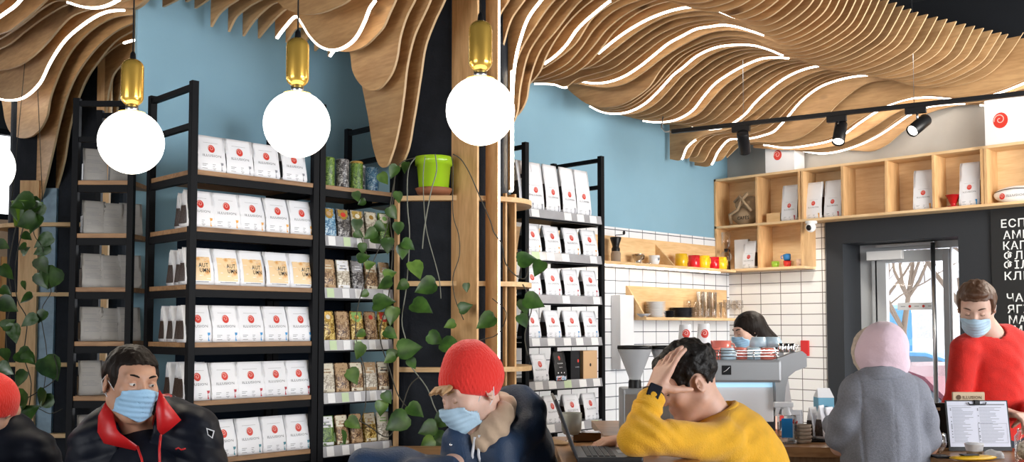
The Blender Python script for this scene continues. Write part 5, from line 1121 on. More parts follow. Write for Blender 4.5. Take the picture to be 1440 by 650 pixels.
m = MB(); fs_ = lambda a, b, e=0: (a, -.0015 - e, b); put_text(m, 'ILLUSION', -.028, zs1 - .030, .013, .085, False, fs_); put_disc(m, -.046, zs1 - .023, .011, .011, fs_); m.build('lettering', mat('burnt_brown', (.10, .05, .02), .7), sg)
e = empty('card_terminal', V2W(px2x(1326, 4.6), 4.62, ZC + .001), RZV, 'black till screen standing left of the menu clipboard', 'till'); MB().bbox(-.075, .05, -.01, .02, .02, .20, .006).build('screen', M['black'], e); MB().bbox(-.03, .03, -.04, .05, 0, .022, .004).build('foot', M['black'], e); MB().bbox(-.065, -.02, -.0125, -.01, .165, .18, .001).build('badge', M['chrome'], e)
e = empty('glass_bowl', on_c(1308, 4.40), RZV, 'clear glass bowl on the counter beside the grey coat', 'bowl'); MB().lathe([(0, .004), (.035, 0), (.055, .035), (.052, .085), (.050, .085), (.052, .035), (.033, .004), (0, .008)], 24, cap=False).build('body', M['glass2'], e)
e = empty('coffee_packet', on_c(1364, 4.15), RZV + .15, 'yellow foil packet lying flat before the menu', 'packet'); blob('body', e, [((0, 0, .011), (.105, .04, .012))], mat('yellow_foil', (.72, .42, .02), .3, bump=.4, bscale=30), .004, 5, 3, 30); MB().bbox(-.06, .01, -.025, .01, .022, .026, .001).build('label', M['black'], e)
e = empty('sauce_cup', on_c(1365, 4.27), RZV, 'lidded clear cup with brown sleeve in front of the menu', 'cup'); MB().lathe([(0, 0), (.030, 0), (.032, .024), (0, .026)], 20).build('sleeve', M['jute'], e); MB().lathe([(.033, .024), (.038, .05), (.040, .052), (.036, .056), (0, .058)], 20, cap=False).build('lid', M['white'], e)
e = empty('napkin', on_c(1392, 4.22), RZV, 'crumpled white napkin right of the lidded cup', 'napkin'); blob('cloth', e, [((0, 0, .012), (.045, .03, .022))], M['white'], .012, 9, 3, 40)
e = empty('glass_jar', on_c(1437, 4.12), RZV, 'clear glass jar cut by the right picture edge', 'jar'); MB().lathe([(0, .003), (.038, 0), (.042, .01), (.042, .10), (.030, .115), (.032, .13), (.030, .13), (.028, .115), (.039, .10), (.039, .01), (0, .006)], 24, cap=False).build('body', M['glass2'], e); blob('filling', e, [((0, 0, .045), (.034, .034, .04))], M['palet'], .006, 3, 3, 60)
o = vbox('phone', 'small black phone on the counter left of the yellow packet', 'phone', px2x(1312, 4.2), px2x(1334, 4.2), 4.20, 4.27, ZC + .001, ZC + .010, M['black'], bev=.002)
# ================================================================ foreground table and laptop
ZT = 1.04; tb = empty('bar_table', V2W(.35, 3.15, 0), RZV, 'wooden bar height table with a laptop on it', 'table')
MB().bbox(-.20, .235, -.65, .62, ZT - .04, ZT, .008).build('table_top', M['table'], tb)
for sx in (-.16, .19):
    for sy in (-.6, .57): MB().bbox(sx - .02, sx + .02, sy - .02, sy + .02, 0, ZT - .04, .002).build('leg', M['steel_black'], tb)
zt1 = ZT + .001; dl_ = 3.18
lp = empty('laptop', V2W(px2x(807, dl_), dl_, zt1), RZV, 'dark open laptop on the table seen from its side', 'laptop')
MB().bbox(0, .20, -.145, .145, 0, .016, .005).build('base', M['laptop'] if 'laptop' in M else M.setdefault('laptop', mat('dark_grey_laptop', (.05, .052, .055), .35, .5)), lp)
m = MB()
for r in range(5):
    for c in range(13): m.bbox(.03 + r * .0185, .045 + r * .0185, -.125 + c * .0195, -.109 + c * .0195, .0158, .0185, .001)
ky = m.build('keyboard', M['black'], lp); ky['kind'] = 'stuff'
MB().bbox(.135, .185, -.04, .04, .0158, .0168, .001).build('touchpad', M['steel'], lp)
sl_ = math.radians(68 + 90 - 45); top = (px2x(778, dl_) - px2x(807, dl_), CZ + (460.4 - 562) * dl_ / FPX - zt1); L_ = math.hypot(*top); aa = math.atan2(top[0], top[1])
Ml = Matrix.Translation((0, 0, .012)) @ Matrix.Rotation(aa, 4, 'Y'); MB().bbox(-.004, .004, -.145, .145, 0, L_, .002, M=Ml).build('screen_lid', M['laptop'], lp); MB().box(.0042, .005, -.135, .135, .015, L_ - .01, M=Ml).build('display', mat('dim_display', (.10, .11, .13), .1, emit=.15), lp)
o = MB().bbox(-.01, .01, -.04, .04, 0, .006, .002).build('pen', M['white'], None, V2W(px2x(868, 3.12), 3.10, zt1 + .018), RZV); bpy.data.objects.remove(o)
e = empty('tumbler', V2W(px2x(803, 3.6), 3.6, zt1), RZV, 'frosted glass with green print behind the laptop screen', 'glass'); e.scale = (.72, .72, .85); MB().lathe([(0, .03), (.038, .03), (.05, .05), (.053, .12), (.050, .12), (.04, .05), (0, .035)], 24, cap=False).build('bowl', mat('frosted_glass', (.40, .40, .34), .4, trans=.3), e); MB().lathe([(.03, 0), (.032, .004), (.006, .01), (.006, .032)], 20).build('stem', M['glass2'], e)
o = MB().bbox(-.055, .045, -.035, .035, 0, .032, .004).build('tin_box', mat('dark_amber_lacquer', (.09, .035, .008), .15, coat=.5), None, V2W(px2x(826, 3.62), 3.62, zt1), RZV); tag(o, 'small dark amber tin box on table behind laptop', 'box')
e = empty('paper_napkin', V2W(px2x(779, 3.55), 3.50, zt1), RZV, 'folded kraft paper napkin beside the navy hood', 'napkin'); MB().add([(-.05, -.03, 0), (.04, -.03, .002), (.05, .04, 0), (-.04, .05, .02), (-.05, -.03, .004), (.04, -.03, .006), (.05, .04, .004), (-.04, .05, .025)], [(0, 1, 2, 3), (7, 6, 5, 4), (0, 4, 5, 1), (1, 5, 6, 2), (2, 6, 7, 3), (3, 7, 4, 0)]).build('paper', M['paper'], e)
# bench board behind the people at the column
vbox('bench', 'low wooden bench board at the foot of the central column', 'bench', px2x(540, 5.2), px2x(770, 5.2), 5.1, 5.5, .74, .80, M['oak'])
bn = [o for o in COL.objects if o.name.startswith('bench')][0]
for x_ in (-.38, .38): MB().box(x_ - .02, x_ + .02, -.18, .18, -.74, -.001).build('leg', M['oak'], bn)
# ================================================================ outside: cars and bare trees
M['bark'] = mat('bare_bark', (.16, .12, .09), .9); M['car_blue'] = mat('blue_car_paint', (.06, .20, .38), .25, .3, spec=.6); M['car_dark'] = mat('maroon_car_paint', (.12, .02, .04), .25, .3); M['car_glass'] = mat('car_glass', (.05, .08, .11), .08); M['car_white'] = mat('pale_car_paint', (.62, .66, .72), .3)
def car(name, label, loc, rz, m, L_=4.2, h=1.45, van=False):
    e = empty(name, loc, rz, label, 'car'); W2 = .85
    if van: pf = [(-2.2, .35), (-2.2, 1.0), (-2.0, 1.15), (-1.5, 1.9), (-1.2, 2.0), (2.1, 2.0), (2.2, 1.8), (2.2, .35)]
    else: pf = [(-2.1, .3), (-2.12, .62), (-1.95, .80), (-1.1, .92), (-.55, 1.36), (-.2, 1.45), (.7, 1.45), (1.1, 1.36), (1.65, .98), (2.05, .90), (2.1, .6), (2.08, .3)]
    pmx = Matrix.Rotation(math.pi / 2, 4, 'X'); MB().prism([(a, b) for a, b in pf], -W2, W2, M=pmx).build('body', m, e)
    wn_ = [(-1.9, 1.18), (-1.5, 1.8), (-.6, 1.8), (-.6, 1.15)] if van else [(-1.0, .94), (-.5, 1.32), (-.2, 1.39), (.68, 1.39), (1.05, 1.3), (1.45, .98)]
    MB().prism(wn_, -W2 - .01, W2 + .01, M=pmx).build('side_window', M['car_glass'], e)
    for wx in (-1.3, 1.3):
        for wy in (-.78, .78): MB().lathe([(0, -.1), (.2, -.1), (.31, -.09), (.33, 0), (.31, .09), (.2, .1), (0, .1)], 24, M=Matrix.Translation((wx, wy, .33)) @ pmx, cap=False).build('wheel', M['black'], e)
    return e
g0 = -.42
def gp(px, d): p_ = V2W(px2x(px, d), d, 0); p_.z = g0; return p_
vn_ = car('van', 'blue van parked far off outside the door', gp(1240, 34), YAW - .36, M['car_blue'], van=True); vn_.scale = (1.2, 1.05, 1.3)
car('car', 'blue car with pale roof parked outside the door', gp(1330, 17.0), YAW + .55, M['car_blue'])
car('car', 'dark maroon car nearest outside the door', gp(1312, 11.2), YAW + .5, M['car_dark'])
def tree(px, d, h, seed, label):
    rnd = random.Random(seed); e = empty('bare_tree', gp(px, d), 0, label, 'tree'); m = MB(); tm = MB()
    def br(p, dr, L_, r, k, mb):
        pts = [p]; dd = dr.copy()
        for i in range(5): dd = (dd + Vector((rnd.uniform(-.2, .2), rnd.uniform(-.2, .2), rnd.uniform(-.05, .16)))).normalized(); pts.append(pts[-1] + dd * L_ / 5)
        mb.tube(pts, [r * (1 - .12 * i) for i in range(6)], 5 if k else 8)
        if k < 4:
            for i in range(4 if k else 6):
                q_ = pts[rnd.randint(2, 5)]; a_ = rnd.uniform(0, 6.28); s_ = rnd.uniform(.6, 1.1); nd = (dd + Vector((math.cos(a_) * s_, math.sin(a_) * s_, rnd.uniform(-.2, .5)))).normalized(); br(q_, nd, L_ * rnd.uniform(.5, .72), r * .5, k + 1, m)
    br(Vector((0, 0, 0)), Vector((0, 0, 1)), h * .45, .11, 0, tm); tm.build('trunk', M['bark'], e); m.build('branches', M['bark'], e)
tree(1205, 24, 8, 3, 'bare branched tree at left beyond the glass door'); tree(1282, 27, 10, 8, 'bare tree in the middle beyond the door'); tree(1362, 16, 6, 12, 'bare tree at right beyond the door, behind the cars')
fb_ = empty('far_building', gp(1300, 60), RZV, 'pale building facade far across the street', 'building'); MB().box(-9, 9, 0, 6, 0, 9).build('wall', mat('pale_facade', (.80, .79, .78), .9), fb_)
for i in range(-3, 4):
    for j in range(3): MB().box(i * 2.2 - .5, i * 2.2 + .5, -.03, 0, 1.2 + j * 2.6, 2.7 + j * 2.6).build('window', M['rail'], fb_)
# ================================================================ people: signed-distance bodies meshed as one surface

def PV(px, py, d):
    p = W(px, py, d); return np.array([p.dot(Rv), d, p.z])
def smin(a, b, k):
    if k <= 0: return np.minimum(a, b)
    h = np.maximum(k - np.abs(a - b), 0) / k; return np.minimum(a, b) - h * h * k * .25
_lat = RNG.rand(32, 32, 32)
def noise3(P, s):
    q = P * s; i = np.floor(q).astype(int); f = q - i; f = f * f * (3 - 2 * f); r = 0
    for dx in (0, 1):
        for dy in (0, 1):
            for dz in (0, 1):
                w_ = (f[..., 0] if dx else 1 - f[..., 0]) * (f[..., 1] if dy else 1 - f[..., 1]) * (f[..., 2] if dz else 1 - f[..., 2])
                r = r + w_ * _lat[(i[..., 0] + dx) % 32, (i[..., 1] + dy) % 32, (i[..., 2] + dz) % 32]
    return r - .5
def f_cone(P, a, b, ra, rb, sy=1.0):
    a = np.array(a, float); b = np.array(b, float)
    if sy != 1.0:
        P = P.copy(); c = (a[1] + b[1]) / 2; P[..., 1] = c + (P[..., 1] - c) / sy; a = a.copy(); b = b.copy(); a[1] = c + (a[1] - c) / sy; b[1] = c + (b[1] - c) / sy
    ab = b - a; t = np.clip(((P - a) @ ab) / max(ab @ ab, 1e-9), 0, 1); q = P - (a + t[..., None] * ab)
    return (np.sqrt((q * q).sum(-1)) - (ra + (rb - ra) * t)) * min(1, sy)
def f_ell(P, c, r, Rm=None):
    q = P - np.array(c)
    if Rm is not None: q = q @ Rm
    r = np.array(r); k = np.sqrt(((q / r) ** 2).sum(-1)); k2 = np.sqrt(((q / (r * r)) ** 2).sum(-1)) + 1e-9
    return k * (k - 1) / k2
def rotm(yaw, pitch, roll):
    y, p, r = [math.radians(v) for v in (yaw, pitch, roll)]
    Rz = np.array([[math.cos(y), -math.sin(y), 0], [math.sin(y), math.cos(y), 0], [0, 0, 1]])
    Rx = np.array([[1, 0, 0], [0, math.cos(p), -math.sin(p)], [0, math.sin(p), math.cos(p)]])
    Ry = np.array([[math.cos(r), 0, math.sin(r)], [0, 1, 0], [-math.sin(r), 0, math.cos(r)]])
    return Rz @ Rx @ Ry
class Field:
    def __init__(s, lo, hi, h):
        s.lo = np.array(lo, float); s.h = h; s.n = np.ceil((np.array(hi) - s.lo) / h).astype(int) + 1
        s.F = np.full(s.n, 10.0, np.float32); s.ax = [s.lo[i] + h * np.arange(s.n[i]) for i in range(3)]
    def sub(s, lo, hi):
        a = np.clip(np.floor((np.array(lo) - s.lo) / s.h).astype(int), 0, s.n); b = np.clip(np.ceil((np.array(hi) - s.lo) / s.h).astype(int) + 1, 0, s.n)
        if (b <= a).any(): return None, None
        sl = tuple(slice(a[i], b[i]) for i in range(3)); g = np.stack(np.meshgrid(s.ax[0][sl[0]], s.ax[1][sl[1]], s.ax[2][sl[2]], indexing='ij'), -1); return sl, g
    def cone(s, a, b, ra, rb, k=.02, sy=1.0):
        m = max(ra, rb) + k + .01; a = np.array(a, float); b = np.array(b, float)
        sl, g = s.sub(np.minimum(a, b) - m, np.maximum(a, b) + m)
        if sl: s.F[sl] = smin(s.F[sl], f_cone(g, a, b, ra, rb, sy), k)
        return s
    def chain(s, pts, rs, k=.02, sy=1.0):
        for i in range(len(pts) - 1): s.cone(pts[i], pts[i + 1], rs[i], rs[i + 1], k, sy)
        return s
    def ell(s, c, r, k=.02, Rm=None):
        m = max(r) + k + .01; sl, g = s.sub(np.array(c) - m, np.array(c) + m)
        if sl: s.F[sl] = smin(s.F[sl], f_ell(g, c, r, Rm), k)
        return s
    def func(s, f, lo, hi, k=0, cut=False):
        sl, g = s.sub(lo, hi)
        if sl:
            v = f(g); s.F[sl] = np.maximum(s.F[sl], v) if cut else smin(s.F[sl], v, k)
        return s
    def disp(s, f):
        near = np.abs(s.F) < .05; idx = np.argwhere(near); P = s.lo + idx * s.h; s.F[near] += f(P).astype(np.float32); return s
    def mesh(s):
        F = s.F; h = s.h; n = s.n; ins = F < 0
        c = np.zeros(n - 1, np.uint8)
        for dx in (0, 1):
            for dy in (0, 1):
                for dz in (0, 1): c += ins[dx:n[0] - 1 + dx, dy:n[1] - 1 + dy, dz:n[2] - 1 + dz]
        act = (c > 0) & (c < 8); idx = np.argwhere(act); num = -np.ones(n - 1, int); num[act] = np.arange(len(idx))
        acc = np.zeros((len(idx), 3)); cnt = np.zeros(len(idx))
        cor = [(a, b, d) for a in (0, 1) for b in (0, 1) for d in (0, 1)]
        for i, p in enumerate(cor):
            for q in cor[i + 1:]:
                if sum(abs(p[k] - q[k]) for k in range(3)) != 1: continue
                fa = F[idx[:, 0] + p[0], idx[:, 1] + p[1], idx[:, 2] + p[2]].astype(float); fb = F[idx[:, 0] + q[0], idx[:, 1] + q[1], idx[:, 2] + q[2]].astype(float)
                m = (fa < 0) != (fb < 0); t = np.where(m, fa / np.where(m, fa - fb, 1), 0)
                pos = np.array(p) + t[:, None] * (np.array(q) - np.array(p)); acc += pos * m[:, None]; cnt += m
        v = s.lo + (idx + acc / cnt[:, None]) * h
        fs = []
        for ax in range(3):
            o1, o2 = [(1, 2), (2, 0), (0, 1)][ax]
            sl0 = [slice(None)] * 3; sl1 = [slice(None)] * 3; sl0[ax] = slice(0, -1); sl1[ax] = slice(1, None)
            a = ins[tuple(sl0)]; b = ins[tuple(sl1)]; e = np.argwhere(a != b)
            e = e[(e[:, o1] > 0) & (e[:, o2] > 0) & (e[:, o1] < n[o1] - 1) & (e[:, o2] < n[o2] - 1)]
            if not len(e): continue
            sg = a[e[:, 0], e[:, 1], e[:, 2]]
            def cell(d1, d2): q = e.copy(); q[:, o1] -= d1; q[:, o2] -= d2; return num[q[:, 0], q[:, 1], q[:, 2]]
            quad = np.stack([cell(1, 1), cell(0, 1), cell(0, 0), cell(1, 0)], 1); quad[~sg] = quad[~sg][:, ::-1]; fs.append(quad)
        f = np.concatenate(fs); f = f[(f >= 0).all(1)]
        # light relaxation
        nb = np.zeros_like(v); ct = np.zeros(len(v))
        for i in range(4):
            a, b = f[:, i], f[:, (i + 1) % 4]; np.add.at(nb, a, v[b]); np.add.at(ct, a, 1); np.add.at(nb, b, v[a]); np.add.at(ct, b, 1)
        ok = ct > 0; v[ok] = .5 * v[ok] + .5 * nb[ok] / ct[ok][:, None]; return v, f
HS = 1.0
def head_field(q, face_only=False, kk=1.0, female=False):
    """q: points in head space (face looks to -y)"""
    d = f_ell(q, (0, .014, .036), (.074, .096, .084))
    d = smin(d, f_ell(q, (0, -.030, -.030), (.060, .060, .086)), .035)
    d = smin(d, f_ell(q, (0, -.066, -.094), (.026, .024, .020)), .035)
    for s in (-1, 1):
        d = smin(d, f_cone(q, (s * .052, .004, -.055), (s * .022, -.06, -.095), .018, .016), .03)
        d = smin(d, f_ell(q, (s * .042, -.066, -.012), (.020, .018, .020)), .03)
    d = smin(d, f_ell(q, (0, -.076, .036), (.052, .016, .013)), .022)
    if not face_only:
        for s in (-1, 1):
            e = f_ell(q, (s * .032, -.098, .012), (.017, .014, .012)); h = np.maximum(.016 - np.abs(d + e), 0) / .016; d = np.maximum(d, -e) + h * h * .016 * .25
            d = smin(d, f_ell(q, (s * .031, -.0775, .012), (.0145, .0125, .0125)), .004)
    d = smin(d, f_cone(q, (0, -.088, .018), (0, -.108, -.018), .008, .011), .012 * kk)
    for s in (-1, 1): d = smin(d, f_ell(q, (s * .011, -.100, -.024), (.008, .009, .007)), .008 * kk)
    if not face_only:
        d = smin(d, f_ell(q, (0, -.088, -.050), (.024, .009, .006)), .008); d = smin(d, f_ell(q, (0, -.087, -.062), (.020, .009, .007)), .008)
        for s in (-1, 1):
            Rm = rotm(s * 22, 0, 0); ear = f_ell(q, (s * .079, .014, -.004), (.007, .019, .031), Rm); cav = f_ell(q, (s * .086, .010, -.002), (.007, .010, .018), Rm)
            d = smin(d, np.maximum(ear, -cav), .008)
    return d
class Person:
    def __init__(s, name, label, head, d, yaw, pitch, roll, base, group=None):
        s.c = PV(head[0], head[1], d); s.R = rotm(yaw, pitch, roll); s.label = label
        s.base = np.array([base[0], base[1], 0.0]); s.root = None
    def hp(s, p): return s.c + s.R @ np.array(p)      # head space -> view frame
    def hq(s, P): return (P - s.c) @ s.R
    def add_head(s, F, neck_to, rn=.056):
        c = s.c; F.func(lambda g: head_field(s.hq(g)), c - .17, c + .17, .0)
        F.cone(s.hp((0, .022, -.05)), neck_to, rn * .98, rn * 1.05, .03)
    def emit(s, F, m, name='person', parent=None):
        v, f = F.mesh(); v = v - s.base
        o = mesh_obj(name, v, f, m, parent, smooth=True)
        if parent is None:
            o.location = V2W(s.base[0], s.base[1], 0); o.rotation_euler = (0, 0, RZV); s.root = o; tag(o, s.label, 'person')
        return o
    def tube(s, name, pts, r, m, parent=None, n=8):
        return MB().tube([np.array(p) - s.base for p in pts], r, n).build(name, m, parent or s.root)
    skinm = None
    def face(s, iris=(.12, .07, .04), closed=False, brow=M['black']):
        s.skinm = s.root.data.materials[0]
        for k in (-1, 1):
            c = s.hp((k * .031, -.0785, .0115)) - s.base; o = MB().sphere(c, .0125, 16).build('eye', s.skinm if closed else M['eye_white'], s.root)
            if not closed:
                c2 = s.hp((k * .031 + .002, -.0868, .0095)) - s.base; MB().sphere(c2, .0052, 12).build('iris', M['iris'], o)
                L_ = Field(s.hp((k * .031, -.08, .012)) - .03, s.hp((k * .031, -.08, .012)) + .03, .0013)
                def lid(g, k=k):
                    q = s.hq(g); z = q[..., 2] - .0115; b = f_ell(q, (k * .031, -.0785, .0115), (.0155, .0139, .0139)); opening = np.maximum(z - .0022 + 9 * (q[..., 0] - k * .031) ** 2, -.0058 - z + 9 * (q[..., 0] - k * .031) ** 2); return np.maximum(b, -opening)
                L_.func(lid, L_.lo, L_.lo + .06); s.emit(L_, s.skinm, 'eyelids', o)
            else:
                s.tube('eyelash', [s.hp((k * .031 + t * .012, -.0895 + .35 * abs(t) * .012, .006 - .002 * (1 - t * t))) for t in (-1, -.5, 0, .5, 1)], .0013, brow, None, 5)
            b = [s.hp((k * (.016 + t * .034), -.0935 + .017 * t * t, .0335 + .006 * math.sin(t * 2.6))) for t in (0, .25, .5, .75, 1)]
            s.tube('eyebrow', b, [.0022, .0036, .0036, .003, .0016], brow, None, 6)
    def mask(s, m, top=.002):
        lo = s.c - .14; hi = s.c + .14; F = Field(lo, hi, .0026); ax = s
        def f(g):
            q = s.hq(g); b = head_field(q, True, 3.0) ; b = smin(b, f_ell(q, (0, -.088, -.04), (.030, .020, .045)), .03)
            x = np.abs(q[..., 0]); z = q[..., 2]; y = q[..., 1]
            b = b + .0010 * np.sin(z * 2 * math.pi / .017) * (x < .06) + .002 * noise3(q, 40)
            zt = top - .35 * x ** 1.15; zb = -.112 + .45 * x
            reg = np.maximum(np.maximum(z - zt, zb - z), np.maximum(y + .012, x - .064))
            return np.maximum(np.maximum(b - .0075, -(b - .0035)), reg)
        F.func(f, lo, hi); o = s.emit(F, m, 'face_mask', s.root)
        for k in (-1, 1):
            p = [(k * .062, -.030, -.022), (k * .074, -.008, .002), (k * .080, .018, .022), (k * .085, .030, .004), (k * .080, .022, -.026), (k * .066, -.004, -.052), (k * .056, -.024, -.082)]
            s.tube('ear_loop', [s.hp(a) for a in p], .0016, M['white'], o, 5)
        return o
    def hair(s, m, off=.012, amp=.006, fs=60, hl=(.085, .060, .64, .77, -.036), extra=None, k=.01, aniso=(1, 1, .35)):
        lo = s.c - .19; hi = s.c + .19; F = Field(lo, hi, .0042)
        def f(g):
            q = s.hq(g); b = f_ell(q, (0, .016, .038), (.076 + off, .097 + off, .086 + off))
            b = b + amp * 2 * noise3(q * np.array(aniso), fs) + amp * noise3(q * np.array(aniso) + 5, fs * 2.3)
            jn = .014 * noise3(q, 45) + .006 * noise3(q, 130); y_, z_ = q[..., 1], q[..., 2]
            g_ = -smin(smin(hl[1] - .12 * (y_ + .08) - z_, np.maximum(hl[4] - y_, -.026 - z_), .02), np.maximum(.018 - y_, -.088 - z_), .02) + jn
            # leave the ears free
            ear = .026 - np.sqrt((q[..., 1] - .012) ** 2 + (q[..., 2] + .004) ** 2 * .6)
            b = np.maximum(np.maximum(b, -g_), np.where(np.abs(q[..., 0]) > .05, ear, -1))
            if extra: b = smin(b, extra(q), .012)
            return b
        F.func(f, lo, hi); return s.emit(F, m, 'hair', s.root)
def hand(F, w, a, n, thumb, curl=(25, 30, 20), spread=.02, k=.009, sc=1.0, curls=None, thumbdir=None):
    """w wrist, a along palm, n out of the palm side (fingers curl this way), thumb side vector"""
    w = np.array(w, float); a = np.array(a, float); a /= np.linalg.norm(a); n = np.array(n, float); n -= a * (n @ a); n /= np.linalg.norm(n); s = np.cross(a, n)
    if s @ np.array(thumb, float) < 0: s = -s
    offs = [.030, .010, -.010, -.029]; L = [.92, 1.0, .94, .74]; kn = []
    for i in range(4):
        kp = w + a * (.088 - .006 * abs(i - 1)) * sc + s * offs[i] * sc
        F.cone(w + s * offs[i] * .55 * sc + a * .005, kp, .0155 * sc, .0118 * sc, .014)
        c = curls[i] if curls else curl; p = kp; ang = 0; d0 = a + s * spread * (1.5 - i) * 1.6
        seg = [.044 * L[i], .027 * L[i], .022 * L[i]]; rr = [.0105, .0092, .0082, .0072]
        for j in range(3):
            ang += math.radians(c[j]); d = d0 * math.cos(ang) + n * math.sin(ang); d /= np.linalg.norm(d); q = p + d * seg[j] * sc
            F.cone(p, q, rr[j] * sc, rr[j + 1] * sc, .004); p = q
    b = w + a * .022 * sc + s * .022 * sc; td = thumbdir if thumbdir is not None else (a * .7 + s * .65 + n * .3); td = np.array(td, float); td /= np.linalg.norm(td)
    m = b + td * .042 * sc; F.cone(b, m, .0165 * sc, .0125 * sc, .012); td2 = td * .85 + a * .3 + n * .2; td2 /= np.linalg.norm(td2); q = m + td2 * .034 * sc
    F.cone(m, q, .0118 * sc, .0098 * sc, .004); F.cone(q, q + td2 * .024 * sc, .0098 * sc, .0082 * sc, .004)
def skin(name, c):
    m = mat(name, c, .5, bump=.08, bscale=120, var=.07, vscale=25); b = m.node_tree.nodes['Principled BSDF']
    b.inputs['Subsurface Weight'].default_value = .12; b.inputs['Subsurface Radius'].default_value = (.01, .004, .002); b.inputs['Subsurface Scale'].default_value = .6; return m
M['skin'] = skin('skin_light', (.62, .36, .26)); M['skin2'] = skin('skin_tan', (.52, .28, .18)); M['skin3'] = skin('skin_pale', (.68, .43, .33)); M['skin_lid'] = M['skin3']
M['eye_white'] = mat('eye_white', (.62, .58, .55), .2); M['iris'] = mat('brown_iris', (.03, .016, .01), .15)
M['mask'] = mat('blue_surgical_mask', (.33, .55, .76), .7, bump=.15, bscale=90); M['mask2'] = mat('pale_blue_mask', (.46, .64, .78), .7, bump=.15, bscale=90)
M['hair_dark'] = mat('dark_brown_hair', (.013, .009, .007), .5, bump=.9, bscale=90, stretch=(1, 1, .25), spec=.12); M['hair_black'] = mat('black_curly_hair', (.012, .010, .009), .5, bump=1, bscale=90, spec=.2)
M['hair_blond'] = mat('sandy_hair', (.42, .24, .10), .5, bump=.8, bscale=120, stretch=(.3, 1, 1)); M['hair_brown'] = mat('brown_hair', (.10, .045, .022), .5, bump=.8, bscale=100, stretch=(1, 1, .3))
M['navy_puffer'] = mat('dark_navy_nylon', (.004, .006, .013), .5, bump=.25, bscale=28, spec=.2); M['navy'] = mat('navy_cloth', (.012, .035, .085), .6, bump=.4, bscale=180, var=.15, vscale=20)
M['red_lining'] = mat('red_nylon', (.55, .012, .014), .38, bump=.3, bscale=35); M['tan_fleece'] = mat('tan_fleece', (.52, .37, .25), .85, bump=.5, bscale=70, sheen=.3)
M['red_knit'] = mat('red_knit_wool', (.78, .022, .012), .85, bump=1.0, bscale=170, sheen=.3, stretch=(1, 1, .4)); M['red_sweater'] = mat('red_sweater_wool', (.66, .018, .010), .9, bump=.7, bscale=220, sheen=.15, var=.1, vscale=30)
M['mustard'] = mat('mustard_sweater_wool', (.78, .40, .015), .9, bump=.8, bscale=220, sheen=.15, var=.08, vscale=25); M['grey_coat'] = mat('grey_wool_coat', (.235, .245, .285), .95, bump=.5, bscale=260, var=.12, vscale=120)
M['pink'] = mat('pale_pink_fleece', (.80, .60, .68), .9, bump=.4, bscale=120, sheen=.3); M['sherpa'] = mat('cream_sherpa', (.62, .52, .42), .95, bump=1.0, bscale=150, var=.15, vscale=60)
M['jeans'] = mat('dark_trousers', (.02, .025, .04), .8, bump=.3, bscale=150); M['cap_red'] = M['red_knit']
def view_stool(x, d, z, label):
    r = empty('bar_stool', V2W(x, d, 0), RZV, label, 'stool')
    MB().lathe([(0, z - .05), (.16, z - .05), (.18, z - .03), (.18, z - .008), (.165, z), (0, z)], 28).build('seat', M['oak'], r)
    for a in range(4):
        c, s_ = math.cos(a * math.pi / 2 + .7), math.sin(a * math.pi / 2 + .7); MB().tube([(c * .11, s_ * .11, z - .05), (c * .20, s_ * .20, 0)], .013, 8).build('leg', M['steel_black'], r)
    MB().tube([(.175 * math.cos(t * math.pi / 10), .175 * math.sin(t * math.pi / 10), .28) for t in range(20)], .008, 6, closed=True).build('foot_ring', M['steel_black'], r)
    return r
def trousers(p, hipc, knees, feet, m=None):
    lo = np.minimum(np.min(knees, 0), np.minimum(np.min(feet, 0), hipc)) - .16; hi = np.maximum(np.max(knees, 0), np.maximum(np.max(feet, 0), hipc)) + .16; lo[2] = .08
    T = Field(lo, hi, .011); T.cone(hipc + (0, 0, .06), hipc - (0, 0, .02), .135, .14, .04, .9)
    for k, f in zip(knees, feet): T.chain([hipc + (np.array(k) - hipc) * .12, k, f + (np.array(k) - f) * .12], [.105, .082, .062], .03)
    p.emit(T, m or M['jeans'], 'trousers', p.root)
def hide(px, py, d, poly, th, p, m, name, parent=None, bulge=0.0):
    """flat cloth piece with its own thickness, traced on the person's front"""
    cx = sum(a for a, b in poly) / len(poly); cy = sum(b for a, b in poly) / len(poly); n = len(poly); vs = []
    dd = [d(a, b) if callable(d) else d for a, b in poly]; dc = (d(cx, cy) if callable(d) else d) - bulge
    for off in (0, th):
        vs += [tuple(PV(a, b, dd[i] + off) - p.base) for i, (a, b) in enumerate(poly)] + [tuple(PV(cx, cy, dc + off) - p.base)]
    fs = [((i + 1) % n, i, n) for i in range(n)] + [(n + 1 + i, n + 1 + (i + 1) % n, 2 * n + 1) for i in range(n)] + [(i, (i + 1) % n, n + 1 + (i + 1) % n, n + 1 + i) for i in range(n)]
    return MB().add(vs, fs, 0, True).build(name, m, parent or p.root)

# ---- man in dark puffer jacket with red lining, seated at the left
p = Person('person', 'person in dark puffer jacket with red collar lining, blue mask, seated left', (184, 541), 3.30, 44, 5, 5, (PV(205, 600, 3.35)[0], 3.36))
H = .0055; bx = p.base
sh = PV(205, 625, 3.37); hip = np.array([sh[0], 3.42, .80])
F = Field((sh[0] - .36, 2.85, .30), (sh[0] + .36, 3.68, 1.42), H)
p.add_head(F, PV(198, 612, 3.36), .056)
F.cone(PV(205, 690, 3.38), hip, .11, .11, .05); F.cone(PV(150, 618, 3.38), PV(262, 608, 3.38), .05, .05, .03)
for sx, ex, ey in ((-1, 118, 730), (1, 292, 735)):
    s0 = PV(150 if sx < 0 else 262, 620, 3.37); e0 = PV(ex, ey, 3.33); w0 = np.array([sh[0] + sx * .10, 3.02, .93]); F.chain([s0, e0, w0], [.045, .04, .028], .02); hand(F, w0, (-sx * .5, -1, 0), (0, 0, -1), (-sx, 0, 0), (20, 30, 20))
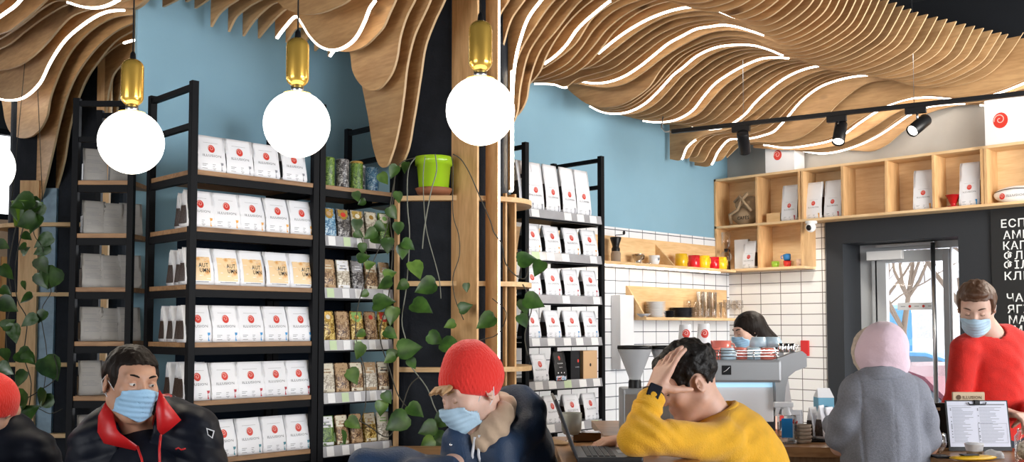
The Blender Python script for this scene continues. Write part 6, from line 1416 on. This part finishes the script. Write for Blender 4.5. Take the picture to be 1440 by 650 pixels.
for sx in (-1, 1): F.chain([hip + (sx * .08, 0, -.02), np.array([sh[0] + sx * .13, 3.02, .78]), np.array([sh[0] + sx * .12, 3.10, .36])], [.08, .06, .045], .03); F.cone(np.array([sh[0] + sx * .12, 3.12, .34]), np.array([sh[0] + sx * .12, 2.94, .33]), .04, .035, .02)
p.emit(F, M['skin2']); p.face(brow=M['hair_dark']); p.mask(M['mask'])
p.hair(M['hair_dark'], .0085, .0035, 80, hl=(.088, .074, .56, .83, -.040), aniso=(1, 1, .3))
J = Field((sh[0] - .42, 2.85, .62), (sh[0] + .42, 3.72, 1.32), .006)
J.cone(PV(206, 650, 3.40), hip, .172, .185, .05, .85); J.cone(PV(146, 612, 3.38), PV(262, 603, 3.38), .078, .080, .05); J.cone(PV(165, 598, 3.43), PV(240, 590, 3.43), .07, .07, .05)
J.chain([PV(132, 628, 3.36), PV(116, 735, 3.33), np.array([sh[0] - .12, 3.08, .93])], [.078, .070, .052], .04); J.chain([PV(276, 612, 3.36), PV(300, 735, 3.33), np.array([sh[0] + .12, 3.08, .93])], [.078, .072, .052], .04)
J.disp(lambda P: -.006 * np.abs(np.sin((P[:, 2] + .35 * np.abs(P[:, 0] - sh[0]) ** 1.2) * math.pi / .062)) + .008 * noise3(P, 14) + .004 * noise3(P, 35))
ctr = PV(200, 600, 3.36)
J.func(lambda g: -f_cone(g, ctr + (0, -.02, .10), ctr + (.01, -.14, -.16), .072, .035), ctr - .3, ctr + .3, cut=True)
j = p.emit(J, M['navy_puffer'], 'puffer_jacket', p.root)
S2 = Field(ctr - .26, ctr + .22, .006); S2.cone(PV(200, 622, 3.36), PV(206, 660, 3.34), .074, .125, .03, .95); S2.cone(PV(206, 660, 3.34), PV(208, 720, 3.34), .125, .14, .03, .95); S2.disp(lambda P: .006 * noise3(P, 25)); p.emit(S2, M['navy_puffer'], 'inner_vest', p.root)
# collar: dark outside, red inside
def collar(p, c, r0, r1, h, a0, a1, tilt, m_in, m_out, nm='collar'):
    for nm_, m, off in (('collar_lining', m_in, 0), ('collar', m_out, .010)):
        vs = []; n = 40; k = 8
        for i in range(n + 1):
            a = math.radians(a0 + (a1 - a0) * i / n)
            for j_ in range(k + 1):
                t = j_ / k; r = r0 + (r1 - r0) * t ** 1.3 + off + .004 * math.sin(5 * a + 3 * t); z = h * (t - .15 * t * t) * (1 + .08 * math.sin(3 * a)) - off * .2
                vs.append(tuple(np.array(c) + (r * math.cos(a), r * math.sin(a) * .95, z + tilt * math.sin(a)) - p.base))
        fs = [(i * (k + 1) + j_, (i + 1) * (k + 1) + j_, (i + 1) * (k + 1) + j_ + 1, i * (k + 1) + j_ + 1) for i in range(n) for j_ in range(k)]
        o = MB().add(vs, fs, 0, True).build(nm_, m, p.root); md = o.modifiers.new('s', 'SOLIDIFY'); md.thickness = .008; md.offset = 0
collar(p, PV(196, 600, 3.375), .075, .105, .10, -38, 222, .02, M['red_lining'], M['navy_puffer'])
dl = lambda a, b: 3.215 + .0011 * abs(a - 200)
hide(0, 0, dl, [(138, 585), (150, 562), (158, 575), (164, 603), (178, 622), (196, 629), (190, 634), (146, 624), (137, 608)], .012, p, M['red_lining'], 'lapel', None, .012)
hide(0, 0, dl, [(224, 548), (236, 566), (255, 591), (240, 604), (227, 613), (221, 604), (219, 575)], .012, p, M['red_lining'], 'lapel', None, .012)
p.tube('zip_edging', [PV(193, 628, 3.20), PV(199, 645, 3.17), PV(203, 665, 3.15)], .004, M['red_lining']); p.tube('zip_edging', [PV(226, 612, 3.20), PV(224, 632, 3.17), PV(225, 665, 3.15)], .004, M['red_lining'])
m = MB(); q = lambda a, b: tuple(PV(a, b, 3.262 - .0006 * (300 - a)) - p.base)
m.add([q(290, 602), q(302, 606), q(299, 617), q(292, 612)], [(0, 1, 2, 3)], 0); m.add([tuple(np.array(q(a, b)) - (0, .001, 0)) for a, b in ((292, 604), (300, 607), (298, 615), (293, 611))], [(0, 1, 2, 3)], 1)
p.badge = m.build('sleeve_badge', [M['white'], M['black']], p.root)
bd = MB(); txt = lambda a, b, e=0: tuple(PV(247 + a, 632 - b, 3.19) - p.base); bd.tube([txt(0, 0), txt(4, 2), txt(8, -1), txt(14, 1)], .0028, 5); bd.build('chest_emblem', M['red_lining'], p.root)
trousers(p, hip, [np.array([sh[0] + k * .13, 3.02, .78]) for k in (-1, 1)], [np.array([sh[0] + k * .12, 3.10, .36]) for k in (-1, 1)])
view_stool(p.base[0], 3.40, .66, 'bar stool under the man in the puffer jacket')

# ---- youth in red beanie
p = Person('person', 'person in red beanie and navy hooded jacket, light blue mask, looking down', (664, 553), 3.15, -54, 22, -6, (PV(700, 600, 3.25)[0], 3.28))
sh = PV(700, 640, 3.26); hip = np.array([sh[0] + .02, 3.32, .80])
F = Field((sh[0] - .42, 2.80, .30), (sh[0] + .36, 3.60, 1.42), H)
p.add_head(F, PV(697, 612, 3.24), .054)
F.cone(PV(702, 680, 3.29), hip, .10, .10, .05); F.cone(PV(660, 628, 3.18), PV(742, 622, 3.34), .05, .05, .03)
w1 = np.array([sh[0] - .26, 2.93, 1.02]); w2 = np.array([sh[0] - .10, 2.9, 1.0])
F.chain([PV(655, 640, 3.16), np.array([sh[0] - .16, 3.0, 1.0]), w1], [.045, .04, .028], .02); hand(F, w1, (-1, -.3, 0), (0, 0, -1), (0, -1, 0), (25, 35, 25))
F.chain([PV(748, 640, 3.34), PV(752, 745, 3.25), w2], [.045, .04, .028], .02); hand(F, w2, (-1, -.3, 0), (0, 0, -1), (0, 1, 0), (25, 35, 25))
for sx in (-1, 1): F.chain([hip + (sx * .08, 0, -.02), np.array([sh[0] - .2 + sx * .10, 3.02, .78]), np.array([sh[0] - .18 + sx * .1, 3.10, .36])], [.08, .06, .045], .03); F.cone(np.array([sh[0] - .18 + sx * .1, 3.12, .34]), np.array([sh[0] - .25 + sx * .1, 2.96, .33]), .04, .035, .02)
p.emit(F, M['skin3']); p.face(closed=True, brow=M['hair_blond']); p.mask(M['mask2'])
B = Field(p.c - .2, p.c + .2, .0042)
def beanie(g):
    q = p.hq(g); b = f_ell(q, (0, .020, .045), (.095, .109, .094)); b = smin(b, f_ell(q, (0, .030, .118), (.050, .055, .042)), .06)
    b = b + .0012 * np.sin(np.arctan2(q[..., 0], q[..., 1] - .02) * 46) + .005 * noise3(q, 16)
    return np.maximum(b, -(.50 * (q[..., 1] + .105) + .86 * (q[..., 2] - .046)))
B.func(beanie, p.c - .2, p.c + .2); bo = p.emit(B, M['red_knit'], 'beanie', p.root)
def fringe(q):
    d = 10
    for i in range(9):
        x = -.045 + i * .011; d = smin(d, f_cone(q, (x, -.088, .056), (x * 1.15 + .012, -.122 - .006 * (i % 3), .050 + .004 * (i % 2)), .0085, .0035), .006)
    return d + .003 * noise3(q, 90)
Hf = Field(p.c - .2, p.c + .2, .0038); Hf.func(lambda g: fringe(p.hq(g)), p.c - .2, p.c + .2)
def temple(q):
    b = f_ell(q, (0, .016, .036), (.079, .100, .088)) + .003 * noise3(q * np.array((1, 1, .3)), 120)
    g_ = .6 * (q[..., 1] - .0) + .6 * (q[..., 2] + .0); ear = .024 - np.sqrt((q[..., 1] - .014) ** 2 + (q[..., 2] + .006) ** 2 * .6); return np.maximum(np.maximum(b, -g_), np.where(np.abs(q[..., 0]) > .05, ear, -1))
Hf.func(lambda g: temple(p.hq(g)), p.c - .2, p.c + .2); p.emit(Hf, M['hair_blond'], 'hair', p.root)
T_ = Field(p.c - .3, p.c + .32, .005)
T_.chain([PV(672, 640, 3.14), PV(668, 612, 3.14), PV(688, 598, 3.17)], [.035, .03, .028], .03); T_.chain([PV(680, 622, 3.10), PV(694, 604, 3.11), PV(708, 580, 3.14)], [.036, .042, .036], .03); T_.chain([PV(684, 612, 3.17), PV(700, 596, 3.19), PV(710, 575, 3.22), PV(706, 562, 3.27)], [.032, .036, .034, .026], .03); T_.cone(PV(690, 640, 3.18), PV(690, 700, 3.20), .075, .09, .04)
T_.disp(lambda P: .008 * noise3(P, 22) + .003 * np.sin(P[:, 0] * 120 + P[:, 2] * 90)); p.emit(T_, M['tan_fleece'], 'hooded_sweater', p.root)
J = Field((sh[0] - .48, 2.78, .62), (sh[0] + .40, 3.66, 1.36), .006)
J.cone(PV(706, 660, 3.29), hip, .155, .175, .05, .9); J.cone(PV(662, 640, 3.18), PV(742, 622, 3.34), .075, .085, .05)
J.chain([PV(712, 556, 3.34), PV(730, 562, 3.33), PV(744, 578, 3.30), PV(740, 606, 3.24), PV(712, 622, 3.16)], [.030, .045, .052, .056, .046], .035); J.cone(PV(644, 620, 3.12), PV(648, 680, 3.10), .050, .06, .04); J.cone(PV(700, 628, 3.12), PV(704, 690, 3.10), .055, .07, .04)
J.chain([PV(742, 640, 3.30), PV(760, 740, 3.25), w2 + (.05, 0, .01)], [.080, .070, .05], .04); J.chain([PV(652, 648, 3.15), PV(636, 700, 3.1), np.array([sh[0] - .16, 3.0, 1.0]), w1 + (.03, 0, 0)], [.06, .065, .06, .05], .04)
J.chain([PV(600, 668, 3.05), PV(560, 662, 3.02), PV(515, 655, 3.0)], [.06, .065, .055], .04)
J.disp(lambda P: .010 * noise3(P, 13) + .005 * noise3(P, 30))
J.func(lambda g: -np.minimum(f_cone(g, PV(668, 585, 3.00), PV(671, 720, 2.96), .070, .060), f_cone(g, PV(680, 612, 3.04), PV(704, 574, 3.06), .055, .050)), p.c - .4, p.c + .4, cut=True)
J.func(lambda g: -f_ell(g, p.hp((0, .01, .0)), (.095, .115, .135), p.R), p.c - .2, p.c + .2, cut=True)
jk = p.emit(J, M['navy'], 'hooded_jacket', p.root)
for a, b in ((634, 626), (640, 645), (700, 612), (690, 640)): MB().sphere(PV(a, b, 3.06 + (.03 if a > 680 else .015)) - p.base, .0055, 12).build('snap_button', M['chrome'], jk)
for k, s in enumerate(([(668, 615), (664, 640), (666, 665)], [(674, 612), (673, 640), (678, 665)])): p.tube('drawstring', [PV(a, b, 3.075) for a, b in s], .0045, M['white'], None, 6)
trousers(p, hip, [np.array([sh[0] - .2 + k * .1, 3.02, .78]) for k in (-1, 1)], [np.array([sh[0] - .18 + k * .1, 3.10, .36]) for k in (-1, 1)])
view_stool(p.base[0] + .02, 3.32, .66, 'bar stool under the youth in the red beanie')

# ---- man in mustard sweater with his hand on his forehead
p = Person('person', 'person in mustard sweater leaning head on hand, smart watch, curly dark hair', (968, 540), 3.30, -82, 26, 0, (PV(1030, 600, 3.35)[0], 3.38))
shn = PV(1010, 615, 3.21); shf = PV(1026, 612, 3.50); hip = np.array([PV(1068, 700, 3.36)[0], 3.38, .80])
F = Field((PV(830, 600, 3.0)[0], 2.88, .30), (hip[0] + .25, 3.72, 1.42), .0050)
p.add_head(F, PV(1016, 606, 3.33), .058)
F.cone(PV(1032, 655, 3.37), hip, .10, .10, .05); F.cone(shn, shf, .05, .05, .03)
el = PV(893, 618, 3.06); wr = PV(919, 552, 3.13)
F.chain([shn, el, wr], [.045, .038, .027], .02)
hand(F, wr, PV(938, 507, 3.16) - PV(918, 552, 3.13), (.75, .55, -.25), (.9, -.3, -.6), sc=1.0, curls=[(0, 12, 12), (2, 15, 14), (6, 18, 16), (12, 26, 22)], spread=.05, thumbdir=(.85, .10, -.18))
el2 = PV(925, 640, 3.52); wr2 = PV(884, 618, 3.36); F.chain([shf, el2, wr2], [.045, .038, .027], .02); hand(F, wr2, (-1, -.25, -.10), (0, .1, -1), (0, -1, -.2), (18, 38, 30))
for sy_ in (-1, 1): F.chain([hip + (0, sy_ * .08, -.02), np.array([hip[0] - .40, 3.36 + sy_ * .11, .76]), np.array([hip[0] - .36, 3.36 + sy_ * .11, .36])], [.08, .06, .045], .03); F.cone(np.array([hip[0] - .36, 3.36 + sy_ * .11, .34]), np.array([hip[0] - .48, 3.36 + sy_ * .11, .33]), .04, .035, .02)
p.emit(F, M['skin']); p.face(closed=True, brow=M['hair_black'])
def curls(q):
    b = f_ell(q, (0, .022, .052), (.087, .101, .092)) + .016 * noise3(q, 42) + .008 * noise3(q + 3, 95)
    g_ = .60 * (q[..., 1] + .088) + .80 * (q[..., 2] - .048); ear = .030 - np.sqrt((q[..., 1] - .012) ** 2 + (q[..., 2] + .006) ** 2 * .55)
    fr = f_ell(q, (0, -.054, .094), (.058, .032, .030)) + .012 * noise3(q, 60)
    return np.maximum(smin(np.maximum(b, -g_), fr, .01), np.where(np.abs(q[..., 0]) > .05, ear, -1))
C = Field(p.c - .21, p.c + .21, .0040); C.func(lambda g: curls(p.hq(g)), p.c - .21, p.c + .21); p.emit(C, M['hair_black'], 'hair', p.root)
J = Field((el[0] - .14, 2.85, .62), (hip[0] + .32, 3.78, 1.36), .0055)
J.cone(PV(1024, 640, 3.35), hip, .165, .175, .06, .95); J.cone(shn + (.015, 0, -.01), shf, .062, .062, .06); J.cone(PV(1018, 604, 3.34), PV(1050, 650, 3.38), .085, .12, .06)
J.chain([shn + (.01, 0, -.02), el + (.05, .0, .010), el, wr + (wr - el) * -.18], [.068, .052, .049, .044], .022); J.chain([shf, el2, wr2 + (.06, 0, 0)], [.075, .055, .042], .03)
J.disp(lambda P: .005 * noise3(P, 16) + .005 * np.sin((P[:, 0] * .75 + P[:, 2] * .9) * 150 + 4 * noise3(P, 9)) * np.exp(-((P[:, 0] - el[0] - .05) ** 2 + (P[:, 2] - el[2] - .05) ** 2) / .006) + .004 * np.sin((P[:, 0] * .5 - P[:, 2]) * 85 + 5 * noise3(P, 6)) * np.exp(-((P[:, 0] - shn[0]) ** 2) / .02))
J.func(lambda g: -f_cone(g, PV(1000, 560, 3.32), PV(1010, 584, 3.32), .064, .060), p.c - .2, p.c + .3, cut=True)
p.emit(J, M['mustard'], 'sweater', p.root)
nk = PV(1010, 582, 3.325); ax = (PV(1016, 606, 3.33) - PV(990, 560, 3.31)); ax /= np.linalg.norm(ax); e1 = np.array([0, 1.0, 0]); e2 = np.cross(ax, e1)
MB().tube([nk + .066 * (math.cos(t) * e1 + math.sin(t) * e2) - p.base for t in [2 * math.pi * i / 28 for i in range(28)]], .011, 8, closed=True).build('neckband', M['mustard'], p.root)
u = (wr - el) / np.linalg.norm(wr - el); wc = wr - u * .012; e1 = np.cross(u, (0, 1.0, 0)); e1 /= np.linalg.norm(e1); e2 = np.cross(u, e1)
def band(c, rr, r, nm, m, nn=10): return MB().tube([c + rr * (math.cos(t) * e1 + math.sin(t) * e2) - p.base for t in [2 * math.pi * i / 26 for i in range(26)]], r, nn, closed=True).build(nm, m, p.root)
band(wc - u * .045, .038, .010, 'cuff', M['mustard'])
wt = empty('smart_watch', V2W(wc[0], wc[1], wc[2]), RZV, 'black square smart watch on the raised wrist of the mustard sweater man', 'watch')
o = MB()
for k in (-.010, -.005, 0, .005, .010): o.tube([wc + u * k + .032 * (math.cos(t) * e1 + math.sin(t) * e2) - wc for t in [2 * math.pi * i / 26 for i in range(26)]], .0042, 8, closed=True)
o.build('strap', M['black'], wt)
cf = np.array([-.10, -1.0, .1]); cf -= u * (cf @ u); cf /= np.linalg.norm(cf); sd = np.cross(u, cf); Mw = Matrix((( *sd, 0), (*u, 0), (*cf, 0), (0, 0, 0, 1))).transposed()
MB().bbox(-.021, .021, -.024, .024, .026, .042, .006, M=Mw).build('watch_case', M['black'], wt); MB().bbox(-.017, .017, -.020, .020, .0415, .0428, .001, M=Mw).build('watch_screen', mat('watch_screen', (.02, .022, .03), .08), wt)
trousers(p, hip, [np.array([hip[0] - .40, 3.36 + k * .11, .76]) for k in (-1, 1)], [np.array([hip[0] - .36, 3.36 + k * .11, .36]) for k in (-1, 1)])
view_stool(hip[0], 3.38, .66, 'bar stool under the man in the mustard sweater')
P3 = p
# ---- customer in grey coat seen from behind
p = Person('person', 'person in grey wool coat and pale pink hood, standing with back to camera', (1237, 497), 4.30, 204, 4, -6, (PV(1243, 600, 4.3)[0], 4.3))
cx = PV(1243, 600, 4.3)[0]; F = Field((cx - .34, 3.95, 0), (cx + .34, 4.75, 1.56), .008)
F.func(lambda g: head_field(p.hq(g)), p.c - .17, p.c + .17); F.cone(p.hp((0, .02, -.05)), PV(1243, 540, 4.28), .05, .055, .03)
F.cone(PV(1243, 590, 4.30), np.array([cx, 4.32, .82]), .10, .10, .05); F.cone(PV(1205, 552, 4.3), PV(1280, 552, 4.3), .045, .045, .03)
for sx in (-1, 1):
    s0 = PV(1243 + sx * 44, 556, 4.3); e0 = PV(1243 + sx * 62, 628, 4.36); w0 = e0 + (-sx * .05, .17, .02); F.chain([s0, e0, w0], [.045, .038, .027], .02); hand(F, w0, (-sx * .3, 1, 0), (0, 0, -1), (-sx, 0, 0), (25, 30, 25))
    F.chain([np.array([cx + sx * .08, 4.32, .80]), np.array([cx + sx * .08, 4.32, .45]), np.array([cx + sx * .08, 4.34, .07])], [.09, .06, .045], .03); F.cone(np.array([cx + sx * .08, 4.33, .04]), np.array([cx + sx * .08, 4.50, .035]), .04, .035, .02)
p.emit(F, M['skin'])
J = Field((cx - .40, 3.92, .52), (cx + .40, 4.72, 1.44), .007)
J.cone(PV(1243, 562, 4.30), PV(1244, 640, 4.32), .150, .165, .06, .85); J.cone(PV(1244, 640, 4.32), np.array([cx, 4.32, .62]), .165, .205, .06, .9); J.cone(PV(1206, 549, 4.30), PV(1281, 553, 4.30), .062, .062, .06)
for sx in (-1, 1):
    e0 = PV(1243 + sx * 61, 616, 4.34); J.chain([PV(1243 + sx * 43, 556, 4.3), PV(1243 + sx * 55, 592, 4.31), e0, e0 + (-sx * .05, .25, .03)], [.060, .062, .056, .048], .03)
J.disp(lambda P: .007 * noise3(P, 9) + .004 * np.sin(P[:, 0] * 55 + 5 * noise3(P, 5)) * (P[:, 2] < 1.15) + .003 * np.exp(-((P[:, 0] - cx) / .004) ** 2) + .004 * np.exp(-(((P[:, 0] - cx) ** 2 - .0145) / .0012) ** 2) * (P[:, 2] < 1.3))
J.func(lambda g: -f_cone(g, p.hp((0, 0, 0)), PV(1243, 528, 4.30), .095, .062), p.c - .3, p.c + .3, cut=True)
J.func(lambda g: .53 - g[..., 2], (cx - .4, 3.9, .5), (cx + .4, 4.8, .6), cut=True)
p.emit(J, M['grey_coat'], 'coat', p.root)
# coat collar
o = []
cc = PV(1240, 528, 4.29)
for nm_, r0, r1, z0, z1, m in (('collar', .068, .086, .045, -.012, M['grey_coat']), ('collar_stand', .062, .066, -.01, .045, M['grey_coat'])):
    vs = []; n = 36; k = 5
    for i in range(n + 1):
        a = math.radians(150 + 240 * i / n)
        for j_ in range(k + 1): t = j_ / k; r = r0 + (r1 - r0) * t; vs.append(tuple(cc + (r * math.cos(a) * 1.12, r * math.sin(a), z0 + (z1 - z0) * t + .012 * math.cos(a)) - p.base))
    fs = [(i * (k + 1) + j_, (i + 1) * (k + 1) + j_, (i + 1) * (k + 1) + j_ + 1, i * (k + 1) + j_ + 1) for i in range(n) for j_ in range(k)]
    q_ = MB().add(vs, fs, 0, True).build(nm_, m, p.root); md = q_.modifiers.new('s', 'SOLIDIFY'); md.thickness = .008
Hd = Field(p.c - .2, p.c + .2, .0045)
def hoodf(g):
    q = p.hq(g); b = f_ell(q, (0, .020, .034), (.094, .112, .102)); b = smin(b, f_cone(g, PV(1244, 500, 4.30), PV(1256, 512, 4.29), .080, .070), .04); b = smin(b, f_cone(g, PV(1228, 498, 4.30), PV(1236, 520, 4.30), .072, .066), .04)
    b = b + .008 * noise3(g, 16) + .003 * noise3(g, 50); return np.maximum(b, -f_ell(q, (0, -.125, -.015), (.068, .07, .095)))
Hd.func(hoodf, p.c - .2, p.c + .2); p.emit(Hd, M['pink'], 'hood', p.root)
pts = [p.hp((math.sin(t) * .070, -.066 + .010 * math.cos(2 * t), math.cos(t) * .098 + .008)) - p.base for t in [2 * math.pi * i / 30 for i in range(30)]]
MB().tube(pts, [.013 + .003 * random.random() for _ in pts], 8, closed=True).build('hood_trim', M['sherpa'], p.root)
# ---- barista in red sweater
p = Person('person', 'person in red sweater behind the till, pale mask, looking down', (1373, 434), 4.78, -30, 26, 2, (PV(1395, 560, 4.85)[0], 4.86))
cx = PV(1396, 560, 4.85)[0]; F = Field((cx - .36, 4.40, 0), (cx + .36, 5.20, 1.80), .008)
p.add_head(F, PV(1397, 476, 4.85), .058)
F.cone(PV(1396, 535, 4.89), np.array([cx, 4.90, .92]), .09, .09, .05); F.cone(PV(1358, 490, 4.82), PV(1440, 488, 4.90), .05, .05, .03)
AR = ((-1, PV(1356, 492, 4.80), PV(1344, 572, 4.82), np.array([cx - .08, 4.58, 1.06])), (1, PV(1443, 490, 4.90), PV(1452, 572, 4.86), np.array([cx + .06, 4.60, 1.04])))
for sx, s0, e0, w0 in AR:
    F.chain([s0, e0, w0], [.048, .04, .028], .02); hand(F, w0, (-sx * .6, -1, -.1), (0, 0, -1), (-sx, 0, 0), (25, 30, 25)); F.chain([np.array([cx + sx * .09, 4.88, .90]), np.array([cx + sx * .09, 4.88, .48]), np.array([cx + sx * .09, 4.90, .07])], [.09, .06, .045], .03); F.cone(np.array([cx + sx * .09, 4.9, .04]), np.array([cx + sx * .09, 4.72, .035]), .04, .035, .02)
p.emit(F, M['skin3']); p.face(closed=True, brow=M['hair_brown']); p.mask(M['mask2'])
p.hair(M['hair_brown'], .013, .004, 70, hl=(.090, .072, .58, .82, -.036), aniso=(1, .6, .4), extra=lambda q: f_ell(q, (.01, -.050, .106), (.052, .042, .022)) + .006 * noise3(q, 60))
J = Field((cx - .40, 4.42, .80), (cx + .40, 5.18, 1.50), .0065)
J.cone(PV(1397, 508, 4.87), PV(1396, 590, 4.88), .145, .150, .05, .82); J.cone(PV(1396, 590, 4.88), np.array([cx, 4.88, .92]), .150, .155, .04, .82); J.cone(PV(1362, 487, 4.82), PV(1436, 484, 4.90), .066, .066, .06); J.cone(PV(1382, 476, 4.85), PV(1412, 474, 4.88), .06, .06, .05)
for sx, s0, e0, w0 in AR: J.chain([s0, e0, w0 + (e0 - w0) * .15], [.064, .056, .044], .03)
J.disp(lambda P: .007 * noise3(P, 12) + .0014 * np.sin((P[:, 2] + .5 * P[:, 0]) * 70 + 9 * noise3(P, 6)) + .003 * noise3(P, 35))
J.func(lambda g: -f_cone(g, p.hp((0, .0, -.05)), PV(1394, 469, 4.83), .062, .062), p.c - .3, p.c + .3, cut=True)
p.emit(J, M['red_sweater'], 'sweater', p.root)
T = Field((cx - .26, 4.66, .05), (cx + .26, 5.1, 1.02), .01)
T.cone(np.array([cx, 4.88, .97]), np.array([cx, 4.88, .88]), .152, .16, .03, .82)
for sx in (-1, 1): T.chain([np.array([cx + sx * .09, 4.88, .88]), np.array([cx + sx * .09, 4.88, .48]), np.array([cx + sx * .09, 4.90, .10])], [.10, .078, .065], .03)
p.emit(T, M['jeans'], 'trousers', p.root)
# ---- woman barista behind the coffee machine
p = Person('person', 'person with long straight dark hair behind the coffee machine, blue mask', (1052, 466), 6.75, -75, 18, 0, (PV(1072, 520, 6.8)[0], 6.82))
cx = PV(1074, 520, 6.8)[0]; F = Field((cx - .34, 6.40, 0), (cx + .34, 7.15, 1.68), .010)
p.add_head(F, PV(1066, 500, 6.8), .052); F.cone(PV(1072, 530, 6.82), np.array([cx, 6.84, .90]), .085, .085, .05); F.cone(np.array([cx, 6.70, 1.24]), np.array([cx, 6.94, 1.24]), .045, .045, .03)
for sy_ in (-1, 1): F.chain([np.array([cx, 6.82 + sy_ * .14, 1.22]), np.array([cx - .04, 6.82 + sy_ * .17, 1.0]), np.array([cx - .26, 6.82 + sy_ * .1, 1.02])], [.045, .038, .027], .02); hand(F, np.array([cx - .26, 6.82 + sy_ * .1, 1.02]), (-1, 0, 0), (0, 0, -1), (0, -sy_, 0), (25, 30, 25)); F.chain([np.array([cx, 6.84 + sy_ * .09, .88]), np.array([cx, 6.84 + sy_ * .09, .45]), np.array([cx, 6.84 + sy_ * .09, .07])], [.09, .06, .045], .03); F.cone(np.array([cx, 6.84 + sy_ * .09, .04]), np.array([cx - .16, 6.84 + sy_ * .09, .035]), .04, .035, .02)
p.emit(F, M['skin3']); p.face(closed=True, brow=M['hair_dark']); p.mask(M['mask'])
Hf = Field((p.c[0] - .16, p.c[1] - .17, 1.06), (p.c[0] + .30, p.c[1] + .17, p.c[2] + .16), .006)
def longhair(g):
    q = p.hq(g); b = f_ell(q, (0, .02, .036), (.088, .108, .096)); g_ = .72 * (q[..., 1] + .085) + .69 * (q[..., 2] - .055); b = np.maximum(b, -g_)
    a0 = p.hp((0, .045, .02)); b = smin(b, f_cone(g, a0, PV(1078, 485, 6.78), .088, .085), .03); b = smin(b, f_cone(g, PV(1078, 485, 6.78), PV(1084, 522, 6.80), .085, .055), .03)
    return b + .004 * noise3(q * np.array((1, 1, .2)), 90)
Hf.func(longhair, (-99, -99, -99), (99, 99, 99)); p.emit(Hf, M['hair_dark'], 'hair', p.root)
J = Field((cx - .30, 6.50, .80), (cx + .26, 7.15, 1.36), .008); J.cone(PV(1072, 525, 6.82), np.array([cx, 6.84, .88]), .135, .145, .05); J.cone(np.array([cx - .01, 6.70, 1.24]), np.array([cx - .01, 6.94, 1.24]), .062, .062, .05)
for sy_ in (-1, 1): J.chain([np.array([cx, 6.82 + sy_ * .14, 1.22]), np.array([cx - .04, 6.82 + sy_ * .17, 1.0]), np.array([cx - .20, 6.82 + sy_ * .1, 1.02])], [.06, .052, .044], .03)
J.disp(lambda P: .006 * noise3(P, 14)); p.emit(J, M['red_sweater'], 'sweater', p.root)
trousers(p, np.array([cx, 6.84, .86]), [np.array([cx, 6.84 + k * .09, .45]) for k in (-1, 1)], [np.array([cx, 6.84 + k * .09, .07]) for k in (-1, 1)])
# ---- person at the left picture edge
p = Person('person', 'person in red cap and black jacket cut by the left picture edge', (-12, 575), 3.6, 165, 0, 0, (PV(-5, 620, 3.65)[0], 3.66))
cx = PV(-8, 620, 3.65)[0]; F = Field((cx - .34, 3.2, .30), (cx + .34, 4.0, 1.38), .008)
p.add_head(F, PV(-8, 622, 3.64), .055); F.cone(PV(-8, 670, 3.65), np.array([cx, 3.68, .80]), .10, .10, .05); F.cone(PV(-45, 628, 3.65), PV(30, 628, 3.65), .045, .045, .03)
for sx in (-1, 1): F.chain([np.array([cx + sx * .15, 3.65, 1.0]), np.array([cx + sx * .2, 3.68, .86]), np.array([cx + sx * .1, 3.85, .90])], [.045, .038, .027], .02); hand(F, np.array([cx + sx * .1, 3.85, .90]), (0, 1, 0), (0, 0, -1), (-sx, 0, 0), (25, 30, 25)); F.chain([np.array([cx + sx * .08, 3.68, .78]), np.array([cx + sx * .1, 3.9, .76]), np.array([cx + sx * .1, 3.86, .36])], [.08, .06, .045], .03); F.cone(np.array([cx + sx * .1, 3.84, .34]), np.array([cx + sx * .1, 3.96, .33]), .04, .035, .02)
p.emit(F, M['skin']); Cp = Field(p.c - .2, p.c + .2, .006)
Cp.func(lambda g: np.maximum(f_ell(p.hq(g), (0, .016, .03), (.095, .115, .105)) + .004 * noise3(g, 30), -(p.hq(g)[..., 2] + .03)), p.c - .2, p.c + .2); p.emit(Cp, M['red_knit'], 'cap', p.root)
J = Field((cx - .38, 3.3, .62), (cx + .38, 4.0, 1.28), .008); J.cone(PV(-8, 640, 3.66), np.array([cx, 3.68, .80]), .155, .175, .05, .85); J.cone(PV(-42, 628, 3.65), PV(22, 626, 3.65), .07, .07, .05); J.cone(PV(-12, 606, 3.66), PV(2, 606, 3.66), .075, .075, .05)
for sx in (-1, 1): J.chain([np.array([cx + sx * .15, 3.65, 1.0]), np.array([cx + sx * .2, 3.68, .86]), np.array([cx + sx * .12, 3.81, .90])], [.07, .065, .05], .03)
J.disp(lambda P: -.006 * np.abs(np.sin(P[:, 2] * math.pi / .06)) + .008 * noise3(P, 12)); p.emit(J, M['navy_puffer'], 'puffer_jacket', p.root)
trousers(p, np.array([cx, 3.68, .80]), [np.array([cx + k * .1, 3.9, .76]) for k in (-1, 1)], [np.array([cx + k * .1, 3.86, .36]) for k in (-1, 1)])
view_stool(p.base[0], 3.68, .66, 'bar stool at the left picture edge')
